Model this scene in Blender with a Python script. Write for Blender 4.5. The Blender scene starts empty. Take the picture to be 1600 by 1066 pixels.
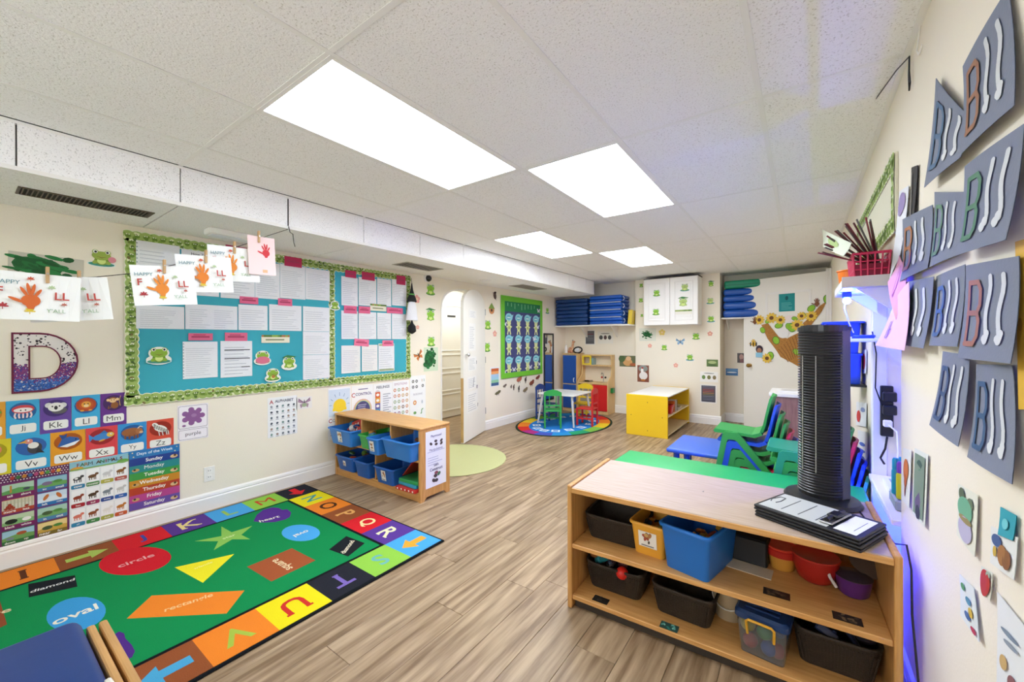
import bpy, bmesh, math, random
from mathutils import Matrix, Vector
random.seed(7)
SC = bpy.context.scene
COL = SC.collection
PI = math.pi
# ------------------------------------------------------------------ camera
FPX, H = 630.0, 1.34
_th, _pi, _ro = math.radians(35.66), math.radians(-.136), math.radians(-.157)
_F = Vector((-math.sin(_th), math.cos(_th), 0)); _R = Vector((math.cos(_th), math.sin(_th), 0)); _U = Vector((0, 0, 1))
_F2 = _F*math.cos(_pi) + _U*math.sin(_pi); _U2 = _U*math.cos(_pi) - _F*math.sin(_pi)
_R3 = _R*math.cos(_ro) + _U2*math.sin(_ro); _U3 = _U2*math.cos(_ro) - _R*math.sin(_ro)
EYE = Vector((0, 0, H))
cam = bpy.data.cameras.new('camera'); camo = bpy.data.objects.new('camera', cam); COL.objects.link(camo)
cam.sensor_width = 36; cam.lens = FPX/1600*36; cam.clip_start = .02
camo.matrix_world = Matrix(((_R3.x, _U3.x, -_F2.x, 0), (_R3.y, _U3.y, -_F2.y, 0), (_R3.z, _U3.z, -_F2.z, H), (0, 0, 0, 1)))
SC.camera = camo
# ------------------------------------------------------------------ world / exposure
w = bpy.data.worlds.new('world'); SC.world = w; w.use_nodes = True
w.node_tree.nodes['Background'].inputs[0].default_value = (.93, .97, 1, 1)
w.node_tree.nodes['Background'].inputs[1].default_value = 2.2
vs = SC.view_settings
vs.view_transform = 'Standard'; vs.look = 'None'; vs.gamma = 1; vs.use_curve_mapping = False; vs.exposure = 1.15
SC.cycles.max_bounces = 12; SC.cycles.diffuse_bounces = 8
PANEL_W = 7.0            # brightness of the ceiling light panels
UV_W = 9.0               # brightness of the violet-blue lamps
# ------------------------------------------------------------------ pixel -> place (1600 x 1066 photo)
def pl(ax, v, px, py):
    d = _F2 + _R3*((px-800)/FPX) - _U3*((py-533)/FPX)
    return EYE + d*((v - EYE[ax])/d[ax])
LWX, RWX, CEIL = -3.82, .325, 2.38
def onL(px, py, X=LWX): p = pl(0, X, px, py); return p.y, p.z
def onR(px, py, X=RWX): p = pl(0, X, px, py); return p.y, p.z
def onB(px, py, Y): p = pl(1, Y, px, py); return p.x, p.z
def onZ(px, py, Z=0): p = pl(2, Z, px, py); return p.x, p.y
# ------------------------------------------------------------------ colour and materials
def lin(h):
    if isinstance(h, tuple): return h
    h = h.lstrip('#'); r = []
    for i in (0, 2, 4):
        c = int(h[i:i+2], 16)/255
        r.append(c/12.92 if c <= .04045 else ((c+.055)/1.055)**2.4)
    return (r[0], r[1], r[2], 1)
MATS = {}
def mat(name, col='#ffffff', rough=.5, metal=0, var=0, vscale=8, stretch=(1, 1, 1), bump=0, bscale=60, emit=0, spec=.5, trans=0, alpha=1, col2=None, objrand=0, sheen=0):
    if name in MATS: return MATS[name]
    m = bpy.data.materials.new(name); m.use_nodes = True; nt = m.node_tree; N = nt.nodes; K = nt.links
    b = N['Principled BSDF']; c = lin(col)
    b.inputs['Base Color'].default_value = c; b.inputs['Roughness'].default_value = rough
    b.inputs['Metallic'].default_value = metal; b.inputs['Specular IOR Level'].default_value = spec
    if trans: b.inputs['Transmission Weight'].default_value = trans
    if alpha < 1: b.inputs['Alpha'].default_value = alpha
    if sheen: b.inputs['Sheen Weight'].default_value = sheen
    if emit:
        b.inputs['Emission Color'].default_value = c; b.inputs['Emission Strength'].default_value = emit
    tc = None
    if var or bump or objrand:
        tc = N.new('ShaderNodeTexCoord'); mp = N.new('ShaderNodeMapping'); K.new(tc.outputs['Object'], mp.inputs[0])
        mp.inputs['Scale'].default_value = stretch
        src = mp.outputs[0]
        if objrand:
            oi = N.new('ShaderNodeObjectInfo'); ad = N.new('ShaderNodeVectorMath'); ad.operation = 'MULTIPLY_ADD'
            K.new(oi.outputs['Random'], ad.inputs[0]); ad.inputs[1].default_value = (31, 17, 23); K.new(src, ad.inputs[2]); src = ad.outputs[0]
    last = None
    if var:
        n = N.new('ShaderNodeTexNoise'); n.inputs['Scale'].default_value = vscale; n.inputs['Detail'].default_value = 5; K.new(src, n.inputs['Vector'])
        r = N.new('ShaderNodeValToRGB'); K.new(n.outputs['Fac'], r.inputs[0])
        d = lin(col2) if col2 else tuple(x*(1-var) for x in c[:3]) + (1,)
        r.color_ramp.elements[0].position = .32; r.color_ramp.elements[1].position = .68
        r.color_ramp.elements[0].color = d; r.color_ramp.elements[1].color = c
        last = r.outputs[0]
    if objrand:
        hs = N.new('ShaderNodeHueSaturation'); mr = N.new('ShaderNodeMapRange'); K.new(oi.outputs['Random'], mr.inputs[0])
        mr.inputs[3].default_value = 1-objrand; mr.inputs[4].default_value = 1+objrand
        K.new(mr.outputs[0], hs.inputs['Value'])
        if last: K.new(last, hs.inputs['Color'])
        else: hs.inputs['Color'].default_value = c
        last = hs.outputs[0]
    if last: K.new(last, b.inputs['Base Color'])
    if bump:
        n2 = N.new('ShaderNodeTexNoise'); n2.inputs['Scale'].default_value = bscale; n2.inputs['Detail'].default_value = 3; K.new(tc.outputs['Object'], n2.inputs['Vector'])
        bp = N.new('ShaderNodeBump'); bp.inputs['Strength'].default_value = bump; bp.inputs['Distance'].default_value = .01
        K.new(n2.outputs['Fac'], bp.inputs['Height']); K.new(bp.outputs[0], b.inputs['Normal'])
    MATS[name] = m; return m
def plastic(col, rough=.35): return mat('plastic_'+col, col, rough, bump=.03, bscale=40)
def paint(col, rough=.6): return mat('paint_'+col, col, rough, bump=.02, bscale=90)
def cloth(col): return mat('cloth_'+col, col, .9, bump=.25, bscale=400, sheen=.2)
def print_mat(name, rough, bump=0, bscale=300, spec=.5):
    m = mat(name, '#ffffff', rough, bump=bump, bscale=bscale, spec=spec)
    nt = m.node_tree; a = nt.nodes.new('ShaderNodeAttribute'); a.attribute_name = 'Col'
    nt.links.new(a.outputs['Color'], nt.nodes['Principled BSDF'].inputs['Base Color']); return m
P_MATT = print_mat('printed_paper', .75, .03)
P_GLOSS = print_mat('laminated_print', .28)
P_RUG = print_mat('dyed_pile', .95, .5, 260, .1)
P_PLAST = print_mat('coloured_plastic', .4, .02)
M_WALL = mat('cream_wall_paint', '#f1e9d6', .8, var=.03, vscale=1.5, bump=.06, bscale=120)
M_TRIM = mat('white_trim_paint', '#eeece6', .35, bump=.02)
M_WHITE = mat('white_laminate', '#f1efea', .4, bump=.01)
M_MAPLE = mat('maple_laminate', '#dba868', .38, var=1, col2='#c99250', vscale=5, stretch=(1.2, 14, 14), bump=.02)
M_MAPLE_V = mat('maple_laminate_upright', '#d6a364', .38, var=1, col2='#c08a49', vscale=5, stretch=(14, 14, 1.2), bump=.02)
M_TOP = mat('pale_maple_top', '#bfab99', .5, var=1, col2='#b19b86', vscale=6, stretch=(1.2, 16, 8))
M_BLACK = mat('black_plastic', '#17181b', .35, bump=.02)
M_DARK = mat('dark_brown_weave', '#33291f', .6, bump=.5, bscale=150)
M_METAL = mat('brushed_steel', '#b9b9b6', .3, 1)
M_BRASS = mat('brass', '#b08a4a', .3, 1)
M_MIRROR = mat('mirror_glass', '#e8ecec', .03, 1)
M_STRING = mat('dark_string', '#4c463f', .9, bump=.2)
M_CLEAR = mat('clear_plastic', '#e8eef2', .12, trans=.85, bump=.01)
# ------------------------------------------------------------------ mesh builder
def basis(o, u, v, n):
    u, v, n, o = Vector(u), Vector(v), Vector(n), Vector(o)
    return Matrix(((u.x, v.x, n.x, o.x), (u.y, v.y, n.y, o.y), (u.z, v.z, n.z, o.z), (0, 0, 0, 1)))
class MB:
    def __init__(s): s.v, s.f, s.c = [], [], []
    def add(s, v, f, c=None, M=None):
        k = len(s.v)
        s.v += [tuple(M @ Vector(p)) for p in v] if M else [tuple(p) for p in v]
        s.f += [tuple(k+i for i in q) for q in f]; s.c += [c]*len(f); return s
    def box(s, x0, x1, y0, y1, z0, z1, c=None, M=None):
        v = [(x, y, z) for z in (z0, z1) for y in (y0, y1) for x in (x0, x1)]
        return s.add(v, [(0, 2, 3, 1), (4, 5, 7, 6), (0, 1, 5, 4), (2, 6, 7, 3), (0, 4, 6, 2), (1, 3, 7, 5)], c, M)
    def rbox(s, x0, x1, y0, y1, z0, z1, r=.005, seg=1, c=None, M=None):
        bm = bmesh.new(); bmesh.ops.create_cube(bm, size=1)
        for q in bm.verts: q.co = Vector(((x0+x1)/2+q.co.x*(x1-x0), (y0+y1)/2+q.co.y*(y1-y0), (z0+z1)/2+q.co.z*(z1-z0)))
        bmesh.ops.bevel(bm, geom=list(bm.edges), offset=min(r, abs(x1-x0)*.45, abs(y1-y0)*.45, abs(z1-z0)*.45), segments=seg, affect='EDGES', profile=.5)
        bm.verts.index_update()
        s.add([q.co[:] for q in bm.verts], [[q.index for q in f.verts] for f in bm.faces], c, M); bm.free(); return s
    def prism(s, poly, a0, a1, axis='z', c=None, M=None):
        n = len(poly)
        def P(p, a): return {'z': (p[0], p[1], a), 'y': (p[0], a, p[1]), 'x': (a, p[0], p[1])}[axis]
        v = [P(p, a0) for p in poly] + [P(p, a1) for p in poly]
        f = [tuple(reversed(range(n))), tuple(range(n, 2*n))] + [(i, (i+1) % n, n+(i+1) % n, n+i) for i in range(n)]
        if axis == 'y': f = [tuple(reversed(q)) for q in f]
        return s.add(v, f, c, M)
    def cyl(s, p0, p1, r0, r1=None, n=12, c=None, cap=True, M=None):
        r1 = r0 if r1 is None else r1
        p0, p1 = Vector(p0), Vector(p1); d = (p1-p0).normalized()
        a = d.orthogonal().normalized(); b = d.cross(a); v = []
        for p, r in ((p0, r0), (p1, r1)):
            v += [p + a*r*math.cos(2*PI*i/n) + b*r*math.sin(2*PI*i/n) for i in range(n)]
        f = [(i, (i+1) % n, n+(i+1) % n, n+i) for i in range(n)]
        if cap: f += [tuple(reversed(range(n))), tuple(range(n, 2*n))]
        return s.add(v, f, c, M)
    def tube(s, pts, r, n=8, c=None, M=None):
        pts = [Vector(p) for p in pts]; v, f = [], []; a = None
        for i, p in enumerate(pts):
            d = (pts[min(i+1, len(pts)-1)] - pts[max(i-1, 0)]).normalized()
            a = (d.orthogonal() if a is None else a - d*a.dot(d)).normalized(); b = d.cross(a)
            v += [p + a*r*math.cos(2*PI*k/n) + b*r*math.sin(2*PI*k/n) for k in range(n)]
        for i in range(len(pts)-1):
            f += [(i*n+k, i*n+(k+1) % n, (i+1)*n+(k+1) % n, (i+1)*n+k) for k in range(n)]
        f += [tuple(reversed(range(n))), tuple(range((len(pts)-1)*n, len(pts)*n))]
        return s.add(v, f, c, M)
    def lathe(s, prof, n=20, o=(0, 0, 0), c=None, M=None, sx=1, sy=1):
        v, f = [], []
        for r, z in prof: v += [(o[0]+sx*r*math.cos(2*PI*k/n), o[1]+sy*r*math.sin(2*PI*k/n), o[2]+z) for k in range(n)]
        for i in range(len(prof)-1):
            f += [(i*n+k, i*n+(k+1) % n, (i+1)*n+(k+1) % n, (i+1)*n+k) for k in range(n)]
        if prof[0][0] > 1e-4: f.append(tuple(reversed(range(n))))
        if prof[-1][0] > 1e-4: f.append(tuple(range((len(prof)-1)*n, len(prof)*n)))
        return s.add(v, f, c, M)
    def ball(s, o, r, n=10, c=None, M=None):
        r = (r, r, r) if not isinstance(r, tuple) else r; v, f = [], []
        m = max(4, n//2)
        for i in range(m+1):
            a = -PI/2 + PI*i/m
            v += [(o[0]+r[0]*math.cos(a)*math.cos(2*PI*k/n), o[1]+r[1]*math.cos(a)*math.sin(2*PI*k/n), o[2]+r[2]*math.sin(a)) for k in range(n)]
        for i in range(m): f += [(i*n+k, i*n+(k+1) % n, (i+1)*n+(k+1) % n, (i+1)*n+k) for k in range(n)]
        return s.add(v, f, c, M)
    def tub(s, rings, c=None, M=None, n=4):
        """rings of rounded rectangles (w, d, z, corner radius), joined from the first to the last and capped at both ends"""
        v, f, m = [], [], 4*(n+1)
        for w_, d_, z, r in rings:
            for k, (sx, sy) in enumerate(((1, 1), (-1, 1), (-1, -1), (1, -1))):
                for i in range(n+1):
                    a = PI/2*(k+i/n)
                    v.append((sx*(w_/2-r)+r*math.cos(a), sy*(d_/2-r)+r*math.sin(a), z))
        for i in range(len(rings)-1): f += [(i*m+k, i*m+(k+1) % m, (i+1)*m+(k+1) % m, (i+1)*m+k) for k in range(m)]
        f += [tuple(reversed(range(m))), tuple(range((len(rings)-1)*m, len(rings)*m))]
        return s.add(v, f, c, M)
    def mesh(s, name, smooth=False):
        me = bpy.data.meshes.new(name); me.from_pydata(s.v, [], s.f)
        if any(c is not None for c in s.c):
            at = me.attributes.new('Col', 'FLOAT_COLOR', 'CORNER'); buf = []
            for q, c in zip(s.f, s.c): buf += list(lin(c if c is not None else '#ffffff'))*len(q)
            at.data.foreach_set('color', buf)
        if smooth:
            me.polygons.foreach_set('use_smooth', [True]*len(me.polygons))
            try: me.set_sharp_from_angle(angle=math.radians(38))
            except Exception: pass
        me.update(); return me
    def ob(s, name, m, parent=None, smooth=False, M=None): return link(name, s.mesh(name, smooth), m, parent, M)
def link(name, me, m, parent=None, M=None):
    o = bpy.data.objects.new(name, me); COL.objects.link(o)
    if m and not me.materials: me.materials.append(m)
    if M is not None: o.matrix_world = M
    if parent: o.parent = parent
    return o
def tag(o, label=None, cat=None, group=None, kind=None):
    if label: o['label'] = label
    if cat: o['category'] = cat
    if group: o['group'] = group
    if kind: o['kind'] = kind
    return o
def thing(name, label, cat, loc=(0, 0, 0), rotz=0, group=None, M=None):
    o = bpy.data.objects.new(name, None); COL.objects.link(o); o.empty_display_size = .05
    if M is not None: o.matrix_world = M
    else: o.location = loc; o.rotation_euler = (0, 0, rotz)
    return tag(o, label, cat, group)
def struct(name, mb, m, parent=None, smooth=False):
    o = mb.ob(name, m, parent, smooth)
    if not parent: o['kind'] = 'structure'
    return o
def dup(root, loc=None, rotz=None, label=None, group=None, mats=None):
    r = root.copy(); COL.objects.link(r)
    if loc is not None: r.location = loc
    if rotz is not None: r.rotation_euler = (0, 0, rotz)
    if label: r['label'] = label
    if group: r['group'] = group
    for ch in list(root.children):
        c = ch.copy(); COL.objects.link(c); c.parent = r
        for g in list(ch.children):
            d = g.copy(); COL.objects.link(d); d.parent = c
    return r
# ------------------------------------------------------------------ flat print
_TXT = {}
def text_mesh(t, bold=False):
    bold = bold and 'M' not in t
    k = (t, bold)
    if k not in _TXT:
        cu = bpy.data.curves.new('t', 'FONT'); cu.body = t; cu.align_x = 'CENTER'; cu.resolution_u = 3
        cu.offset = .018 if bold else 0
        o = bpy.data.objects.new('t', cu); me = bpy.data.meshes.new_from_object(o)
        v = [(p.co.x, p.co.y) for p in me.vertices]; f = [tuple(p.vertices) for p in me.polygons]
        bpy.data.objects.remove(o); bpy.data.curves.remove(cu); bpy.data.meshes.remove(me)
        if not v: v = [(0, 0), (.01, 0), (0, .01)]; f = [(0, 1, 2)]
        xs = [p[0] for p in v]; ys = [p[1] for p in v]
        x0, x1, y0, y1 = min(xs), max(xs), min(ys), max(ys)
        _TXT[k] = ([(p[0]-(x0+x1)/2, p[1]-(y0+y1)/2) for p in v], f, x1-x0, y1-y0)
    return _TXT[k]
class Print(MB):
    """flat coloured shapes on a sheet: u to the right, v up, each shape a hair above the last"""
    def __init__(s, lift=.0006, step=.00018): super().__init__(); s.z, s.step = lift, step
    def poly(s, pts, c):
        s.z += s.step
        a = sum(pts[i][0]*pts[(i+1) % len(pts)][1]-pts[(i+1) % len(pts)][0]*pts[i][1] for i in range(len(pts)))
        if a < 0: pts = pts[::-1]
        return s.add([(p[0], p[1], s.z) for p in pts], [tuple(range(len(pts)))], c)
    def rect(s, x0, x1, y0, y1, c): return s.poly([(x0, y0), (x1, y0), (x1, y1), (x0, y1)], c)
    def rrect(s, x0, x1, y0, y1, r, c):
        p = []
        for k, (cx, cy) in enumerate(((x1-r, y1-r), (x0+r, y1-r), (x0+r, y0+r), (x1-r, y0+r))):
            p += [(cx+r*math.cos(PI/2*(k+i/4)), cy+r*math.sin(PI/2*(k+i/4))) for i in range(5)]
        return s.poly(p, c)
    def ell(s, x, y, rx, ry, c, rot=0, n=18):
        ca, sa = math.cos(rot), math.sin(rot)
        return s.poly([(x+rx*math.cos(2*PI*i/n)*ca-ry*math.sin(2*PI*i/n)*sa, y+rx*math.cos(2*PI*i/n)*sa+ry*math.sin(2*PI*i/n)*ca) for i in range(n)], c)
    def line(s, a, b, wd, c):
        a, b = Vector(a), Vector(b); d = (b-a).normalized(); q = Vector((-d.y, d.x))*wd/2
        return s.poly([tuple(a-q), tuple(b-q), tuple(b+q), tuple(a+q)], c)
    def pline(s, pts, wd, c):
        for a, b in zip(pts, pts[1:]): s.line(a, b, wd, c)
    def text(s, t, x, y, h=None, wmax=None, c='#222222', bold=False, rot=0, flip=False, sx=1):
        v, f, w0, h0 = text_mesh(t, bold); k = 1
        if h: k = h/max(h0, .01)
        if wmax and (not h or w0*k*sx > wmax): k = wmax/(w0*sx)
        ca, sa = math.cos(rot), math.sin(rot); s.z += s.step
        s.add([(x+(p[0]*sx*ca-p[1]*sa)*k, y+(p[0]*sx*sa+p[1]*ca)*k, s.z) for p in v], f, c); return s
    def lines(s, x0, x1, y0, y1, n, c='#9a9ca0', th=.35):
        g = (y1-y0)/n
        for i in range(n): s.rect(x0, x0+(x1-x0)*random.uniform(.55, 1), y0+g*i, y0+g*(i+th), c)
        return s
WALLB = {'L': lambda a, z, o=.0015: basis((LWX+o, a, z), (0, 1, 0), (0, 0, 1), (1, 0, 0)),
         'R': lambda a, z, o=.0015: basis((RWX-o, a, z), (0, -1, 0), (0, 0, 1), (-1, 0, 0))}
def backM(x, z, Y, o=.0015): return basis((x, Y-o, z), (1, 0, 0), (0, 0, 1), (0, -1, 0))
def rectL(x0, x1, yt, yb, X=LWX):
    m = (x0+x1)/2; a, b = onL(x0, yt, X)[0], onL(x1, yt, X)[0]; t, u = onL(m, yt, X)[1], onL(m, yb, X)[1]
    return (a+b)/2, (t+u)/2, b-a, t-u
def rectB(x0, x1, yt, yb, Y):
    m = (x0+x1)/2; a, b = onB(x0, yt, Y)[0], onB(x1, yt, Y)[0]; t, u = onB(m, yt, Y)[1], onB(m, yb, Y)[1]
    return (a+b)/2, (t+u)/2, b-a, t-u
def sheet(name, label, cat, M, wd, ht, col='#f4f3ee', group=None, th=.0012, m=None, rot=0):
    """a paper or card lying on a wall: the sheet itself is the thing, its print a child"""
    if rot: M = M @ Matrix.Rotation(rot, 4, 'Z')
    mb = MB(); mb.box(-wd/2, wd/2, -ht/2, ht/2, 0, th, col)
    o = mb.ob(name, m or P_MATT, M=M); tag(o, label, cat, group); o['_th'] = th; return o
def put(o, pr, name='print', m=None):
    for i, p in enumerate(pr.v): pr.v[i] = (p[0], p[1], p[2] + o.get('_th', 0))
    return pr.ob(name, m or P_MATT, o)
# ================================================================== THE ROOM
Y0, Y1 = -1.8, 7.43            # wall behind the camera, deepest back wall
YL, YC = 7.15, 7.0             # back wall of the kitchen corner, face of the broad pier
SOFX, SOFZ, SOFY = -3.0, 2.145, 6.7
XP0, XP1 = -2.36, -1.03        # the pier
M_SUB = mat('floor_underlay', '#6d5a45', .9, bump=.1)
M_PLANK = mat('vinyl_plank', '#b49c7d', .45, var=1, col2='#755d42', vscale=2.0, stretch=(16, 1.1, 1), objrand=.07, bump=.03, bscale=30)
fl = struct('floor', MB().box(-6.2, 1.0, Y0-.1, Y1+.2, -.05, -.006), M_SUB)
pw, plen = .178, 1.22
pm = MB().rbox(-pw/2+.0007, pw/2-.0007, -plen/2+.0007, plen/2-.0007, -.005, 0, .0012).mesh('plank'); pm.materials.append(M_PLANK)
i = 0; x = LWX + pw/2 - .01
while x < 1.0:
    off = random.uniform(0, plen); y = Y0 - .2 + off - plen/2
    while y - plen/2 < Y1:
        if y + plen/2 > Y0 and not (x > RWX+.1 and not 1.6 < y < 3.6):
            o = link('plank', pm, M_PLANK, fl); o.location = (x, y, 0)
        y += plen
    x += pw; i += 1
hall = MB().box(-6.1, LWX-.005, 2.6, 6.4, -.006, -.0005)
hall.ob('hall_floor', mat('hall_vinyl', '#b39b7c', .45, var=1, col2='#93795b', vscale=3, stretch=(9, .9, 1)), fl)
# ---- left wall with its arched doorway
DY0, DY1, DZ = 3.73, 4.60, 2.05
def arch(y0, y1, z0, top, rise, n=12):
    """outline of an arch-topped opening, from bottom left over the top to bottom right"""
    c, r = (y0+y1)/2, (y1-y0)/2; p = [(y0, z0), (y0, top-rise)]
    p += [(c - r*math.cos(PI*i/n), top-rise + rise*math.sin(PI*i/n)**.75) for i in range(1, n)]
    return p + [(y1, top-rise), (y1, z0)]
outl = [(Y0, 0), *arch(DY0, DY1, 0, DZ, .30), (YL+.1, 0), (YL+.1, CEIL+.02), (Y0, CEIL+.02)]
struct('wall_left', MB().prism(outl, LWX-.12, LWX, 'x'), M_WALL)
jm = MB(); a = arch(DY0, DY1, 0, DZ, .30); b = arch(DY0+.02, DY1-.02, 0, DZ-.02, .29)
for k in range(len(a)-1):
    jm.add([(LWX-.125, *a[k]), (LWX-.125, *a[k+1]), (LWX-.125, *b[k+1]), (LWX-.125, *b[k]), (LWX+.004, *a[k]), (LWX+.004, *a[k+1]), (LWX+.004, *b[k+1]), (LWX+.004, *b[k])],
           [(0, 1, 2, 3), (7, 6, 5, 4), (0, 4, 5, 1), (3, 2, 6, 7)])
struct('trim_1', jm, M_TRIM)
# ---- hallway behind the doorway
HX = -5.0
struct('wall_hall', MB().box(HX-.1, HX, 2.6, 6.4, 0, 2.5).box(HX, LWX-.12, 2.5, 2.6, 0, 2.5).box(HX, LWX-.12, 6.4, 6.5, 0, 2.5), mat('hall_wall_paint', '#e9e2cf', .8, bump=.03))
struct('ceiling_hall', MB().box(HX, LWX-.12, 2.6, 6.4, 2.4, 2.45), mat('hall_ceiling', '#f2f0ea', .8, bump=.04))
hl = thing('hall_ceiling_light', 'bright light on the hallway ceiling seen through the arched doorway', 'light', (-4.4, 5.0, 2.4))
MB().rbox(-.17, .17, -.5, .5, -.05, 0, .01).ob('lamp_housing', M_TRIM, hl)
MB().rbox(-.15, .15, -.48, .48, -.06, -.051, .003).ob('diffuser', mat('hall_lamp', (.9, .95, 1.0, 1), .5, emit=9), hl)
hd = struct('door_1', MB().rbox(HX+.001, HX+.04, 4.72, 5.62, .01, 2.05, .004), mat('hall_door_paint', '#e9e6dc', .45, bump=.03))
for z0, z1 in ((.12, .42), (.46, .78), (.84, 1.10)):
    mb = MB(); y0, y1 = 4.82, 5.52
    for q in ((y0, y1, z0, z0+.025), (y0, y1, z1-.025, z1), (y0, y0+.025, z0, z1), (y1-.025, y1, z0, z1)): mb.rbox(HX+.038, HX+.052, *q, .004)
    mb.ob('panel_moulding', M_TRIM, hd)
ap = arch(4.82, 5.52, 1.16, 1.94, .12); mb = MB()
mb.tube([(HX+.044, *p) for p in ap] + [(HX+.044, 4.82, 1.16)], .011); mb.ob('arched_moulding', M_TRIM, hd, True)
mb = MB(); mb.rbox(HX+.041, HX+.045, 5.0, 5.2, 1.74, 1.775, .001); mb.ob('name_plate', mat('dark_plate', '#3a3a3a', .5, bump=.02), hd)
# ---- back walls, pier, right wall with niche, wall behind the camera
struct('wall_back', MB().box(LWX-.1, XP0+.02, YL, YL+.15, 0, CEIL+.02), M_WALL)
struct('wall_pier', MB().box(XP0, XP1, YC, Y1+.1, 0, CEIL+.02), M_WALL)
struct('wall_alcove', MB().box(XP1-.02, RWX+.1, Y1, Y1+.12, 0, CEIL+.02), M_WALL)
NY0, NY1, NZ = 2.22, 2.93, 1.56
wr = MB().box(RWX, .95, Y0, NY0, 0, CEIL+.02).box(RWX, .95, NY1, Y1, 0, CEIL+.02).box(RWX, .95, NY0, NY1, NZ, CEIL+.02).box(.80, .95, NY0, NY1, 0, NZ)
struct('wall_right', wr, M_WALL)
struct('trim_2', MB().rbox(RWX-.012, RWX+.05, NY1-.006, NY1+.05, .0, NZ, .004), M_TRIM)
WX0, WX1, WZ0, WZ1 = -2.6, .05, .75, 2.20      # unseen window added behind the camera, so daylight fills the dim ceiling
struct('wall_front', MB().box(LWX-.1, .95, Y0-.12, Y0, 0, WZ0).box(LWX-.1, .95, Y0-.12, Y0, WZ1, CEIL+.02).box(LWX-.1, WX0, Y0-.12, Y0, WZ0, WZ1).box(WX1, .95, Y0-.12, Y0, WZ0, WZ1), M_WALL)
wn = struct('added_window_1', MB().rbox(WX0, WX1, Y0-.08, Y0-.02, WZ0, WZ0+.04, .004).rbox(WX0, WX1, Y0-.08, Y0-.02, WZ1-.04, WZ1, .004), M_TRIM)
for k in range(5):
    x = WX0+(WX1-WX0-.04)*k/4; MB().rbox(x, x+.04, Y0-.08, Y0-.02, WZ0+.04, WZ1-.04, .004).ob('mullion', M_TRIM, wn)
for k in range(4):
    a, b = WX0+(WX1-WX0-.04)*k/4+.04, WX0+(WX1-WX0-.04)*(k+1)/4; MB().box(a, b, Y0-.052, Y0-.048, WZ0+.04, WZ1-.04).ob('pane', mat('added_window_glass', '#f4f8f8', .05, alpha=.06, bump=.001), wn)
# ---- baseboards: a moulded profile pushed along each wall
BP = [(0, 0), (.016, 0), (.016, .095), (.011, .105), (.014, .112), (.010, .128), (.004, .135), (0, .14)]
def baseboard(name, p0, p1, nx, ny):
    v = []
    for p in (p0, p1): v += [(p[0]+nx*d, p[1]+ny*d, z) for d, z in BP]
    n = len(BP); f = [(k, (k+1) % n, n+(k+1) % n, n+k) for k in range(n)] + [tuple(range(n)), tuple(range(n, 2*n))]
    struct(name, MB().add(v, f), M_TRIM)
baseboard('baseboard_left', (LWX, Y0), (LWX, DY0-.02), 1, 0)
baseboard('baseboard_left_far', (LWX, DY1+.02), (LWX, YL), 1, 0)
baseboard('baseboard_back', (LWX, YL), (XP0, YL), 0, -1)
baseboard('baseboard_pier', (XP0-.016, YC), (XP1+.016, YC), 0, -1)
baseboard('baseboard_pier_side', (XP1, YC), (XP1, Y1), 1, 0)
baseboard('baseboard_alcove', (XP1, Y1), (RWX, Y1), 0, -1)
baseboard('baseboard_right', (RWX, Y0), (RWX, NY0), -1, 0)
baseboard('baseboard_right_far', (RWX, NY1), (RWX, 6.7), -1, 0)
# ---- suspended ceiling: tiles laid in a grid, light panels in four of the cells
def tile_mat(name, col, dark):
    m = mat(name, col, .95, bump=.35, bscale=110, spec=.1); nt = m.node_tree; N = nt.nodes; K = nt.links
    tc = N.new('ShaderNodeTexCoord'); oi = N.new('ShaderNodeObjectInfo'); ad = N.new('ShaderNodeVectorMath'); ad.operation = 'MULTIPLY_ADD'
    K.new(oi.outputs['Random'], ad.inputs[0]); ad.inputs[1].default_value = (7, 9, 5); K.new(tc.outputs['Object'], ad.inputs[2])
    n = N.new('ShaderNodeTexNoise'); n.inputs['Scale'].default_value = 150; n.inputs['Detail'].default_value = 2; K.new(ad.outputs[0], n.inputs['Vector'])
    r = N.new('ShaderNodeValToRGB'); r.color_ramp.elements[0].position = .30; r.color_ramp.elements[1].position = .42
    r.color_ramp.elements[0].color = lin(dark); r.color_ramp.elements[1].color = lin(col)
    K.new(n.outputs['Fac'], r.inputs[0]); K.new(r.outputs[0], N['Principled BSDF'].inputs['Base Color']); return m
M_TILE = tile_mat('fissured_ceiling_tile', '#fbfaf8', '#d8d6cf')
M_STILE = tile_mat('speckled_soffit_tile', '#fbfbfa', '#d2d2d0')
M_GRID = mat('white_ceiling_grid', '#f4f3ee', .5, bump=.01)
ceil = struct('ceiling', MB().box(LWX-.1, .95, Y0-.1, Y1+.1, CEIL+.03, CEIL+.08), M_WHITE)
GX = [-3.0, -2.62, -2.003, -1.386, -.769, -.145, RWX]
GY = [-1.8, -1.67, -.433, .803, 2.040, 3.277, 4.520, 5.750, 6.99, 7.43]
LIGHTS = {(-2.003, .803): 'large light panel nearest the camera in the ceiling', (-1.386, 2.040): 'light panel touching the far corner of the nearest one',
          (-2.62, 3.277): 'third light panel in the ceiling beside the soffit', (-2.003, 4.520): 'small far light panel in the ceiling before the wall cabinet'}
M_PANEL = mat('lit_diffuser', (.90, .96, 1.05, 1), .5, emit=PANEL_W)
tcache = {}
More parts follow.
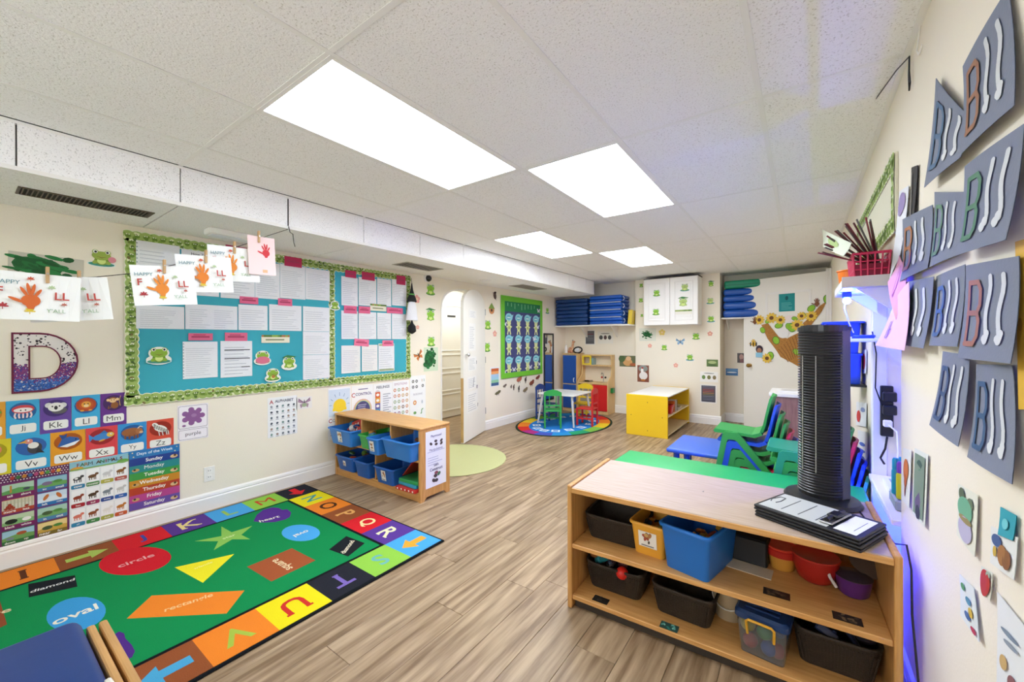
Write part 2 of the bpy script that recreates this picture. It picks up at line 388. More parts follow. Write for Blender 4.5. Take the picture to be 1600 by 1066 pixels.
for a, b in zip(GX, GX[1:]):
    for c, d in zip(GY, GY[1:]):
        if (a, c) in LIGHTS:
            t = thing('ceiling_light', LIGHTS[(a, c)], 'light', ((a+b)/2, (c+d)/2, CEIL), group='ceiling light panels')
            wx, wy = (b-a)/2-.006, (d-c)/2-.006
            MB().rbox(-wx, wx, -wy, -wy+.022, 0, .02, .002).rbox(-wx, wx, wy-.022, wy, 0, .02, .002).rbox(-wx, -wx+.022, -wy+.022, wy-.022, 0, .02, .002).rbox(wx-.022, wx, -wy+.022, wy-.022, 0, .02, .002).ob('frame', M_GRID, t)
            MB().box(-wx+.02, wx-.02, -wy+.02, wy-.02, .008, .018).ob('diffuser', M_PANEL, t); continue
        k = (round(b-a, 3), round(d-c, 3))
        if k not in tcache:
            tcache[k] = MB().rbox(-k[0]/2+.004, k[0]/2-.004, -k[1]/2+.004, k[1]/2-.004, .004, .018, .002).mesh('ceiling_tile'); tcache[k].materials.append(M_TILE)
        o = link('ceiling_tile', tcache[k], M_TILE, ceil); o.location = ((a+b)/2, (c+d)/2, CEIL)
for a in GX[1:-1]: MB().rbox(a-.011, a+.011, Y0, Y1, CEIL+.0005, CEIL+.0035, .001).ob('grid_bar', M_GRID, ceil)
for c in GY[1:-1]: MB().rbox(SOFX, RWX, c-.011, c+.011, CEIL+.001, CEIL+.003, .001).ob('grid_bar', M_GRID, ceil)
MB().box(RWX-.02, RWX, Y0, Y1, CEIL-.0005, CEIL+.02).ob('wall_angle', M_GRID, ceil)
# ---- soffit along the left wall
sof = struct('trim_3', MB().box(LWX, SOFX-.02, Y0, SOFY-.015, SOFZ+.012, CEIL+.03), mat('soffit_core', '#6c6a66', .9, bump=.05))
sy = [.803-.618*k for k in range(4, 0, -1)] + [.803+.618*k for k in range(0, 10)] + [SOFY]
for a, b in zip(sy, sy[1:]):
    dz = random.uniform(0, .004); tilt = random.uniform(-.004, .004)
    MB().rbox(SOFX-.018, SOFX, a+.003, b-.003, SOFZ+.016, CEIL-.012-dz, .002).ob('face_tile', M_STILE, sof).rotation_euler = (0, 0, 0)
for a, b in zip(GY, GY[1:]):
    b = min(b, SOFY)
    if a < b: MB().rbox(LWX+.005, SOFX-.02, a+.003, b-.003, SOFZ+.004, SOFZ+.014, .002).ob('bottom_tile', M_TILE, sof)
MB().box(SOFX-.02, SOFX+.004, Y0, SOFY, SOFZ, SOFZ+.02).box(SOFX-.02, SOFX+.003, Y0, SOFY, CEIL-.014, CEIL).ob('edge_angle', M_GRID, sof)
MB().rbox(LWX, SOFX, SOFY-.014, SOFY, SOFZ, CEIL, .002).ob('end_tile', M_STILE, sof)
MB().box(SOFX-.021, SOFX+.0015, 1.418, 1.425, SOFZ, CEIL-.02).ob('open_joint', mat('dark_gap', '#2a2724', .9, bump=.1), sof)
# vents in the soffit underside
def vent(label, y0, y1, x0, x1, n, col):
    t = thing('air_vent', label, 'vent', ((x0+x1)/2, (y0+y1)/2, SOFZ+.004), group='air vents under the soffit')
    wx, wy = (x1-x0)/2, (y1-y0)/2
    MB().box(-wx, wx, -wy, wy, -.001, .001).ob('backing', mat('vent_dark', '#1d1a17', .8, bump=.05), t)
    MB().rbox(-wx-.012, wx+.012, -wy-.012, -wy, -.006, 0, .002).rbox(-wx-.012, wx+.012, wy, wy+.012, -.006, 0, .002).rbox(-wx-.012, -wx, -wy, wy, -.006, 0, .002).rbox(wx, wx+.012, -wy, wy, -.006, 0, .002).ob('frame', mat(col[0], col[1], .5, bump=.02), t)
    sm = MB().rbox(-wx, wx, -.0025, .0025, -.005, -.001, .0008).mesh('slat')
    for k in range(n): o = link('slat', sm, mat(col[0]), t); o.location = (0, -wy + 2*wy*(k+.5)/n, 0)
y0 = pl(2, SOFZ, 20, 300).y; y1 = pl(2, SOFZ, 262, 345).y
vent('long dark slotted air vent under the soffit at the left edge', .22, .745, -3.46, -3.32, 30, ('vent_bronze', '#5a4c3c'))
vent('grey air vent under the soffit above the bulletin board end', 2.75, 3.25, -3.52, -3.30, 14, ('vent_grey', '#bcb6a8'))
vent('grey air vent under the soffit beyond the arched door', 4.85, 5.5, -3.52, -3.28, 14, ('vent_grey', '#bcb6a8'))
t = thing('emergency_light', 'small white emergency light box under the soffit above the bulletin board', 'light', (-3.45, 1.22, SOFZ+.004))
MB().rbox(-.06, .06, -.15, .15, -.045, 0, .01, 2).ob('housing', M_TRIM, t); MB().rbox(-.045, .045, -.13, .13, -.052, -.044, .006, 2).ob('lens', mat('frosted_lens', '#dfe3e6', .3, bump=.02), t)
tag(MB().lathe([(.08, 0), (.08, -.012), (.04, -.02), (0, -.02)], 20, (-3.45, 4.2, SOFZ+.004)).ob('smoke_detector', M_TRIM, smooth=True), 'round white smoke detector under the soffit by the arched door', 'detector')
# ---- arched door leaf standing ajar
hx, hy = LWX+.015, 4.59; ex, ey = onZ(725, 693)
ang = math.atan2(ey-hy, ex-hx); LW_ = .80
M_DOOR = mat('white_door_paint', '#efece2', .45, bump=.02)
d2 = MB().prism(arch(0, LW_, .012, 2.03, .28), -.02, .02, 'y').ob('door_2', M_DOOR, M=Matrix.Translation((hx, hy, 0)) @ Matrix.Rotation(ang, 4, 'Z')); d2['kind'] = 'structure'
MB().rbox(LW_-.002, LW_+.003, -.019, .019, .02, .85, .001).ob('bare_wood_edge', mat('bare_wood', '#c9a468', .7, var=.2, bump=.1), d2)
for z in (.3, 1.05, 1.75): MB().cyl((-.004, .024, z-.045), (-.004, .024, z+.045), .007, n=8).ob('hinge', M_METAL, d2)
MB().lathe([(.006, 0), (.006, .02), (.02, .03), (.024, .045), (.015, .058), (0, .06)], 14, M=basis((LW_-.07, .02, 1.15), (1, 0, 0), (0, 0, 1), (0, 1, 0))).ob('door_knob', M_METAL, d2, True)
# ---- white door swung in front of the alcove
hx, hy = .30, 6.78; ang3 = math.atan2(7.15-6.78, -.715-.30); DL = math.hypot(7.15-6.78, 1.015)
D3 = Matrix.Translation((hx, hy, 0)) @ Matrix.Rotation(ang3, 4, 'Z')   # local x runs along the leaf from the hinge
d3 = MB().rbox(0, DL, -.02, .02, .012, 2.243, .004).ob('door_3', M_DOOR, M=D3); d3['kind'] = 'structure'
struct('trim_4', MB().rbox(RWX-.03, RWX-.001, 6.70, 6.76, 0, 2.27, .004).rbox(RWX-.06, RWX-.03, 6.70, 6.73, 0, 2.27, .004), M_TRIM)
def onD(px, py):
    """pixel -> (distance from the hinge, height) on the door face"""
    n = Vector((-math.sin(ang3), math.cos(ang3), 0)); q0 = Vector((hx, hy, 0)) + n*.02
    d = _F2 + _R3*((px-800)/FPX) - _U3*((py-533)/FPX); p = EYE + d*((q0-EYE).dot(n)/d.dot(n))
    return (p-Vector((hx, hy, 0))).dot(Vector((math.cos(ang3), math.sin(ang3), 0))), p.z
a, zt = onD(1196, 458); b, zb = onD(1268, 500); a, b = b, a
for q in ((a, a+.03, 1.38, zt), (b-.03, b, 1.38, zt), (a, b, zt-.03, zt), (a, b, 1.38, 1.41)): MB().rbox(q[0], q[1], .019, .0235, q[2], q[3], .001).ob('panel_moulding', M_TRIM, d3)
kx, kz = onD(1172, 571)
MB().lathe([(.028, 0), (.028, .006), (.01, .01), (.01, .035), (.028, .045), (.03, .06), (.02, .07), (0, .072)], 16, M=basis((kx, .02, kz), (1, 0, 0), (0, 0, 1), (0, 1, 0))).ob('door_knob', M_BRASS, d3, True)
# ================================================================== LEFT WALL
def frog(pr, x, y, s, kind=0, g='#8cc63f', d='#5d9a2c'):
    """cartoon frog sticker, s = half width"""
    pad = {0: '#3f8f7b', 1: '#4a8c3a', 2: '#7fb2a5', 3: '#3a7fa0'}[kind % 4]
    if kind in (0, 3): pr.ell(x, y-.62*s, s*.98, s*.26, '#dfeef0'); pr.ell(x, y-.62*s, s*.9, s*.2, pad)
    if kind == 1: pr.ell(x, y-.55*s, s*.8, s*.22, pad)
    if kind == 2: pr.poly([(x-.9*s, y+.72*s), (x-.2*s, y+1.0*s), (x+.95*s, y+.78*s), (x+.2*s, y+.6*s)], '#3f7f45')
    pr.ell(x, y-.28*s, s*.5, s*.42, d); pr.ell(x-.42*s, y-.45*s, s*.22, s*.16, g, .4); pr.ell(x+.42*s, y-.45*s, s*.22, s*.16, g, -.4)
    pr.ell(x, y-.3*s, s*.3, s*.32, '#d5e58a')
    pr.ell(x, y+.18*s, s*.66, s*.42, g); pr.ell(x-.42*s, y+.52*s, s*.22, s*.22, g); pr.ell(x+.42*s, y+.52*s, s*.22, s*.22, g)
    pr.ell(x-.42*s, y+.54*s, s*.16, s*.16, '#f4f6ee'); pr.ell(x+.42*s, y+.54*s, s*.16, s*.16, '#f4f6ee')
    pr.ell(x-.4*s, y+.53*s, s*.09, s*.1, '#1c1c16'); pr.ell(x+.4*s, y+.53*s, s*.09, s*.1, '#1c1c16')
    pr.poly([(x-.38*s, y+.12*s), (x, y-.04*s), (x+.38*s, y+.12*s), (x, y+.02*s)], '#7c3b2c')
    return pr
def sticker(name, label, cat, M, pr, group=None): o = pr.ob(name, P_MATT, M=M); return tag(o, label, cat, group)
# ---- alphabet animal cards
def animal(pr, k, w_, c):
    s = w_*.36
    if k == 'jellyfish':
        for q in range(-2, 3): pr.pline([(q*.3*s, -.1*s), (q*.36*s, -.55*s), (q*.3*s, -.9*s)], .16*s, '#f0d8d8')
        pr.ell(0, .25*s, .95*s, .55*s, '#c8404a'); pr.ell(0, .15*s, .8*s, .3*s, '#f0e6e2'); pr.ell(-.2*s, .12*s, .07*s, .09*s, '#222222'); pr.ell(.2*s, .12*s, .07*s, .09*s, '#222222')
    elif k == 'koala':
        pr.ell(.3*s, -.35*s, .7*s, .45*s, '#5c5c60'); pr.ell(-.65*s, .45*s, .33*s, .33*s, '#d9d9d6'); pr.ell(.65*s, .35*s, .33*s, .33*s, '#d9d9d6')
        pr.ell(0, .15*s, .72*s, .6*s, '#e9e8e3'); pr.ell(0, .05*s, .16*s, .26*s, '#2a2a2c'); pr.ell(-.32*s, .25*s, .08*s, .1*s, '#1c1c1c'); pr.ell(.32*s, .25*s, .08*s, .1*s, '#1c1c1c')
    elif k == 'lion':
        for q in range(14): pr.ell(.72*s*math.cos(q*2*PI/14), .1*s+.66*s*math.sin(q*2*PI/14), .3*s, .3*s, '#b5471f')
        pr.ell(0, .1*s, .72*s, .62*s, '#c2561f'); pr.ell(0, .12*s, .48*s, .44*s, '#e5a03a'); pr.ell(0, -.05*s, .25*s, .2*s, '#f0d29a')
        pr.ell(-.18*s, .22*s, .07*s, .08*s, '#2a1a10'); pr.ell(.18*s, .22*s, .07*s, .08*s, '#2a1a10'); pr.ell(-.4*s, -.7*s, .2*s, .12*s, '#e5a03a'); pr.ell(.4*s, -.7*s, .2*s, .12*s, '#e5a03a')
    elif k == 'monkey':
        pr.pline([(.75*s, 1.0*s), (.6*s, .3*s), (.7*s, -.5*s)], .08*s, '#c9a352'); pr.ell(.1*s, -.35*s, .42*s, .5*s, '#8a5326'); pr.pline([(-.2*s, -.6*s), (-.6*s, -.8*s), (-.5*s, -.4*s)], .1*s, '#8a5326')
        pr.ell(-.1*s, .45*s, .5*s, .42*s, '#8a5326'); pr.ell(-.1*s, .36*s, .38*s, .32*s, '#ecc58e'); pr.ell(-.6*s, .45*s, .18*s, .2*s, '#ecc58e'); pr.ell(.4*s, .5*s, .18*s, .2*s, '#ecc58e')
        pr.ell(-.24*s, .45*s, .06*s, .07*s, '#222222'); pr.ell(.04*s, .45*s, .06*s, .07*s, '#222222')
    elif k == 'vulture':
        pr.ell(.25*s, -.2*s, .55*s, .65*s, '#3d4046'); pr.poly([(.5*s, -.2*s), (1.0*s, -.9*s), (.3*s, -.75*s)], '#2a2c30'); pr.ell(.15*s, .1*s, .4*s, .35*s, '#e8e4dc')
        pr.ell(-.2*s, .6*s, .32*s, .28*s, '#d88a7c'); pr.poly([(-.35*s, .75*s), (-1.0*s, .5*s), (-.4*s, .45*s)], '#d8a53c'); pr.ell(-.2*s, .68*s, .08*s, .09*s, '#f8f8f8')
    elif k == 'whale':
        pr.poly([(-.85*s, -.5*s), (-.5*s, .35*s), (.1*s, .55*s), (.8*s, .3*s), (.95*s, -.05*s), (.5*s, -.5*s), (-.1*s, -.65*s)], '#2b5fa8'); pr.poly([(-.7*s, -.5*s), (.95*s, 0), (.5*s, -.5*s), (-.1*s, -.68*s)], '#e6edf0')
        pr.poly([(-.5*s, .3*s), (-.75*s, .9*s), (-.35*s, .75*s), (-.1*s, .95*s), (-.15*s, .5*s)], '#254f90'); pr.ell(.6*s, .15*s, .07*s, .07*s, '#111111')
    elif k == 'x-ray fish':
        pr.ell(.1*s, 0, .9*s, .42*s, '#3a86c8', .12); pr.poly([(-.7*s, 0), (-1.15*s, .45*s), (-1.1*s, -.5*s)], '#3a86c8'); pr.ell(.75*s, .15*s, .34*s, .3*s, '#e2b848'); pr.ell(.82*s, .22*s, .1*s, .1*s, '#fafafa'); pr.ell(.84*s, .22*s, .05*s, .05*s, '#111111')
        pr.poly([(-.2*s, .4*s), (.2*s, .75*s), (.5*s, .4*s)], '#2f6fae'); pr.ell(0, -.45*s, .3*s, .1*s, '#e2a23a', .3)
    elif k == 'yak':
        pr.ell(-.1*s, .05*s, .95*s, .55*s, '#9a5f35'); pr.ell(.65*s, .1*s, .35*s, .4*s, '#a96c40'); pr.pline([(.5*s, .45*s), (.75*s, .7*s), (1.0*s, .55*s)], .1*s, '#e8dcc0'); pr.ell(.85*s, -.1*s, .2*s, .16*s, '#d9b08a')
        for q in (-.7, -.3, .2, .5): pr.rect((q-.08)*s, (q+.08)*s, -.8*s, -.3*s, '#7c4a28')
    elif k == 'zebra':
        pr.ell(0, 0, .75*s, .42*s, '#f0eee8', -.5); pr.ell(-.55*s, .55*s, .35*s, .25*s, '#f0eee8', -.6)
        for q in range(-3, 5): pr.line((q*.18*s-.15*s, -.12*q*s+.32*s), (q*.18*s-.02*s, -.12*q*s-.3*s), .07*s, '#1a1a1a')
        for q in (-.2, .15, .55, .75): pr.line((q*s, -.35*s), ((q+.1)*s, -.95*s), .1*s, '#d8d6d0')
        pr.ell(-.6*s, .6*s, .05*s, .06*s, '#111111')
    elif k == 'iguana': pr.ell(.4*s, .1*s, .7*s, .3*s, '#5e9a3a')
    elif k == 'urchin': pr.ell(.3*s, .1*s, .5*s, .5*s, '#d87f5a')
def card(a, b, zt, zb, col, dark, txt, an, label):
    w_, h_ = b-a-.002, zt-zb
    o = sheet('alphabet_card', label, 'card', WALLB['L']((a+b)/2, (zt+zb)/2), w_, h_, col, 'animal alphabet cards', .002, P_GLOSS)
    pr = Print(); pr.ell(0, h_*.2, w_*.41, h_*.24, dark)
    p2 = Print(); animal(p2, an, w_, col)
    for i, q in enumerate(p2.v): p2.v[i] = (q[0], q[1]+h_*.2, q[2]+.0004)
    put(o, pr, 'oval_ground', P_GLOSS); put(o, p2, 'animal_picture', P_GLOSS)
    p3 = Print(); p3.rrect(-w_*.4, w_*.4, -h_*.40, -h_*.15, .012, '#eeeee8'); p3.text(txt, 0, -h_*.275, h_*.16, w_*.55, '#444444'); put(o, p3, 'letter_strip', P_GLOSS)
ys = [.06, .19, .321, .454, .585, .715]
for i, (c, dk, t, an, lb) in enumerate((('#e2a02f', '#b97a1c', 'Ii', 'iguana', 'orange alphabet card cut by the photo edge, upper row'), ('#37a8d8', '#1d5f9c', 'Jj', 'jellyfish', 'bright blue alphabet card Jj with a pink jellyfish'),
        ('#63429a', '#3d2770', 'Kk', 'koala', 'purple alphabet card Kk with a grey koala'), ('#37a8d8', '#1d5f9c', 'Ll', 'lion', 'bright blue alphabet card Ll with an orange lion'), ('#642f8a', '#40205c', 'Mm', 'monkey', 'purple alphabet card Mm with a swinging monkey'))):
    card(ys[i], ys[i+1], .985, .765, c, dk, t, an, lb)
ys = [.05, .21, .363, .516, .669, .82, .974]
for i, (c, dk, t, an, lb) in enumerate((('#d9cb2a', '#a89a18', 'Uu', 'urchin', 'yellow alphabet card cut by the photo edge, lower row'), ('#33a6d6', '#2a5fa6', 'Vv', 'vulture', 'bright blue alphabet card Vv with a grey vulture'),
        ('#e49a25', '#a8550f', 'Ww', 'whale', 'orange alphabet card Ww with a blue whale'), ('#d8434a', '#9c2027', 'Xx', 'x-ray fish', 'red alphabet card Xx with a blue fish'),
        ('#2f8fd0', '#1b5796', 'Yy', 'yak', 'blue alphabet card Yy with a brown yak'), ('#d6513c', '#97271b', 'Zz', 'zebra', 'red alphabet card Zz with a striped zebra'))):
    card(ys[i], ys[i+1], .765, .545, c, dk, t, an, lb)
# ---- three learning posters
def poster(name, label, a, b, zt, zb, col):
    o = sheet(name, label, 'poster', WALLB['L']((a+b)/2, (zt+zb)/2, .004), b-a, zt-zb, col, None, .002, P_GLOSS); return o, b-a, zt-zb
o, W, Hh = poster('opposites_poster', 'purple poster of opposites such as tall and short, with polka dot heading', .165, .441, .556, .118, '#6b2a63')
pr = Print()
pr.rect(-W/2, W/2, Hh*.38, Hh/2, '#5c1f57')
for i in range(22):
    for j in range(4): pr.ell(-W/2+W*(i+.5+(j % 2)*.5)/22.6, Hh*.395+j*.0135, .0035, .0035, '#e9dde4', n=6)
for i, c in enumerate(('#a5342f', '#3b6e3e', '#c17f33', '#3b5f8e', '#b24a78', '#d8833b', '#4f9446', '#b0493f', '#e0b13c')): pr.ell(-W*.33+i*W*.083, Hh*.44, .009, .011, c)
put(o, pr, 'heading', P_GLOSS)
for r, (l, q) in enumerate(((('tall', 'short', '#5f9c58', '#a9c8b0', '#7b1f5c'), ('big', 'small', '#6aa35b', '#8fbccb', '#3f78a8')), (('more', 'less', '#d9d6c4', '#cfc9ae', '#b3452e'), ('left', 'right', '#dbe6ee', '#c9dbe8', '#2b6fae')),
        (('black', 'white', '#7fae70', '#b9cda9', '#7b1f5c'), ('in', 'out', '#74a768', '#a8cbb8', '#4f86b0')), (('down', 'up', '#6f9f58', '#9cc6d8', '#2f6b3c'), ('near', 'far', '#c9a44a', '#e6cf8d', '#7a6a2c')))):
    for cc, (t1, t2, c1, c2, c3) in enumerate((l, q)):
        x0 = -W/2+.008+cc*(W/2-.002); x1 = x0+W/2-.014; y1 = Hh*.36-r*.092; y0 = y1-.084; pr = Print()
        pr.rrect(x0, x1, y0, y1, .006, c3); pr.rect(x0+.001, x1-.001, y0+.022, y1-.004, c2); pr.poly([(x0+.001, y0+.022), (x1-.001, y0+.022), (x1-.001, y0+.045), ((x0+x1)/2, y0+.055), (x0+.001, y0+.04)], c1)
        if t1 == 'more':
            for q in range(9): pr.rect(x0+.004+q*.0135, x0+.010+q*.0135, y0+.024, y1-.006, '#b9b49a')
            for dx, dy in ((0, 0), (.014, 0), (.028, 0), (.007, .011), (.021, .011), (.014, .022)): pr.ell(x0+.015+dx, y0+.03+dy, .0075, .007, '#9c3a24')
            pr.ell(x1-.03, y0+.03, .008, .007, '#9c3a24')
        elif t1 == 'left': pr.ell(x0+.035, y0+.052, .009, .02, '#c0703a', -.5); pr.ell(x1-.035, y0+.052, .009, .02, '#c0703a', .5)
        elif t1 == 'black': pr.ell(x0+.035, y0+.042, .024, .014, '#23241f'); pr.ell(x1-.03, y0+.042, .018, .011, '#e8e8e2')
        elif t1 == 'tall': pr.rect(x0+.03, x0+.038, y0+.03, y1-.012, '#b7823c'); pr.ell(x1-.03, y0+.04, .014, .008, '#46505c')
        elif t1 == 'down': pr.ell(x1-.05, y0+.055, .02, .01, '#a8532f'); pr.ell(x0+.03, y0+.033, .016, .008, '#7c8794')
        else: pr.ell(x0+.04, y0+.045, .022, .012, '#7c6a8a' if t1 == 'big' else '#4b5f3c'); pr.ell(x1-.04, y0+.05, .02, .009, '#4f8a3e')
        pr.text(t1, x0+.03, y0+.011, .013, .045, '#f4f1ea', True); pr.text(t2, x1-.032, y0+.011, .013, .045, '#f4f1ea', True)
        put(o, pr, 'picture_panel', P_GLOSS)
o, W, Hh = poster('farm_animals_poster', 'white Farm Animals poster with rows of small pictures', .443, .722, .560, .128, '#eceff0')
pr = Print(); pr.rect(-W/2, W/2, Hh*.37, Hh/2, '#8cc0ce'); pr.ell(-W*.38, Hh*.39, .03, .012, '#d79a3c'); pr.ell(W*.4, Hh*.39, .03, .014, '#6aa84f'); pr.rect(-W/2, W/2, Hh*.365, Hh*.385, '#7fae5c')
for i, (ch, c) in enumerate(zip('FARM ANIMALS', ('#8a2f2a', '#3b6e3e', '#a5722f', '#3d3d42', '', '#5c3a20', '#2f5f2f', '#8a2f2a', '#3d3d42', '#5c3a20', '#2f5f8e', '#8a2f2a'))):
    if c: pr.text(ch, -W*.36+i*W*.066, Hh*.44, .022, None, c, True)
put(o, pr, 'heading', P_GLOSS)
names = (('cow', 'rooster', 'sheep', 'horse'), ('hen', 'bull', 'donkey', 'goat'), ('pig', 'dog', 'duck', 'cat'))
bc = (('#2f7fa8', '#4a8a4a', '#b5b04a', '#b3574a'), ('#a3222e', '#9a2f5c', '#2b4a94', '#2b5fae'), ('#2f86ae', '#3f8a4a', '#a8b04a', '#c75a2f'))
an_c = (('#3c3c3e', '#6b4a32', '#cfcfd0', '#8a5a2f'), ('#8a3a28', '#4a2f20', '#7d8890', '#c9c9c4'), ('#d87a66', '#8a4a2a', '#e8e8e0', '#b9752f'))
for r in range(3):
    for q in range(4):
        x0 = -W/2+.006+q*.0675; y1 = Hh*.355-r*.122; pr = Print()
        pr.rrect(x0, x0+.064, y1-.115, y1, .008, '#c9d0d4'); pr.rrect(x0+.001, x0+.063, y1-.09, y1-.001, .007, '#f4f6f5'); pr.rrect(x0+.001, x0+.063, y1-.114, y1-.088, .008, bc[r][q])
        c = an_c[r][q]; cx, cy = x0+.032, y1-.05
        pr.ell(cx-.003, cy, .02, .011, c, .1); pr.ell(cx+.018, cy+.012, .009, .008, c)
        for k in (-.016, -.006, .006, .013): pr.line((cx+k, cy-.005), (cx+k, cy-.024), .004, c)
        if names[r][q] == 'cow': pr.ell(cx-.008, cy+.002, .008, .006, '#f0f0ea')
        pr.text(names[r][q], cx, y1-.101, .011, .055, '#f4f1ea', True); put(o, pr, 'animal_tile', P_GLOSS)
o, W, Hh = poster('days_poster', 'rainbow striped Days of the Week poster beside Farm Animals', .726, 1.007, .565, .148, '#2b4a94')
pr = Print(); pr.rect(-W/2, W/2, Hh*.37, Hh/2, '#2a78b8'); pr.text('Days of the Week', 0, Hh*.435, .026, W*.86, '#d8e6f0', True)
for x, y in ((-.44, .47), (.44, .46), (-.42, .4), (.4, .39)): pr.ell(W*x, Hh*y, .004, .004, '#f0d9a0')
put(o, pr, 'heading', P_GLOSS)
for i, (d, c) in enumerate((('Sunday', '#22408f'), ('Monday', '#2a8a8c'), ('Tuesday', '#3f9a4a'), ('Wednesday', '#c98a2c'), ('Thursday', '#b8402c'), ('Friday', '#b8468c'), ('Saturday', '#6a4fa0'))):
    y1 = Hh*.37-i*Hh*.87/7; pr = Print(); pr.rect(-W/2, W/2, y1-Hh*.87/7, y1, c); pr.text(d, -W*.02, y1-Hh*.062, .032 if 'y' in d else .03, W*.62, '#f4f1ea', True)
    if i in (0, 2, 4, 6): pr.ell(W*.38, y1-.03, .022, .013, '#d9b98a'); pr.ell(W*.40, y1-.024, .008, .008, '#5c3a2a')
    if i in (1, 3, 5): pr.ell(-W*.38, y1-.032, .02, .011, '#c9a06a'); pr.ell(-W*.4, y1-.028, .007, .007, '#3a3a30')
    put(o, pr, 'day_band', P_GLOSS)
# ---- wall outlet
cy, cz, w_, h_ = rectL(316, 337, 728, 753)
t = thing('wall_outlet', 'white power outlet low on the wall beside the rainbow poster', 'outlet', M=WALLB['L'](cy, cz, .001))
MB().rbox(-.037, .037, -.058, .058, 0, .006, .003, 2).ob('cover_plate', M_TRIM, t)
for z in (-.025, .025):
    s_ = MB().rbox(-.016, .016, z-.017, z+.017, .005, .008, .003, 2).ob('socket', M_WHITE, t)
    MB().box(-.008, -.005, z-.004, z+.008, .0075, .0085).box(.005, .008, z-.004, z+.006, .0075, .0085).ob('slot', M_BLACK, s_)
# ---- big letter D with glitter, spots and rim
cy, cz, w_, h_ = rectL(17, 122, 520, 612)
def dshape(w0, h0, t=0):
    p = [(-w0/2, -h0/2), (-w0/2, h0/2)]; return p + [(-w0*.1+w0*.6*math.sin(PI*i/14), h0/2*math.cos(PI*i/14)) for i in range(15)]
o = thing('letter_d', 'big letter D with glittery blue base, black spots and maroon rim', 'letter', M=WALLB['L'](cy, cz, .002))
def dring(mb, out, inn, z0, z1, c):
    n = len(out); v = [(p[0], p[1], z0) for p in out]+[(p[0], p[1], z0) for p in inn]+[(p[0], p[1], z1) for p in out]+[(p[0], p[1], z1) for p in inn]; f = []
    for i in range(n):
        j = (i+1) % n; f += [(i, j, n+j, n+i), (2*n+i, 3*n+i, 3*n+j, 2*n+j), (i, 2*n+i, 2*n+j, j), (n+i, n+j, 3*n+j, 3*n+i)]
    mb.add(v, f, c)
out, inn = dshape(w_, h_), [(p[0]*.44-.004, p[1]*.52) for p in dshape(w_, h_)]
mb = MB(); dring(mb, out, inn, 0, .008, '#e4ded8'); mb.ob('letter_body', P_MATT, o)
mb = MB(); dring(mb, out, [(p[0]*.935, p[1]*.94) for p in out], .008, .011, '#6e1d3c'); dring(mb, [(p[0]*1.12, p[1]*1.08) for p in inn], inn, .008, .011, '#6e1d3c'); mb.ob('rim', P_MATT, o)
def inD(x, y):
    def inside(poly):
        r = False
        for i in range(len(poly)):
            (x1, y1), (x2, y2) = poly[i], poly[i-1]
            if (y1 > y) != (y2 > y) and x < (x2-x1)*(y-y1)/(y2-y1)+x1: r = not r
        return r
    return inside([(p[0]*.95, p[1]*.95) for p in out]) and not inside([(p[0]*1.13, p[1]*1.1) for p in inn])
pr = Print(.0082, 0); gl = Print(.0084, 0.0000004)
for k in range(210):
    x, y = random.uniform(-w_/2, w_/2), h_*(.5-random.random()**.7*.66)
    if inD(x, y) and y > -.12*h_: pr.z += .000002; pr.ell(x, y, *(2*[random.uniform(.0025, .0065)]), '#2a1c22', n=7)
tag(pr.ob('spots', P_MATT, o), kind='stuff')
for k in range(2600):
    x, y = random.uniform(-w_/2, w_/2), random.uniform(-h_/2, -.02*h_)
    if inD(x, y):
        fy = y/h_+random.uniform(-.05, .05); c = random.choice(('#1f4f9c', '#2f62b8', '#17418a', '#3a7ac8')) if fy < -.29 else random.choice(('#7a2a6a', '#5c2a80', '#94356e', '#44308c'))
        if fy > -.1 and random.random() < .6: continue
        gl.ell(x, y, .0045, .0045, c, n=5)
tag(gl.ob('glitter', P_GLOSS, o), kind='stuff')
# ---- stickers and paintings on the left wall
cy, cz, w_, h_ = rectL(135, 181, 385, 421)
pr = Print(); frog(pr, 0, 0, w_*.5, 0, '#9ab04a', '#7a9438'); pr.ell(w_*.36, -.05*h_, .02, .02, '#d98a94')
sticker('frog_sticker', 'large green frog sticker on a lily pad left of the bulletin board', 'sticker', WALLB['L'](cy, cz), pr, 'frog wall stickers')
def painting(label, M, w_, h_, col='#c9c5b6', sc=1, rot=0):
    o = sheet('painted_sheet', label, 'painting', M, w_, h_, col, 'green painted sheets', rot=rot); pr = Print(.0006, .00004); rr = random.Random(label)
    if sc > 1.1: pr.ell(-.12*w_, .02*h_, .34*w_, .36*h_, '#1d6531', -.05, 14)
    for k in range(60):
        x, y = rr.gauss(-.05, .13)*w_*sc, rr.gauss(0, .13)*h_*sc
        pr.ell(max(-w_*.45, min(w_*.45, x)), max(-h_*.42, min(h_*.42, y)), rr.uniform(.03, .1)*w_*sc, rr.uniform(.03, .08)*h_*sc, rr.choice(('#1f6b34', '#18592b', '#247a3c', '#155024')), rr.uniform(-.6, .2), 9)
    put(o, pr, 'green_paint'); return o
cy, cz, w_, h_ = rectL(12, 130, 399, 437); painting('grey sheet with a big green brushed shape behind the hanging papers', WALLB['L'](cy, cz), w_, h_, sc=1.5, rot=-.03)
cy, cz, w_, h_ = rectL(662, 684, 543, 580); painting('small sheet with green paint beside the arched doorway', WALLB['L'](cy, cz), w_, h_, '#cfe0c2', sc=1.3)
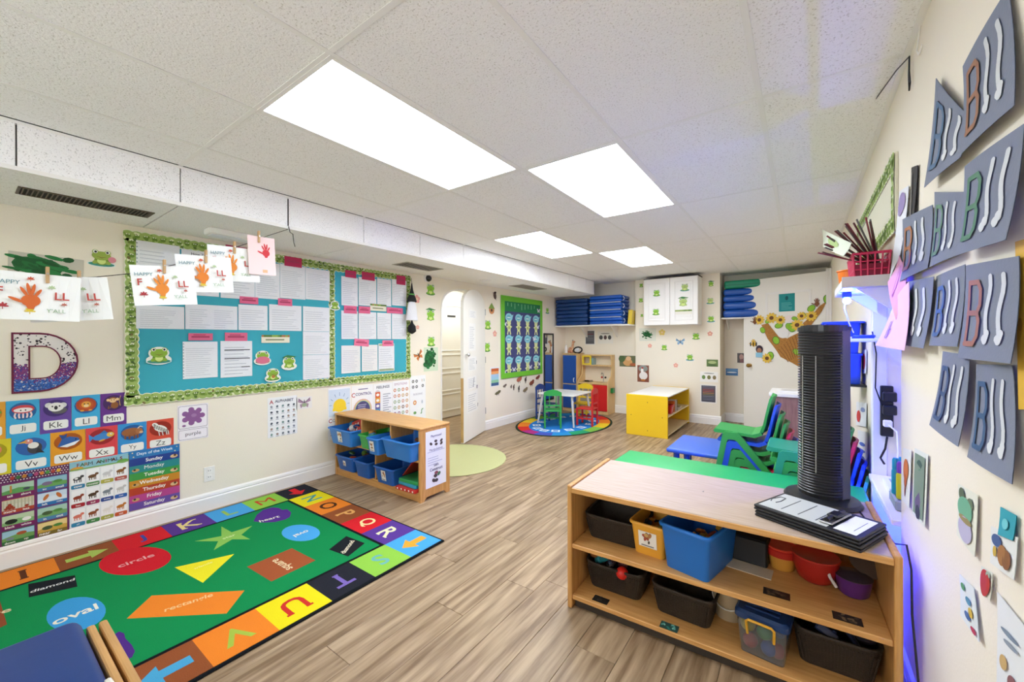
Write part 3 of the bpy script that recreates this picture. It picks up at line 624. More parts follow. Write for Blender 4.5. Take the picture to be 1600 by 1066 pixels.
for (a, b, c, d), k, lb in (((664, 681, 444, 461), 1, 'green frog sticker under the security camera'), ((664, 681, 481, 505), 2, 'frog sticker holding a leaf overhead, middle of the column by the doorway'), ((666, 681, 524, 543), 1, 'round yellow-green frog sticker just above the painted sheet'),
        ((763, 773, 474, 491), 3, 'brown and green house shaped sticker right of the arched door'), ((756, 768, 500, 515), 1, 'pale frog sticker midway right of the arched door'), ((755, 767, 533, 552), 1, 'leaping frog sticker lowest right of the arched door'), ((852, 858, 480, 491), 0, 'tiny frog sticker between the green board and the blue mats')):
    cy, cz, w_, h_ = rectL(a, b, c, d); pr = Print()
    if 'house' in lb: pr.ell(0, -.1*h_, w_*.42, h_*.4, '#c98a5c'); pr.poly([(-w_*.5, 0), (0, h_*.55), (w_*.5, 0)], '#7c9a4a'); pr.ell(0, -.15*h_, w_*.15, h_*.14, '#4f3a2a')
    else: frog(pr, 0, 0, w_*.52, k)
    sticker('frog_sticker' if 'house' not in lb else 'house_sticker', lb, 'sticker', WALLB['L'](cy, cz), pr, 'frog wall stickers' if 'house' not in lb else None)
def butterfly(pr, s, c, d='#2a2220'):
    for q in (-1, 1):
        pr.poly([(0, 0), (q*.9*s, .8*s), (q*1.0*s, .2*s), (q*.3*s, -.05*s)], c); pr.poly([(0, 0), (q*.7*s, -.2*s), (q*.55*s, -.8*s), (q*.1*s, -.4*s)], c); pr.line((q*.1*s, .1*s), (q*.8*s, .6*s), .08*s, d)
    pr.ell(0, 0, .08*s, .5*s, d)
def flower(pr, s, c, ctr='#f2d2a8'):
    for q in range(5): pr.ell(.55*s*math.cos(q*2*PI/5+.3), .55*s*math.sin(q*2*PI/5+.3), .42*s, .42*s, c, n=9)
    pr.ell(0, 0, .3*s, .3*s, ctr, n=8)
cy, cz, w_, h_ = rectL(647, 661, 546, 565); pr = Print(); butterfly(pr, w_*.5, '#c9773a'); sticker('butterfly_sticker', 'orange butterfly sticker beside the painted sheet', 'sticker', WALLB['L'](cy, cz) @ Matrix.Rotation(.5, 4, 'Z'), pr)
for (a, b, c, d), lb in (((646, 656, 462, 473), 'small pink flower sticker by the upper end of the bulletin board'), ((650, 655, 509, 514), 'tiny pink flower sticker left of the doorway, halfway up'), ((770, 776, 517, 526), 'small pink flower sticker right of the arched door')):
    cy, cz, w_, h_ = rectL(a, b, c, d); pr = Print(); flower(pr, w_*.55, '#e8a79a'); sticker('flower_sticker', lb, 'sticker', WALLB['L'](cy, cz), pr, 'pink flower stickers')
cy, cz, w_, h_ = rectL(769, 777, 456, 468); pr = Print(); pr.ell(0, 0, w_*.3, h_*.5, '#5c4a4a', .3); pr.ell(.1*w_, .4*h_, w_*.2, h_*.14, '#2a2426'); pr.line((0, -.3*h_), (.3*w_, -.6*h_), .006, '#2a2426'); pr.line((-.1*w_, .1*h_), (-.45*w_, .4*h_), .006, '#8a7a7a')
sticker('bird_sticker', 'dark bird sticker high between the arched door and the green board', 'sticker', WALLB['L'](cy, cz), pr)
# ---- security camera
cy, cz, w_, h_ = rectL(655, 678, 429, 440)
t = thing('security_camera', 'white dome security camera high on the wall beside the bulletin board', 'camera', M=WALLB['L'](cy, cz, 0))
MB().lathe([(.055, 0), (.055, .02), (.05, .03), (0, .03)], 20).ob('mount', M_TRIM, t, True); MB().ball((0, -.008, .03), (.042, .042, .042), 16).ob('dome', mat('smoked_dome', '#101216', .08), t, True)
# ---- purple colour card, alphabet chart, butterfly print
cy, cz, w_, h_ = rectL(277, 325, 632, 687)
o = sheet('purple_card', 'white colour card with a purple paint splash and the word purple', 'card', WALLB['L'](cy, cz), w_, h_, '#efeaf0', None, .0015, P_GLOSS)
pr = Print()
pr.rrect(-w_*.47, w_*.47, -h_*.16, h_*.47, .012, '#3d3640'); pr.rrect(-w_*.46, w_*.46, -h_*.152, h_*.463, .011, '#f1edf2'); pr.ell(0, h_*.17, w_*.26, h_*.17, '#8f5f96')
for a in range(7): pr.ell(w_*.29*math.cos(a*.9), h_*.17+h_*.19*math.sin(a*.9), w_*.1, h_*.07, '#8f5f96', a*.9)
pr.ell(-w_*.3, -h_*.08, w_*.06, h_*.03, '#8f5f96'); pr.ell(w_*.02, h_*.19, w_*.09, h_*.05, '#a57cab'); put(o, pr, 'splash_picture', P_GLOSS)
pr = Print(); pr.rrect(-w_*.47, w_*.47, -h_*.47, -h_*.2, .01, '#3d3640'); pr.rrect(-w_*.46, w_*.46, -h_*.463, -h_*.207, .009, '#f1edf2'); pr.text('purple', 0, -h_*.335, h_*.13, w_*.6, '#3a3340'); put(o, pr, 'word_strip', P_GLOSS)
cy, cz, w_, h_ = rectL(418, 464, 620, 681)
o = sheet('alphabet_chart', 'white alphabet chart of small pictures curling at its lower corner', 'poster', WALLB['L'](cy, cz), w_, h_, '#eef0f0'); pr = Print()
pr.text('ALPHABET', w_*.05, h_*.4, h_*.07, w_*.75, '#4a4f66', True); pr.text('A', -w_*.38, h_*.39, h_*.1, None, '#b04a4f', True); put(o, pr, 'heading'); pr = Print(.0006, .00002)
for r in range(6):
    for q in range(5):
        x, y = -w_*.38+q*w_*.19, h_*.27-r*h_*.14; pr.ell(x, y, w_*.045, h_*.028, random.choice(('#5c6a74', '#8a8f96', '#6f8f8a', '#a08a7a', '#4a5560')), random.random()*3, 8); pr.rect(x-w_*.05, x+w_*.05, y-h_*.055, y-h_*.042, '#8f949a')
put(o, pr, 'picture_grid')
cy, cz, w_, h_ = rectL(464, 486, 622, 637); pr = Print(); butterfly(pr, w_*.45, '#a9899c', '#4a3c4a'); pr.ell(0, -.02, w_*.2, h_*.2, '#9fb08a')
o = sheet('butterfly_print', 'small square print of a mauve butterfly beside the alphabet chart', 'picture', WALLB['L'](cy, cz), w_*1.1, h_*1.25, '#e9e6e0'); put(o, pr)
# ---- row of feelings posters
def fpost(name, lb, a, b, zt, zb, col='#f0f1f0'):
    y0, y1 = onL(a, 620)[0], onL(b, 620)[0]; o = sheet(name, lb, 'poster', WALLB['L']((y0+y1)/2, (zt+zb)/2), y1-y0-.004, zt-zb, col, 'feelings posters over the low shelf'); return o, y1-y0, zt-zb
z0 = onL(530, 685)[1]
o, W, Hh = fpost('calming_poster', 'Calming poster with a yellow sun over the low shelf', 512, 548, onL(530, 606)[1], z0); pr = Print()
pr.rect(-W*.46, W*.46, -Hh*.05, Hh*.47, '#cfdde8'); pr.ell(0, Hh*.15, W*.28, Hh*.13, '#edcf2f'); pr.rect(-W*.3, W*.3, Hh*.05, Hh*.11, '#edcf2f')
for a in range(7): pr.line((W*.34*math.cos(a*PI/6), Hh*.17+Hh*.17*math.sin(a*PI/6)), (W*.44*math.cos(a*PI/6), Hh*.17+Hh*.24*math.sin(a*PI/6)), .005, '#6a8fb0')
put(o, pr, 'sun_picture'); pr = Print(); pr.text('CALMING', .04*W, -Hh*.13, Hh*.07, W*.7, '#5c6a8a', True); pr.text('C', -W*.4, -Hh*.13, Hh*.08, None, '#b0504a', True); pr.lines(-W*.4, W*.4, -Hh*.42, -Hh*.22, 5); put(o, pr, 'wording')
o, W, Hh = fpost('control_poster', 'Control poster with a ringed dark circle of words', 549, 583, onL(566, 602)[1], z0); pr = Print()
pr.text('CONTROL', .05*W, Hh*.32, Hh*.07, W*.75, '#4a3f7a', True); pr.text('C', -W*.42, Hh*.31, Hh*.09, None, '#c05a5a', True); pr.lines(-W*.2, W*.3, Hh*.41, Hh*.46, 1, '#7a6f9a')
for r, c in ((.42, '#d59a9a'), (.39, '#e2c98a'), (.36, '#9ac0a0'), (.33, '#4f4a78')): pr.ell(0, 0, W*r, W*r, c, n=24)
for k in range(6): pr.rect(-W*.22, W*.22*random.uniform(.5, 1), -W*.2+k*W*.075, -W*.175+k*W*.075, '#c9c6dc')
put(o, pr)
o, W, Hh = fpost('feelings_poster', 'Feelings thermometer poster running from orange to green', 583, 613, onL(598, 599)[1], z0); pr = Print()
pr.text('FEELINGS', 0, Hh*.42, Hh*.06, W*.9, '#555a66', True); pr.rrect(-W*.42, -W*.14, -Hh*.3, Hh*.36, W*.13, '#d9d3cc')
for k, c in enumerate(('#3f8a5a', '#4a8fb5', '#6a5f9c', '#e0a13c', '#d9622f')): pr.rect(-W*.4, -W*.16, -Hh*.28+k*Hh*.12, -Hh*.16+k*Hh*.12, c); pr.ell(-W*.28, -Hh*.22+k*Hh*.12, W*.08, Hh*.03, '#f2ece4')
pr.lines(-W*.02, W*.44, -Hh*.3, Hh*.3, 12, '#a6abb0'); put(o, pr)
o, W, Hh = fpost('emotions_poster', 'poster of sixteen small emotion faces below the bulletin board corner', 613, 639, onL(626, 595)[1], z0); pr = Print()
pr.text('EMOTIONS', 0, Hh*.43, Hh*.05, W*.85, '#b08a9a', True); put(o, pr, 'heading')
for r in range(5):
    for q in range(4): pr = Print(); x, y = -W*.36+q*W*.24, Hh*.3-r*Hh*.13; pr.ell(x, y, W*.085, W*.085, random.choice(('#c98f7a', '#8fb08a', '#7a86b0', '#c9a86a', '#9a6f8a', '#6a5a5a', '#d08a5a')), n=10); pr.ell(x, y, W*.045, W*.045, '#ece2d8', n=8); put(o, pr, 'face')
o, W, Hh = fpost('sounds_poster', 'poster of letters, faces and a green note nearest the doorway', 640, 665, onL(652, 587)[1], z0); pr = Print()
for x, y in ((-.3, .38), (-.08, .38), (-.3, .26), (-.08, .26), (.3, .27)): pr.ell(W*x, Hh*y, W*.075, W*.075, '#4a4a4c', n=10); pr.ell(W*x, Hh*y, W*.035, W*.035, '#e8e8e4', n=8)
pr.line((W*.25, Hh*.36), (W*.25, Hh*.42), .008, '#c9a86a'); pr.line((W*.38, Hh*.36), (W*.38, Hh*.42), .008, '#8fb08a')
pr.text('BUILDING', 0, Hh*.1, Hh*.04, W*.8, '#a8a3ac'); pr.ell(-W*.2, -Hh*.08, W*.1, W*.11, '#d98a3a'); pr.ell(-W*.2, -Hh*.08, W*.05, W*.06, '#f0e0c8'); pr.ell(-W*.2, -Hh*.3, W*.09, W*.07, '#6a9a5a'); pr.pline([(W*.15, -Hh*.33), (W*.22, -Hh*.33), (W*.22, -Hh*.25), (W*.32, -Hh*.23)], .01, '#4f9a3a'); pr.ell(W*.25, -Hh*.08, W*.05, W*.09, '#c2c8cc')
put(o, pr)
# ================================================================== BULLETIN BOARD
BY0, BY1, BD, BZ0, BZ1, BX = .70, 3.22, 2.222, .885, 2.118, LWX+.016
bb = thing('bulletin_board', 'large teal bulletin board with scalloped frog-green border on the left wall', 'bulletin board', (LWX+.001, BY0, BZ0))
M_TEAL = mat('teal_board_paper', '#3dadbe', .85, var=.12, vscale=2, bump=.05, bscale=30)
LB = basis((0, 0, 0), (0, 1, 0), (0, 0, 1), (1, 0, 0))
MB().rbox(0, .012, .03, BD-BY0, .03, BZ1-BZ0-.03, .002).ob('backing_panel', M_TEAL, bb)
MB().rbox(0, .012, BD-BY0+.002, BY1-BY0-.03, .03, BZ1-BZ0-.03, .002).ob('backing_panel', M_TEAL, bb)
def border(x0, y0, x1, y1, wd, M, parent, sl=.048):
    """a scalloped strip printed with little frogs and leaves"""
    pr = Print(.0135, .00002); L = math.hypot(x1-x0, y1-y0); n = max(3, round(L/sl)); dx, dy = (x1-x0)/L, (y1-y0)/L; px_, py_ = -dy, dx
    def P(a, b): return (x0+dx*a+px_*b, y0+dy*a+py_*b)
    def wave(h, amp):
        t = [P(L*i/(n*4), h+amp*abs(math.sin(PI*i/4))) for i in range(n*4+1)]; u = [P(L*i/(n*4), -h-amp*abs(math.sin(PI*i/4))) for i in range(n*4, -1, -1)]; return t+u
    pr.poly(wave(wd*.40, wd*.10), '#e9edd3'); pr.poly(wave(wd*.34, wd*.10), '#9db562')
    rr = random.Random(n)
    for i in range(n):
        for k in range(5):
            q = P(L*(i+rr.uniform(.1, .9))/n, rr.uniform(-.32, .32)*wd); pr.ell(q[0], q[1], rr.uniform(.006, .013), rr.uniform(.006, .011), rr.choice(('#6b8a32', '#b4cf78', '#4f6a2c', '#7f9f3e', '#e3e8bd', '#766a36', '#47602a', '#dfe6b8')), rr.random()*3, 8)
        q = P(L*(i+.5)/n, 0); pr.ell(q[0], q[1], .016, .013, '#66852c', 0, 9); pr.ell(q[0]-.006, q[1]+.01, .004, .004, '#eef2dc', n=6); pr.ell(q[0]+.006, q[1]+.01, .004, .004, '#eef2dc', n=6)
    o = pr.ob('border_strip', P_MATT, parent); o.matrix_local = M; return o
W_, H_ = BY1-BY0, BZ1-BZ0; DV = BD-BY0
for a in ((0, .042, DV, .042), (DV, .042, W_, .042), (0, H_-.042, DV, H_-.042), (DV, H_-.042, W_, H_-.042)): border(*a, .085, LB, bb)
for a in ((.042, .06, .042, H_-.06), (DV, .06, DV, H_-.06), (W_-.035, .06, W_-.035, H_-.06)): border(*a, .08 if a[0] < .1 else .07, LB, bb)
M_SLEEVE = mat('clear_sleeve', '#eef2f4', .12, trans=.6, alpha=.10, bump=.25, bscale=25)
def BM(cy, cz, o=0): return basis((BX+.001+o, cy, cz), (0, 1, 0), (0, 0, 1), (1, 0, 0))
ORD = ('first', 'second', 'third', 'fourth', 'fifth', 'sixth')
def page(lab, a, b, yt, yb, grp, o=0, sleeve=True, n=14, head=None, bars=0, tint='#edeff1', spiral=False, frame=None):
    cy, cz, w_, h_ = rectL(a, b, yt, yb, BX)
    s = sheet('typed_sheet', lab, 'paper', BM(cy, cz, o), w_-.003, h_, tint, grp, .0015); pr = Print(.0004, .00001)
    if head: pr.text(head, -.05*w_, h_*.42, h_*.06, w_*.7, '#333a44', True)
    if frame: pr.rect(-w_*.46, w_*.46, -h_*.48, -h_*.42, frame); pr.rect(-w_*.46, w_*.46, h_*.42, h_*.48, frame)
    if bars:
        for k in range(bars): pr.rect(-w_*.38, w_*.42, h_*(.24-.24*k), h_*(.265-.24*k), '#23262c')
        pr.lines(-w_*.38, w_*.42, -h_*.42, h_*.4, n, '#c2c6cc', .25)
    else:
        m = 2 if w_ > .3 else 1
        for q in range(m): x0 = -w_*.42+q*w_*.45; pr.lines(x0, x0+w_*(.84 if m == 1 else .4), -h_*.42, h_*.36, n, '#cdd1d6', .28)
        if spiral:
            for k in range(12): pr.rect(-w_*.49, -w_*.46, -h_*.45+k*h_*.08, -h_*.43+k*h_*.08, '#5a7f90')
    put(s, pr, 'typed_lines')
    if sleeve: MB().box(-w_/2, w_/2, -h_/2, h_/2, .0035, .0037).ob('plastic_sleeve', M_SLEEVE, s)
    return s
GL, GR = 'typed sheets on the left bulletin panel', 'typed sheets on the right bulletin panel'
page('spiral-edged sheet at the top left corner of the teal board', 212, 281, 380, 452, GL, spiral=True, n=10)
page('sheet headed How To beside the corner sheet, behind the hanging papers', 283, 342, 393, 462, GL, head='How To', n=8)
for i, (a, b, t, u) in enumerate(((344, 398, 398, 467), (398, 437, 410, 467), (437, 477, 415, 467), (477, 515, 421, 469))): page(ORD[i]+' sleeved sheet from the left in the upper row, right of the How To sheet', a, b, t, u, GL)
for i, (a, b, t, u) in enumerate(((212, 288, 478, 514), (289, 371, 477, 515), (372, 418, 477, 516), (420, 471, 477, 517), (473, 515, 480, 518))): page(ORD[i]+' sheet from the left in the long middle row of the left panel', a, b, t, u, GL, n=9, bars=0)
page('sheet below the end of the middle row, right side of the left panel', 473, 515, 518.5, 554, GL, n=10); page('lowest sheet in the column at the right side of the left panel', 473, 515, 554.5, 592, GL, n=10)
page('spiral-edged sheet under a pink tab, low on the left panel', 285, 340, 534, 591, GL, spiral=True); page('sheet ruled by three black bars, low on the left panel', 344, 394, 533, 589, GL, bars=3, n=9)
for r, (t, u, pn) in enumerate(((433, 478, 'top'), (486, 530, 'middle'))):
    for i, (a, b) in enumerate(((533, 559), (560, 588), (589, 611), (612, 635))): page('%s sheet from the left in the %s row of the right panel' % (ORD[i], pn), a, b, t+i*1.6, u, GR, n=12)
page('sheet with red writing, lower left of the right panel', 533, 563, 540, 583, GR, n=12, tint='#efeeea'); page('plain sheet in the middle of the lowest row of the right panel', 565, 590, 539, 580, GR, n=12, tint='#efeeea')
page('narrow sheet with leafy green print, lowest row of the right panel', 591, 616, 537, 580, GR, n=10, frame='#9cb07a')
def tab(lab, a, b, yt, yb, col='#e2557f', rot=0):
    cy, cz, w_, h_ = rectL(a, b, yt, yb, BX); o = sheet('pink_tab', lab, 'label', BM(cy, cz, .004), w_, h_, col, 'pink tabs on the bulletin board', .001, rot=rot)
    pr = Print(); pr.rect(-w_*.38, w_*.36, -.006, .006, '#a83a5c'); pr.rect(-w_*.3, w_*.2, .012, .018, '#a83a5c'); put(o, pr)
for a in ((352, 386, 385, 401, 'wide crimson tab at the top behind the hanging papers', '#b22a56'), (444, 471, 402, 417, 'large crimson tab at the top of the left panel', '#c02f5c'), (374, 403, 464, 475, 'pink tab over the middle row, left of the small one', '#e2688f'), (434, 456, 467, 478, 'small pink tab over the middle row of the left panel', '#e2688f'),
        (294, 332, 521, 532, 'pink tab over the low spiral-edged sheet', '#dd6a8d'), (351, 386, 520, 533, 'pink tab over the sheet with black bars', '#dd6a8d'), (539, 556, 423, 434, 'first crimson tab along the top of the right panel', '#c22f5e'), (565, 585, 426, 438, 'second crimson tab along the top of the right panel', '#c22f5e'), (619, 633, 431, 445, 'crimson tab in the top right corner of the board', '#c22f5e'),
        (537, 557, 478, 490, 'pink tab at the left over the middle row of the right panel', '#e2688f'), (560, 578, 479, 490, 'pink tab left of the small leafy strip', '#e2688f'), (604, 629, 481, 490, 'wide pink tab right of the small leafy strip', '#e2688f'), (553, 576, 530, 541, 'tilted pink tab over the red-written sheet', '#e8799c'), (597, 614, 532, 541, 'pink tab over the narrow leafy sheet', '#e8799c')):
    tab(a[4], *a[:4], a[5], -.08 if 'tilted' in a[4] else 0)
def title(lab, a, b, yt, yb):
    cy, cz, w_, h_ = rectL(a, b, yt, yb, BX); o = sheet('name_strip', lab, 'label', BM(cy, cz, .004), w_, h_*.6, '#e9e6cf', 'leafy title strips', .001); pr = Print(.0006, .00005)
    for k in range(14): pr.ell(-w_*.45+k*w_*.07, h_*.36, .012, .011, random.choice(('#6f9a3c', '#8fae4a', '#b07a4a', '#5c7a34')), n=8)
    pr.rect(-w_*.36, w_*.3, -.006, .006, '#8a8f6a'); put(o, pr, 'leaf_print')
title('cream title strip with leaves on the lower left panel', 408, 452, 523, 539); title('cream title strip with leaves between pink tabs on the right panel', 578, 603, 475, 489)
for (a, b, t, u), k, lb in (((226, 269, 539, 571), 0, 'green frog cutout with white outline, lower left of the teal board'), ((395, 424, 544, 573), 1, 'frog cutout in a pink dress on the teal board'), ((412, 439, 572, 599), 1, 'frog cutout playing a guitar low on the teal board'), ((438, 464, 552, 582), 2, 'frog cutout under a leaf umbrella on the teal board'), ((514, 531, 466, 488), 1, 'frog cutout pinned on the border between both panels')):
    cy, cz, w_, h_ = rectL(a, b, t, u, BX); pr = Print(.001, .0002); s = w_*.48
    pr.ell(0, .2*s, s*.8, s*.62, '#eef0e4'); pr.ell(0, -.45*s, s*.98, s*.5, '#eef0e4'); frog(pr, 0, 0, s*1.0, k, '#8db53a', '#6c962c')
    if 'pink' in lb: pr.ell(0, -.35*s, s*.8, s*.45, '#d9748c')
    if 'guitar' in lb: pr.ell(.05*s, -.25*s, s*.22, s*.2, '#b5793a'); pr.line((.1*s, -.2*s), (.6*s, .1*s), .06*s, '#7a4f2a')
    sticker('frog_cutout', lb, 'sticker', BM(cy, cz, .005), pr, 'frog cutouts on the bulletin board')
# ---- gown-like tassel decoration hanging at the corner of the board
t = thing('graduation_figure', 'hanging black, green and white tassel figure at the right end of the board', 'decoration', (LWX+.075, onL(637, 480)[0], onL(637, 522)[1]))
MB().lathe([(.012, .0), (.05, .03), (.045, .09), (.02, .12), (.006, .16)], 10, (0, 0, .0)).ob('tassel', mat('black_cloth', '#1d1e20', .9, bump=.3), t, True)
MB().lathe([(.085, .16), (.08, .2), (.06, .34), (.045, .38), (0, .39)], 14, (0, 0, 0), sx=.5).ob('white_skirt', mat('white_gauze', '#e9eaec', .85, bump=.5, bscale=60), t, True)
MB().lathe([(.07, .38), (.06, .42), (.04, .46), (0, .47)], 12, (0, 0, 0), sx=.5).ob('black_cape', mat('black_cloth'), t, True)
MB().lathe([(.04, .455), (.04, .475), (0, .476)], 12, (0, 0, 0), sx=.5).ob('green_collar', mat('green_ribbon', '#5aa64a', .7, bump=.1), t, True)
MB().lathe([(.034, .476), (.02, .52), (.006, .6), (0, .61)], 10, (0, 0, 0), sx=.5).ob('pointed_hat', mat('black_cloth'), t, True)
MB().tube([(0, 0, .6), (0, -.01, .66)], .003).ob('hanging_loop', M_STRING, t)
# ================================================================== CLOTHESLINE
LX = -2.93
line = [(0, 424), (50, 431), (105, 435), (150, 433), (200, 428), (250, 419), (300, 407), (345, 394), (385, 381), (420, 368)]
pts = [Vector((LX, *onR(px, py, LX))) for px, py in line]; first = pts[0] + (pts[0]-pts[1])*9 + Vector((0, 0, .25))
hook = Vector((SOFX-.005, 1.421, SOFZ-.003)); pts = [Vector((LX, -1.79, 2.05)), Vector((LX, -.7, pts[0].z+.12))] + pts + [hook]
o = MB().tube(pts, .0022, 6).ob('clothesline', M_STRING, smooth=True); tag(o, 'thin dark string hung along the soffit carrying clipped papers', 'string')
o = MB().tube([hook+Vector((.012, 0, .02)), hook+Vector((.012, .01, -.02)), hook+Vector((.012, .03, -.03)), hook+Vector((.014, .035, -.09)), hook+Vector((.014, .045, -.12))], .003, 6).ob('string_end', M_STRING, smooth=True); tag(o, 'loose dark string end hanging from the open soffit joint', 'string')
def zline(y):
    for a, b in zip(pts, pts[1:]):
        if a.y <= y <= b.y: return a.z + (b.z-a.z)*(y-a.y)/(b.y-a.y)
    return pts[-1].z
def hand(pr, s, c, thumb=-1, rot=0):
    pr.ell(0, 0, s*.42, s*.40, c); pr.poly([(-.3*s, -.1*s), (.3*s, -.1*s), (.12*s, -.55*s), (-.12*s, -.55*s)], c)
    for a, l in ((-.50, .95), (-.17, 1.12), (.15, 1.08), (.50, .85)): pr.ell(math.sin(a)*.62*s, .02*s+math.cos(a)*.66*s*l, .085*s, .36*s*l, c, -a)
    pr.ell(thumb*.62*s, .02*s, .36*s, .095*s, c, thumb*.45)
def leaf(pr, x, y, s, c):
    for k in range(5): a = PI/2+(k-2)*.8; pr.ell(x+.4*s*math.cos(a), y+.4*s*math.sin(a), .5*s, .2*s, c, a, 8)
    pr.line((x, y), (x, y-.7*s), .12*s, c)
def fall(lb, px, dx, tilt, col, full=True, oy=0):
    """a landscape sheet clipped to the line, printed with a painted hand"""
    y = onR(px, 420, LX+dx)[0]; z = zline(y); w_, h_ = .2794, .2159
    M = basis((LX+dx+.004, y, z+.006), (0, 1, 0), (0, 0, 1), (1, 0, 0)) @ Matrix.Rotation(tilt, 4, 'Z')
    mb = MB(); n = 8; v = []
    for j in range(2):
        for i in range(n+1): u = i/n-.5; v.append((u*w_, -h_*j, .012*math.sin(u*5+px)*j+.002))
    f = [(i, n+1+i, n+2+i, i+1) for i in range(n)]; mb.add(v, f, '#eef1ec'); mb.add([(a, b, c-.0006) for a, b, c in v], [q[::-1] for q in f], '#eef1ec')
    o = mb.ob('hand_print_sheet', P_MATT, M=M); tag(o, lb, 'paper', 'hand-print papers on the line')
    pr = Print(.012, .0002); Y = -h_/2
    for wd_, x_, y_, h2, wm, c_, bo in (('HAPPY', -.088, .06, .022, .075, '#4f7f8c', False), ('F', -.108, .018, .036, None, '#b8493f', True), ('LL', .078, .008, .036, None, '#b8493f', True), ("Y'ALL", .06, -.062, .018, .06, '#8fb08a', False)):
        q_ = Print(.012, .0002); q_.text(wd_, x_, Y+y_, h2, wm, c_, bo); put(o, q_, 'lettering')
    p2 = Print(.0125, .0002); hand(p2, .070, col)
    for i, q in enumerate(p2.v): p2.v[i] = (q[0]-.018, q[1]+Y-.020, q[2]+.001)
    for x_, y_, s_, c_ in ((-.098, -.05, .02, '#a83238'), (-.02, -.068, .02, '#d9bf3c'), (-.02, .078, .014, '#c0502a'), (.045, .045, .014, '#a9c08f'), (.085, -.032, .012, '#b0604a')):
        q_ = Print(.012, .0002); leaf(q_, x_, Y+y_, s_, c_); put(o, q_, 'printed_leaf')
    put(o, p2, 'hand_print')
    c = thing('clothespin', 'wooden clothespin gripping the ' + lb.split(' hand-print')[0] + ' hand-print paper', 'clothespin', (LX+dx, y+random.uniform(-.02, .05), z), group='wooden clothespins on the line')
    M_PIN = mat('clothespin_wood', '#c9a575', .7, var=.2, bump=.1)
    for q in (-1, 1): MB().rbox(.010+q*.005-.0035, .010+q*.005+.0035, -.006, .006, -.035, .042, .002).ob('jaw', M_PIN, c).rotation_euler = (0, q*.05, .0)
    MB().cyl((.002, 0, .008), (.02, 0, .008), .004, n=8).ob('spring', M_METAL, c)
    return o
fall('leftmost hand-print sheet on the line, dark orange hand', 58, .05, -.02, '#d0662a')
fall('second hand-print sheet on the line, mostly hidden by the leftmost', 105, .01, .1, '#d8793a')
fall('third hand-print sheet on the line, orange hand with a red leaf', 254, .05, .10, '#e0872f')
fall('fourth hand-print sheet on the line, orange hand with spread fingers', 318, .025, .08, '#dd7f2a')
fall('fifth hand-print sheet on the line, half hidden, tucked before the pink paper', 364, .0, .05, '#e08a35')
y = onR(406, 375, LX)[0]; z = zline(y); o = sheet('pink_hand_sheet', 'pale pink sheet with a red hand print hung last on the line', 'paper', basis((LX+.03, y, z-.118), (0, 1, 0), (0, 0, 1), (1, 0, 0)), .165, .25, '#f0d5d2', 'hand-print papers on the line', rot=.04)
pr = Print(); hand(pr, .055, '#cf3a40')
for i, q in enumerate(pr.v): pr.v[i] = (q[0]+.025, q[1]+.02, q[2])
put(o, pr, 'hand_print'); pr = Print(); pr.rect(.0, .03, -.11, -.09, '#e0b58a'); put(o, pr, 'small_stamp')
c = thing('clothespin', 'wooden clothespin gripping the pink hand-print paper', 'clothespin', (LX+.03, y-.02, z), group='wooden clothespins on the line')
for q in (-1, 1): MB().rbox(.004+q*.005-.0035, .004+q*.005+.0035, -.006, .006, -.035, .042, .002).ob('jaw', mat('clothespin_wood'), c)
MB().cyl((-.004, 0, .008), (.014, 0, .008), .004, n=8).ob('spring', M_METAL, c)
# ================================================================== FAR LEFT WALL
# star frog chart in a green frame
ya, yb = onL(782, 500)[0], onL(846, 500)[0]; zt, zb = onL(815, 466)[1], onL(815, 588)[1]; W_, H_ = yb-ya, zt-zb
fb = thing('frog_chart_board', 'dark blue chart board of frogs and bubbles in a lime green frame', 'bulletin board', M=WALLB['L']((ya+yb)/2, (zt+zb)/2, .001))
MB().box(-W_/2+.03, W_/2-.03, -H_/2+.03, H_/2-.03, 0, .012).ob('navy_panel', mat('navy_paper', '#454a7c', .8, var=.15, vscale=12, bump=.05), fb)
M_LIME = mat('lime_frame', '#6cbf2f', .5, bump=.03); fw = .085
for q in ((-W_/2, W_/2, H_/2-fw, H_/2), (-W_/2, W_/2, -H_/2, -H_/2+fw), (-W_/2, -W_/2+fw, -H_/2+fw, H_/2-fw), (W_/2-fw*.8, W_/2, -H_/2+fw, H_/2-fw)): MB().rbox(q[0], q[1], q[2], q[3], .004, .022, .004).ob('frame_rail', M_LIME, fb)
pr = Print(.0125); pr.rect(-W_/2+fw, W_/2-fw, H_/2-fw-.16, H_/2-fw, '#1f7a4a')
for k in range(9): pr.rect(-W_*.36+k*W_*.08, -W_*.36+k*W_*.08+.012, H_/2-fw-.02-random.uniform(.03, .1), H_/2-fw-.02, '#8fd0a0')
pr.ob('green_valance', P_MATT, fb)
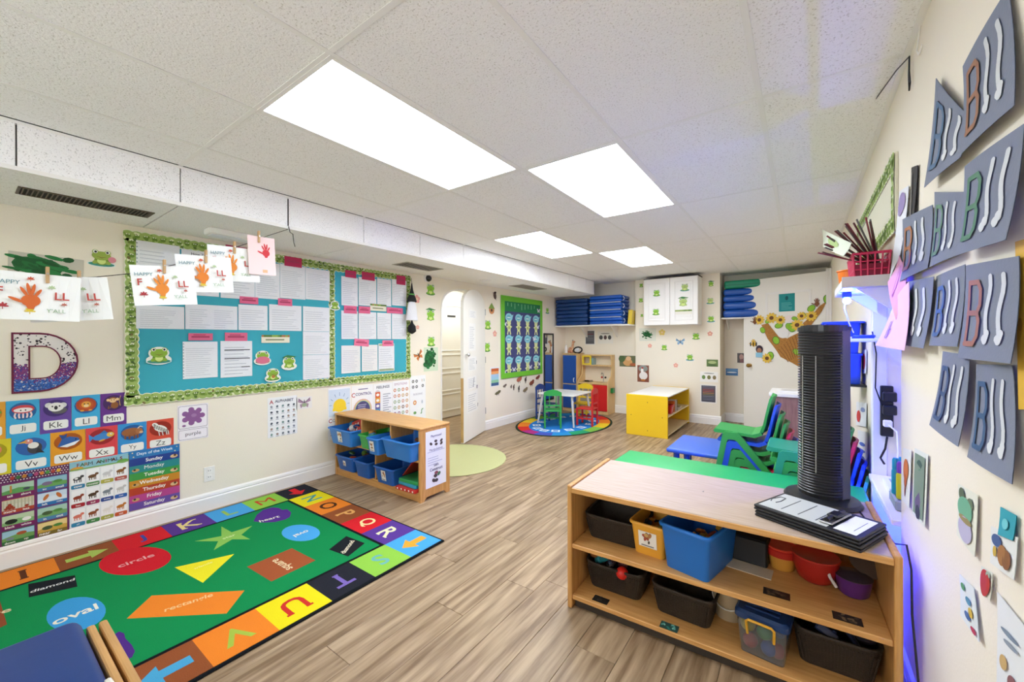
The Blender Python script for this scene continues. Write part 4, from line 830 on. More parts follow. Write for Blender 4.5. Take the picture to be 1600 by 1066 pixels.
for r in range(3):
    for q in range(4):
        x = -W_*.33+q*W_*.22; y = H_*.24-r*H_*.265; pr = Print(.0128); s = W_*.075
        pr.ell(x, y, s*1.05, s*.75, '#8fd0dc'); pr.poly([(x+s*.5, y+s*.2), (x+s*1.35, y+s*.6), (x+s*.9, y-s*.3)], '#8fd0dc'); pr.ell(x-.1*s, y, s*.6, s*.4, '#68b2c4'); pr.rect(x-s*.5, x+s*.4, y-.012, y+.006, '#d8eef0'); pr.ob('name_bubble', P_MATT, fb)
        pr = Print(.0128); y -= H_*.125; c = '#dbe3a4'; k = .9 if r == 1 else 1.1
        pr.ell(x, y+s*.7*k, s*.55, s*.4, c); pr.ell(x-s*.4, y+s*1.05*k, s*.2, s*.2, c); pr.ell(x+s*.4, y+s*1.05*k, s*.2, s*.2, c); pr.ell(x, y, s*.5, s*.6*k, c)
        for e in (-1, 1): pr.line((x+e*.2*s, y-.3*s), (x+e*.45*s, y-1.1*s*k), .32*s, c); pr.line((x+e*.3*s, y+.3*s), (x+e*.8*s, y+.1*s), .26*s, c)
        pr.ell(x, y, s*.22, s*.3, '#9fae5c'); pr.ob('frog_cutout', P_MATT, fb)
for x, y in ((.4, .36), (.38, .14), (-.42, .16), (-.08, -.12), (.28, -.02), (-.22, -.4), (.18, -.39), (.42, -.36), (-.43, -.42)):
    p = Print(.014); butterfly(p, W_*.04, '#e9e9f2', '#c9c9dc'); p.ob('butterfly_cutout', P_MATT, fb).location = (x*W_, y*H_, 0)
cy, cz, w_, h_ = rectL(766, 780, 574, 604); o = sheet('colour_band_poster', 'small poster of orange, blue and green bands left of the green board', 'poster', WALLB['L'](cy, cz), w_, h_, '#e9edf0'); pr = Print()
for k, c in enumerate(('#3f5f8a', '#8fc4a0', '#9fcfe0', '#a8c8e4', '#f0a868', '#c8622f')): pr.rect(-w_*.42, w_*.42, -h_*.46+k*h_*.15, -h_*.46+(k+1)*h_*.15, c)
put(o, pr)
# animal stickers in a loose row under the board
rr = random.Random(3)
for i, ((a, b, t, u), c, lb) in enumerate((((785, 792, 600, 606), '#7a6a5a', 'small grey bird sticker, first under the green board'), ((797, 800, 601, 607), '#6a5a4a', 'thin dark bird sticker under the green board'), ((801, 804, 600, 610), '#5a4a3a', 'tall thin bird sticker under the green board'), ((806, 816, 587, 599), '#b5654a', 'reddish fox sticker under the green board'), ((809, 812, 602, 613), '#4a443c', 'dark upright bird sticker below the fox sticker'), ((819, 823, 588, 599), '#3f342c', 'black-headed sticker right of the fox sticker'), ((816, 825, 605, 614), '#8a7a5a', 'shaggy brown sticker low under the green board'), ((826, 835, 593, 604), '#8a4a34', 'red-brown nest sticker under the green board'), ((836, 844, 586, 594), '#7c3a2c', 'dark red bird sticker nearest the mirror'), ((772, 783, 610, 618), '#6a6448', 'row of dark figures sticker below the band poster'))):
    cy, cz, w_, h_ = rectL(a, b, t, u); pr = Print()
    pr.ell(0, 0, w_*.42, h_*.3, c, .2); pr.ell(w_*.25, h_*.3, w_*.2, h_*.16, c); pr.line((-.1*w_, -.2*h_), (-.15*w_, -.5*h_), .012, '#3a322a'); pr.line((.1*w_, -.2*h_), (.12*w_, -.5*h_), .012, '#3a322a')
    sticker('animal_sticker', lb, 'sticker', WALLB['L'](cy, cz), pr, 'animal stickers under the green board')
# small notices on the open arched door
def onA(px, py):
    n = d2.matrix_world.to_3x3() @ Vector((0, 1, 0)); q0 = d2.matrix_world @ Vector((0, .02, 0)); d = _F2 + _R3*((px-800)/FPX) - _U3*((py-533)/FPX)
    return d2.matrix_world.inverted() @ (EYE + d*((q0-EYE).dot(n)/d.dot(n)))
bpy.context.view_layer.update()
DM = d2.matrix_world.copy()
for (a, b, t, u), lb, k in (((733, 744, 484, 498), 'small printed notice highest on the open arched door', 4), ((732, 743, 505, 548), 'tall faint notice on the open arched door', 6), ((731, 744, 558, 578), 'square notice at middle height of the open arched door', 4), ((730, 744, 590, 605), 'notice with a dark sketch on the open arched door', 3), ((729, 746, 614, 640), 'lowest white drawing sheet on the open arched door', 4)):
    p, q = onA(a, t), onA(b, u); cx, cz = (p.x+q.x)/2, (p.z+q.z)/2; w_, h_ = abs(p.x-q.x), abs(p.z-q.z)
    M = DM @ basis((cx, .0215, cz), (-1, 0, 0), (0, 0, 1), (0, 1, 0)); o = sheet('door_notice', lb, 'paper', M, w_, h_, '#f1f0ea', 'notices on the arched door')
    pr = Print(); pr.lines(-w_*.4, w_*.4, -h_*.4, h_*.42, k*2, '#bcbfc3', .25)
    if k == 3: pr.line((.1*w_, -.4*h_), (.25*w_, .4*h_), .012, '#3c3c40')
    put(o, pr)
for px, py, lb in ((744, 566, 'small dark magnet high on the arched door edge'), (745, 604, 'dark figure magnet on the arched door'), (744, 618, 'larger dark figure magnet on the arched door'), (746, 632, 'lowest dark magnet on the arched door')):
    p = onA(px, py); pr = Print(); s = .022; pr.ell(0, .6*s, .5*s, .5*s, '#3f3d44'); pr.ell(0, -.4*s, .6*s, .9*s, '#4a464c'); pr.line((0, 0), (.9*s, .7*s), .4*s, '#3f3d44')
    o = sticker('door_magnet', lb, 'sticker', DM @ basis((p.x, .0215, p.z), (-1, 0, 0), (0, 0, 1), (0, 1, 0)), pr, 'dark magnets on the arched door')
# ================================================================== RUGS
rug = thing('alphabet_rug', 'large green alphabet and shapes rug with a coloured letter border', 'rug', (0, 0, 0))
RX1, RY1, TP = -1.93, 1.915, .2555
RX0 = RX1 - 7*TP - .03; RYB = RY1 - 14*TP - .03
def prr(name, fn, lift): p = Print(lift, .00025); fn(p); return p.ob(name, P_RUG, rug)
MB().rbox(RX0, RX1, RYB, RY1, .0005, .010, .004, c='#16191c').ob('black_binding', P_RUG, rug)
IX0, IX1, IY0, IY1 = RX0+.016+TP, RX1-.016-TP, RYB+.016+TP, RY1-.016-TP
MB().box(IX0+.022, IX1-.022, IY0+.022, IY1-.022, .0085, .0112, '#12874a').ob('green_field', P_RUG, rug)
def fpt(px, py): return onZ(px, py, .011)
CO = {'y': '#e6d71f', 'o': '#e8832b', 'n': '#8f4f2c', 'r': '#d2232b', 'p': '#5a3a8e', 'b': '#4ba3dd', 'g': '#8fc64a', 'k': '#25262e'}
def rtile(x, y, col, ch, cc, rot):
    mb = MB(); mb.box(x-TP/2, x+TP/2, y-TP/2, y+TP/2, .0085, .0112, CO[col]); mb.ob('letter_square', P_RUG, rug); sq = rug.children[-1]
    p = Print(.0113, .0002)
    if ch == 'arrow':
        s = TP*.36; ca, sa = math.cos(rot), math.sin(rot); q = [(-1, -.3), (.1, -.3), (.1, -.75), (1, 0), (.1, .75), (.1, .3), (-1, .3)]
        p.poly([(x+s*(a*ca-b*sa), y+s*(a*sa+b*ca)) for a, b in q], cc)
    else:
        p.text(ch, x, y, TP*.5, TP*.62, cc, ch != 'M', rot)
        if ch in 'PRTUKI':      # slab serifs on the straight letters
            v, f, w0, h0 = text_mesh(ch, True); k = min(TP*.5/h0, TP*.62/w0); ca, sa = math.cos(rot), math.sin(rot); hh, ww = h0*k/2, w0*k/2
            ends = {'T': [(0, -1)], 'U': [(-1, 1), (1, 1)], 'V': [(-1, 1), (1, 1)], 'P': [(-.75, -1)], 'R': [(-.75, -1), (.9, -1)], 'I': [(0, 1), (0, -1)]}.get(ch, [(-.85, -1), (.85, -1), (-.85, 1), (.85, 1)])
            for a, b in ends:
                cx, cy = a*ww*.86, b*hh; w2 = TP*.065
                p.poly([(x+u*ca-v_*sa, y+u*sa+v_*ca) for u, v_ in ((cx-w2, cy-.007), (cx+w2, cy-.007), (cx+w2, cy+.007), (cx-w2, cy+.007))], cc)
    p.ob('letter' if ch != 'arrow' else 'arrow', P_RUG, sq)
xs = lambda k: RX1-.016-TP*(k+.5); yt_ = RY1-.016-TP/2
# far edge, read from the left: corner arrow, N O P Q R, corner arrow
for k, (c, ch, cc, rot) in enumerate((('b', 'arrow', '#eda53a', -PI/2), ('p', 'R', '#e6dfb6', -.0), ('r', 'Q', '#efd79a', 0), ('n', 'P', '#e0a45c', 0), ('o', 'O', '#4a2a18', 0), ('y', 'N', '#4f9a92', 0), ('k', 'arrow', '#d8272f', 0))): rtile(xs(k), yt_, c, ch, cc, rot)
# right edge going towards the camera
xr = RX1-.016-TP/2
for k, (c, ch, cc) in enumerate((('g', 'S', '#6fb0a8'), ('k', 'T', '#7a66b0'), ('y', 'U', '#c8352b'), ('o', 'V', '#a5bd4a'), ('n', 'arrow', '#4a9fc8'), ('r', 'W', '#e6dfb6'), ('p', 'X', '#e6dfb6'), ('b', 'Y', '#e6dfb6'), ('g', 'Z', '#c8352b'))): rtile(xr, yt_-TP*(k+1), c, ch, cc, -PI/2 if True else 0)
# left edge along the baseboard
xl = RX0+.016+TP/2
for k, (c, ch, cc) in enumerate((('g', 'M', '#c04a2b'), ('b', 'L', '#9ac05a'), ('p', 'K', '#e6d28a'), ('r', 'J', '#3f4a9a'), ('n', 'arrow', '#a9c05a'), ('o', 'I', '#5c3220'), ('y', 'H', '#c8352b'), ('k', 'G', '#7a66b0'))): rtile(xl, yt_-TP*(k+1), c, ch, cc, PI/2)
def shape(name, pts, col, word, wc, ctr, ang, hgt):
    p = Print(.0112, .0002); p.poly([fpt(*q) for q in pts], col); o = p.ob(name, P_RUG, rug)
    q = Print(.0116, .0002); q.text(word, *fpt(*ctr), hgt, None, wc, True, ang); q.ob('word', P_RUG, o)
def oval(cx, cy, rx, ry, rot=0, n=28): return [(cx+rx*math.cos(2*PI*i/n)*math.cos(rot)-ry*math.sin(2*PI*i/n)*math.sin(rot), cy+rx*math.cos(2*PI*i/n)*math.sin(rot)+ry*math.sin(2*PI*i/n)*math.cos(rot)) for i in range(n)]
A = PI/2; WC = '#e9e4d2'
shape('circle_patch', oval(211, 877, 57, 21, -.13), '#cc1f2b', 'circle', '#e7a5a5', (213, 876), A, .055)
shape('star_patch', [(304, 846), (346, 838), (346, 823), (362, 832), (394, 822), (377, 836), (391, 843), (363, 843), (334, 860), (341, 846)], '#8cc058', 'star', '#cfe0a0', (358, 839), A, .03)
shape('triangle_patch', [(273, 887), (366, 866), (317, 911)], '#ece02a', 'triangle', '#f4ee9a', (318, 884), A, .028)
h = [(396, 815), (401, 805), (411, 797), (425, 793), (436, 794), (441, 797), (449, 796), (455, 801), (453, 808), (446, 812), (430, 816), (412, 817)]
shape('heart_patch', h, '#56308a', 'heart', WC, (421, 811), A-.2, .045)
shape('oval_patch', oval(470, 833, 30, 13), '#4ba3dd', 'oval', WC, (471, 834), -A, .045)
shape('diamond_patch', [(514, 859), (541, 838), (570, 849), (544, 870)], '#1d2024', 'diamond', '#e6dcc0', (543, 855), 2.2, .034)
shape('square_patch', [(386, 886), (456, 857), (493, 876), (424, 909)], '#a05430', 'square', '#e6cfa6', (443, 881), math.atan2(onZ(432, 873)[1]-onZ(456, 887)[1], onZ(432, 873)[0]-onZ(456, 887)[0]), .05)
shape('rectangle_patch', [(198, 967), (237, 931), (382, 923), (354, 959)], '#e8832b', 'rectangle', '#f0c48a', (296, 942), A-.25, .05)
shape('oval_patch', oval(119, 960, 47, 26, -.18), '#3d97d0', 'oval', WC, (118, 960), A, .07)
shape('diamond_patch', [(44, 913), (117, 899), (121, 917), (45, 934)], '#1d2024', 'diamond', '#d9dcd8', (83, 915), A-.15, .034)
shape('heart_patch', [(176, 1002), (178, 992), (186, 987), (194, 990), (196, 998), (206, 1008), (211, 1018), (206, 1028), (196, 1031), (186, 1026)], '#4f2b80', 'heart', '#4f2b80', (190, 1008), A, .01)
shape('square_patch', [(-60, 930), (0, 940), (11, 976), (-60, 1010)], '#8f4a2c', 'square', '#e6cfa6', (-30, 970), A, .05)
# round mat before the arched door
cx, cy = onZ(735, 718); M_MAT = mat('pale_green_mat', '#dcdfb0', .95, var=.08, vscale=6, bump=.3, bscale=220)
rm = thing('round_mat', 'pale yellow-green round mat on the floor before the arched door', 'rug', (-3.20, 3.30, 0))
MB().lathe([(.60, .0005), (.60, .006), (.592, .009), (0, .009)], 56).ob('mat_pile', M_MAT, rm); MB().lathe([(.606, .0005), (.608, .005), (.600, .0095), (.594, .0095)], 56).ob('edge_binding', mat('mat_binding', '#b9bb84', .9, bump=.2), rm)
# oval number rug under the small table
ov = thing('oval_number_rug', 'oval blue rug with number squares and a rainbow rim under the small table', 'rug', (-3.08, 5.75, .0))
ORX, ORY = .69, .98
def ering(name, r0, r1, z, c0, k0=0, k1=48, n=48):
    v = []; f = []
    for k in range(k0, k1+1):
        a = 2*PI*k/n
        for r in (r0, r1): v.append(((ORX-1+r)*math.cos(a), (ORY-1+r)*math.sin(a), z))
    for k in range(k1-k0): f.append((2*k, 2*k+1, 2*k+3, 2*k+2))
    MB().add(v, f, c0).ob(name, P_RUG, ov)
MB().lathe([(1, .0005), (1, .006), (0, .0061)], 48, sx=ORX, sy=ORY, c='#2b3a2a').ob('dark_binding', P_RUG, ov)
MB().lathe([(1, .0065), (0, .0066)], 48, sx=ORX-.2, sy=ORY-.2, c='#2a7fd0').ob('blue_centre', P_RUG, ov)
for k in range(16): ering('rainbow_block', .965, .79, .0072, ('#e9c62f', '#e8832b', '#d2352b', '#a8327c', '#4a5ab8', '#2f8fd0', '#2f9a6a', '#7fb84a')[k % 8], k*3, k*3+3)
for k in range(14):
    a = 2*PI*(k+.5)/14; x, y = (ORX-.33)*math.cos(a), (ORY-.33)*math.sin(a); s = .062
    o = MB().box(-s, s, -s, s, .0072, .0082, '#dbeaf4').box(-s*.55, s*.55, -s*.55, s*.55, .0082, .0086, '#2f6fb8').ob('number_square', P_RUG, ov); o.location = (x, y, 0); o.rotation_euler = (0, 0, a)
    p = Print(.0088); p.text(str(k % 10), 0, 0, .05, None, '#eef4f8', True); p.ob('number', P_RUG, o)
# ================================================================== LOW CUBBY SHELF
def tubbin(name, label, cat, loc, w_, d_, h_, col, rotz=0, group=None, lab=None, taper=.86, lip=.012, handle=False, m=None, r=.02, t=.003):
    """an open moulded bin: body, rolled rim and, where it has one, a picture label on its front (-y)"""
    o = thing(name, label, cat, loc, rotz, group); m = m or plastic(col)
    MB().tub([(w_*taper, d_*taper, 0, r), (w_, d_, h_-.006, r), (w_-2*t, d_-2*t, h_-.006, r*.9), (w_*taper-2*t, d_*taper-2*t, t, r*.8)]).ob('body', m, o, True)
    MB().tub([(w_-2*t, d_-2*t, h_-.004, r), (w_+2*lip, d_+2*lip, h_-.012, r+lip), (w_+2*lip, d_+2*lip, h_-.004, r+lip), (w_+2*lip-.006, d_+2*lip-.006, h_, r+lip), (w_-2*t, d_-2*t, h_, r)][1:4] + [(w_-2*t, d_-2*t, h_, r*.9), (w_-2*t, d_-2*t, h_-.012, r*.9)]).ob('rim', m, o, True)
    rm_ = o.children[-1]; me = rm_.data      # the rim is a ring: drop its end caps
    bm = bmesh.new(); bm.from_mesh(me); big = sorted(bm.faces, key=lambda f: -len(f.verts))[:2]; bmesh.ops.delete(bm, geom=big, context='FACES_ONLY'); bm.to_mesh(me); bm.free()
    if handle: MB().rbox(-w_*.2, w_*.2, -d_/2-lip-.012, -d_/2-lip+.002, h_-.02, h_-.006, .004).ob('handle', m, o)
    if lab:
        yf = -d_/2*(taper+(1-taper)*.55)-.003; mb = MB(); lw, lh = lab
        M = basis((0, yf-.001, h_*.52), (1, 0, 0), (0, -(1-taper)*d_/2/h_*1.0, 1), (0, -1, 0)); mb.box(-lw/2, lw/2, -lh/2, lh/2, 0, .001, '#efeee8', M)
        lo = mb.ob('picture_label', P_GLOSS, o); p = Print(.0012); rr = random.Random(label)
        for k in range(7): p.ell(rr.uniform(-.3, .3)*lw, rr.uniform(-.22, .3)*lh, rr.uniform(.08, .2)*lw, rr.uniform(.06, .15)*lh, rr.choice(('#8a6a4a', '#b07a4a', '#5c5248', '#a34f3a', '#c9a468')), rr.random()*3, 9)
        p.rect(-lw*.35, lw*.35, -lh*.42, -lh*.36, '#55565a'); q = MB(); q.add(p.v, p.f, None, M); q.c = p.c[:]; q.ob('label_picture', P_GLOSS, lo)
    return o
def cname(h):
    r, g, b = (int(h[i:i+2], 16) for i in (1, 3, 5)); m, n = max(r, g, b), min(r, g, b)
    if m-n < 40: return 'white' if m > 200 else 'grey' if m > 90 else 'black'
    if r == m: return 'yellow' if g > .72*r and b < .7*r else 'orange' if g > .42*r and r > 170 else 'brown' if r < 170 and g > .45*r else 'pink' if b > .5*r else 'red'
    if g == m: return 'turquoise' if b > .8*g else 'green'
    return 'purple' if r > .6*b else 'blue'
TOYS = set()
def toys(n, ctr, ext, label, group, pal, size=(.018, .035), kinds=('brick', 'ball', 'ring', 'stick'), seed=1, rotz=0, par=None):
    """loose toy pieces heaped in a bin"""
    rr = random.Random(seed)
    for k in range(n):
        s = rr.uniform(*size)
        for tr_ in range(40):
            c = rr.choice(pal); kd = rr.choice(kinds)
            if (label, cname(c), kd) not in TOYS: break
        TOYS.add((label, cname(c), kd)); mb = MB()
        if kd == 'brick': mb.rbox(-s, s, -s*.6, s*.6, -s*.45, s*.45, s*.15); [mb.cyl((a*s, b*s, s*.4), (a*s, b*s, s*.62), s*.2, n=8) for a in (-.5, .5) for b in (-.28, .28)]
        elif kd == 'ball': mb.ball((0, 0, 0), s*.75, 12)
        elif kd == 'ring': mb.tube([(s*.7*math.cos(a*PI/6), s*.7*math.sin(a*PI/6), 0) for a in range(13)], s*.26, 6)
        elif kd == 'book': mb.rbox(-s*1.6, s*1.6, -s*1.1, s*1.1, -s*.18, s*.18, s*.05)
        else: mb.cyl((-s*1.2, 0, 0), (s*1.2, 0, 0), s*.28, n=8); mb.ball((s*1.2, 0, 0), s*.4, 8)
        o = mb.ob('toy_'+{'brick': 'brick', 'ball': 'ball', 'ring': 'ring', 'book': 'board_book', 'stick': 'rattle'}[kd], plastic(c), smooth=True)
        u, v, q = rr.uniform(-1, 1)*ext[0], rr.uniform(-1, 1)*ext[1], rr.uniform(0, 1)*ext[2]
        ca, sa = math.cos(rotz), math.sin(rotz); o.location = (ctr[0]+u*ca-v*sa, ctr[1]+u*sa+v*ca, ctr[2]+q); o.rotation_euler = (rr.uniform(-.7, .7), rr.uniform(-.7, .7), rr.random()*6)
        kw = {'brick': 'block', 'ball': 'ball', 'ring': 'ring', 'book': 'board book', 'stick': 'rattle'}[kd]
        tag(o, cname(c) + ' ' + label.replace('toy piece', 'toy ' + kw).replace('wooden piece', 'wooden ' + kw), 'toy', group)
BLUE, LBLUE = '#1f5fb5', '#2f7fd4'
CX, CY = -3.795, 2.245
cb = thing('cubby_shelf', 'low maple cubby shelf of bins standing against the left wall', 'shelf', (CX, CY, 0))
CW, CD, CH = 1.255, .34, .615; T = .022
MB().rbox(0, T, 0, CD, .0, CH-.018, .004).ob('side_panel', M_MAPLE_V, cb)
sp = [(0, .02), (.0, CH-.018), (CD, CH-.018), (CD, 0), (CD-.04, 0), (CD-.07, .03), (.07, .03), (.04, 0), (0, 0)]
MB().prism([(p[0], p[1]) for p in sp], CW-T, CW, 'x').ob('side_panel', M_MAPLE_V, cb)
MB().rbox(-.004, CW+.006, -.006, CD, CH-.018, CH, .004).ob('top', M_MAPLE, cb)
MB().rbox(T, CW-T, .004, CD-.012, .325, .343, .002).ob('middle_shelf', M_MAPLE, cb); MB().rbox(T, CW-T, .004, CD-.012, .055, .075, .002).ob('bottom_shelf', M_MAPLE, cb)
MB().rbox(T, CW-T, .01, .03, 0, .055, .002).ob('kick_board', M_MAPLE, cb); MB().box(T, CW-T, CD-.012, CD-.004, .055, CH-.018).ob('back_panel', M_MAPLE_V, cb)
xd = [pl(1, CY+.004, px, 690).x-CX for px in (563.7, 608.7)]; xl_ = pl(1, CY+.004, 585.5, 740).x-CX
for q in xd: MB().rbox(q, q+.018, .006, CD-.012, .343, CH-.018, .002).ob('divider', M_MAPLE_V, cb)
MB().rbox(xl_, xl_+.018, .006, CD-.012, .075, .325, .002).ob('divider', M_MAPLE_V, cb)
def incub(name, lb, xc, w_, d_, h_, z, col, lab=None, dy=0, **k): return tubbin(name, lb, 'bin', (CX+xc, CY+d_/2-dy, z+.001), w_, d_, h_, col, group='bins in the low cubby shelf', lab=lab, **k)
GB = 'bins in the low cubby shelf'
mid = lambda a, b: (a+b)/2
b1 = incub('storage_bin', 'blue bin with picture label at the upper left of the cubby shelf', .235-.0, .37, .36, .155, .343, LBLUE, (.07, .1), .10)
incub('storage_bin', 'bright green bin in the upper middle of the cubby shelf', xd[0]+.018+.09, .145, .34, .13, .343, '#3fb04a', None, .045)
incub('storage_bin', 'small blue bin with picture label before the green bin', xd[1]-.095, .15, .30, .145, .343, LBLUE, (.06, .09), .115, lip=.008)
incub('storage_bin', 'widest blue bin at the upper right of the cubby shelf', mid(xd[1]+.018, CW-T), .375, .36, .16, .343, LBLUE, None, .09, lip=.01)
incub('storage_bin', 'blue bin with a small sticker at the lower left of the cubby shelf', .20, .28, .34, .145, .075, BLUE, (.04, .05), .03)
incub('storage_bin', 'plain blue bin at the lower middle of the cubby shelf', xl_-.135, .215, .34, .15, .075, BLUE, None, .05)
incub('storage_bin', 'blue bin with black and white label right of the lower divider', xl_+.018+.16, .26, .33, .15, .075, BLUE, (.06, .09), .04)
toys(9, (CX+.235, CY+.07, .43), (.13, .1, .08), 'small toy piece heaped in the upper left cubby bin', 'toys in the cubby bins', ('#2f7fb0', '#c8402f', '#e9e4dc', '#28528f'), (.025, .05), seed=2)
tag(MB().rbox(-.1, .1, -.003, .003, -.07, .07, .002, c='#d84a3a').ob('board_book', P_PLAST, M=Matrix.Translation((CX+.27, CY+.06, .50)) @ Matrix.Rotation(-.35, 4, 'Y') @ Matrix.Rotation(-.5, 4, 'X')), 'red and white board book sticking up in the upper left bin', 'book')
pr = Print(.004)
for k in range(6): pr.ell(-.07+.05*(k % 3), -.03+.05*(k//3), .02, .012, '#f1eee6', k)
o = [q for q in bpy.data.objects if q.name.startswith('board_book')][-1]; p = pr.ob('cover_print', P_GLOSS, o); p.matrix_local = basis((0, 0, 0), (1, 0, 0), (0, 0, 1), (0, -1, 0))
toys(7, (CX+xd[0]+.108, CY+.13, .42), (.035, .1, .05), 'small toy piece heaped in the green cubby bin', 'toys in the cubby bins', ('#c98a3a', '#3f9a4a', '#8a5a34', '#4a8fb0'), (.02, .035), seed=3)
toys(8, (CX+mid(xd[1], CW)+.03, CY+.12, .43), (.11, .1, .03), 'small wooden piece heaped in the widest cubby bin', 'toys in the cubby bins', ('#8a5430', '#a3683c', '#6f4226'), (.025, .04), ('stick', 'brick'), seed=4)
toys(9, (CX+.20, CY+.13, .16), (.09, .1, .05), 'small toy piece heaped in the lower left cubby bin', 'toys in the cubby bins', ('#b8402f', '#6a9a3a', '#d0743a', '#3f7a4a'), (.025, .04), seed=5)
x0 = CX+CW-T-.135
for k, (c, dx, rz, lb) in enumerate((('#c8302b', 0, .05, 'red spotted book at the bottom of the cubby shelf pile'), ('#2f9fc0', .0, -.05, 'turquoise book in the cubby shelf pile'), ('#2f9a55', .005, .04, 'green book on top of the cubby shelf pile'))):
    o = MB().rbox(-.115, .115, -.13, .13, 0, .028, .004, 2, c=c).box(-.11, .112, -.126, .126, .004, .024, '#ece6d6').ob('picture_book', P_PLAST); o.location = (x0+dx, CY+.125-.03*(k == 0), .076+k*.03); o.rotation_euler = (0, 0, rz); tag(o, lb, 'book', 'books piled in the cubby shelf')
    if k == 0:
        for q in range(5): MB().ball((-.09+q*.045, -.131, .014), (.008, .002, .008), 8).ob('spot', P_PLAST if 0 else plastic('#f1ece2'), o)
o = MB().rbox(-.004, .004, -.12, .12, -.09, .09, .002).ob('picture_book', plastic('#c43a34'), M=Matrix.Translation((x0-.07, CY+.17, .225)) @ Matrix.Rotation(.75, 4, 'Y')); tag(o, 'red book leaning over the pile in the cubby shelf', 'book', 'books piled in the cubby shelf')
# notice on the end of the cubby shelf
w_, h_ = .235, .475; o = sheet('shelf_notice', 'long white notice taped to the end of the cubby shelf', 'poster', basis((CX+CW+.001, CY+CD/2+.005, .335), (0, 1, 0), (0, 0, 1), (1, 0, 0)), w_, h_, '#eceef4', None, .001, P_GLOSS)
def letters(y, h): p = Print(); p.text(*y, h, w_*.7, '#3f3f70', True); return p
pr = Print(); pr.rect(-w_*.42, w_*.42, .06, .063, '#8f8fc0'); pr.text('Playground', .0, .19, .026, w_*.66, '#4a4a86', True); pr.text('Manipulatives', 0, .075, .026, w_*.72, '#4a4a86', True)
for x, y in ((-.06, .13), (-.005, .145), (.0, .118), (.06, .14), (.06, .115)): pr.ell(x, y, .018, .012, '#4a4044', x*9, 9)
put(o, pr, 'upper_notice', P_GLOSS); pr = Print(); pr.lines(-w_*.4, w_*.35, -.05, .03, 4, '#a3a6c4', .2); pr.text('Let\'s', 0, -.055, .022, None, '#3f3f70', True); pr.text('Construct', 0, -.09, .026, w_*.7, '#3f3f70', True)
for x, y, c in ((.0, -.125, '#8a4a5a'), (.03, -.14, '#4a7a5a'), (-.01, -.15, '#4a3f44'), (-.03, -.185, '#4a3f44'), (.0, -.19, '#3f3f4a')): pr.ell(x, y, .022, .015, c, x*20, 9)
put(o, pr, 'lower_notice', P_GLOSS)
# ================================================================== BIG SHELF NEAREST THE CAMERA
SA = math.radians(2.0); SX, SY, SW, SD, SH = -.955, 1.80, 1.232, .56, .605
bs = thing('big_shelf', 'wide maple shelf unit with pale top nearest the camera at the right', 'shelf', (SX, SY, 0), SA)
def SL(x, y, z=0): c, s = math.cos(SA), math.sin(SA); return (SX+x*c-y*s, SY+x*s+y*c, z)
def sx(px, y): """shelf x of a pixel column at shelf depth y"""; p = pl(1, SY+y, px, 850); c, s = math.cos(SA), math.sin(SA); return (p.x-SX)*c + (p.y-SY)*s
for x in (0, SW-.024): MB().rbox(x, x+.024, 0, SD, .0, SH+.008, .006, 2).ob('side_panel', M_MAPLE_V, bs)
MB().rbox(.024, SW-.024, .004, SD, SH-.024, SH, .003).ob('top', M_TOP, bs); MB().rbox(.024, SW-.024, -.001, .006, SH-.027, SH-.003, .002).ob('top_edging', M_MAPLE, bs)
MB().rbox(.024, SW-.024, .006, SD-.012, .300, .322, .003).ob('middle_shelf', M_MAPLE, bs); MB().rbox(.024, SW-.024, .006, SD-.012, .045, .067, .003).ob('bottom_shelf', M_MAPLE, bs)
MB().box(.024, SW-.024, SD-.012, SD-.002, .045, SH-.024).ob('back_panel', M_MAPLE_V, bs); MB().rbox(.03, SW-.03, .03, .05, 0, .045, .002).ob('kick_board', mat('dark_plinth', '#3c332b', .7, bump=.05), bs)
MB().cyl((.58, .30, SH-.001), (.58, .30, SH+.001), .004, n=10).ob('screw_cap', M_METAL, bs)
def basket(label, loc, w_, d_, h_, rot, group='dark brown baskets in the big shelf'):
    o = thing('woven_basket', label, 'basket', loc, rot, group); t = .004
    MB().tub([(w_*.84, d_*.84, 0, .03), (w_, d_, h_-.008, .04), (w_-2*t, d_-2*t, h_-.008, .038), (w_*.84-2*t, d_*.84-2*t, t, .028)]).ob('body', M_DARK, o, True)
    MB().tube([(x, y, h_-.004) for x, y in [(math.copysign(1, math.cos(a))*abs(math.cos(a))**.35*w_/2, math.copysign(1, math.sin(a))*abs(math.sin(a))**.35*d_/2) for a in [2*PI*k/40 for k in range(41)]]], .007, 6).ob('rolled_rim', M_DARK, o, True)
    n = int(w_/.012)
    for k in range(n):
        x = -w_*.44+k*w_*.88/(n-1); mb = MB(); mb.tube([(x*.86, -d_*.42-.002, .012), (x, -d_*.495-.002, h_-.02)], .0028, 4); mb.ob('rib', M_DARK, o)
    return o
Z1, Z0 = .3225, .0675
basket('dark brown basket at the upper left of the big shelf', SL(mid(sx(912, .12), sx(1000, .12))+.005, .23, Z1), .30, .24, .12, SA+.0)
yb_ = tubbin('toy_bin', 'yellow bin with a picture label on the big shelf', 'bin', SL(sx(1016, .10), .21, Z1), .165, .26, .155, '#e9a93a', SA-.10, 'coloured bins on the big shelf', (.085, .075), .84, .008)
bb_ = tubbin('toy_bin', 'large blue bin jutting over the edge of the big shelf', 'bin', SL(sx(1083, .02), .175, Z1), .215, .33, .20, '#1b6cc0', SA-.26, 'coloured bins on the big shelf', None, .86, .010)
toys(8, SL(sx(1016, .10)+.0, .23, Z1+.09), (.045, .08, .03), 'toy piece lying in the yellow bin', 'toys in the big shelf', ('#b8402f', '#2f3f5c', '#5c8a3a', '#c98a2f', '#26344a'), (.016, .026), seed=11)
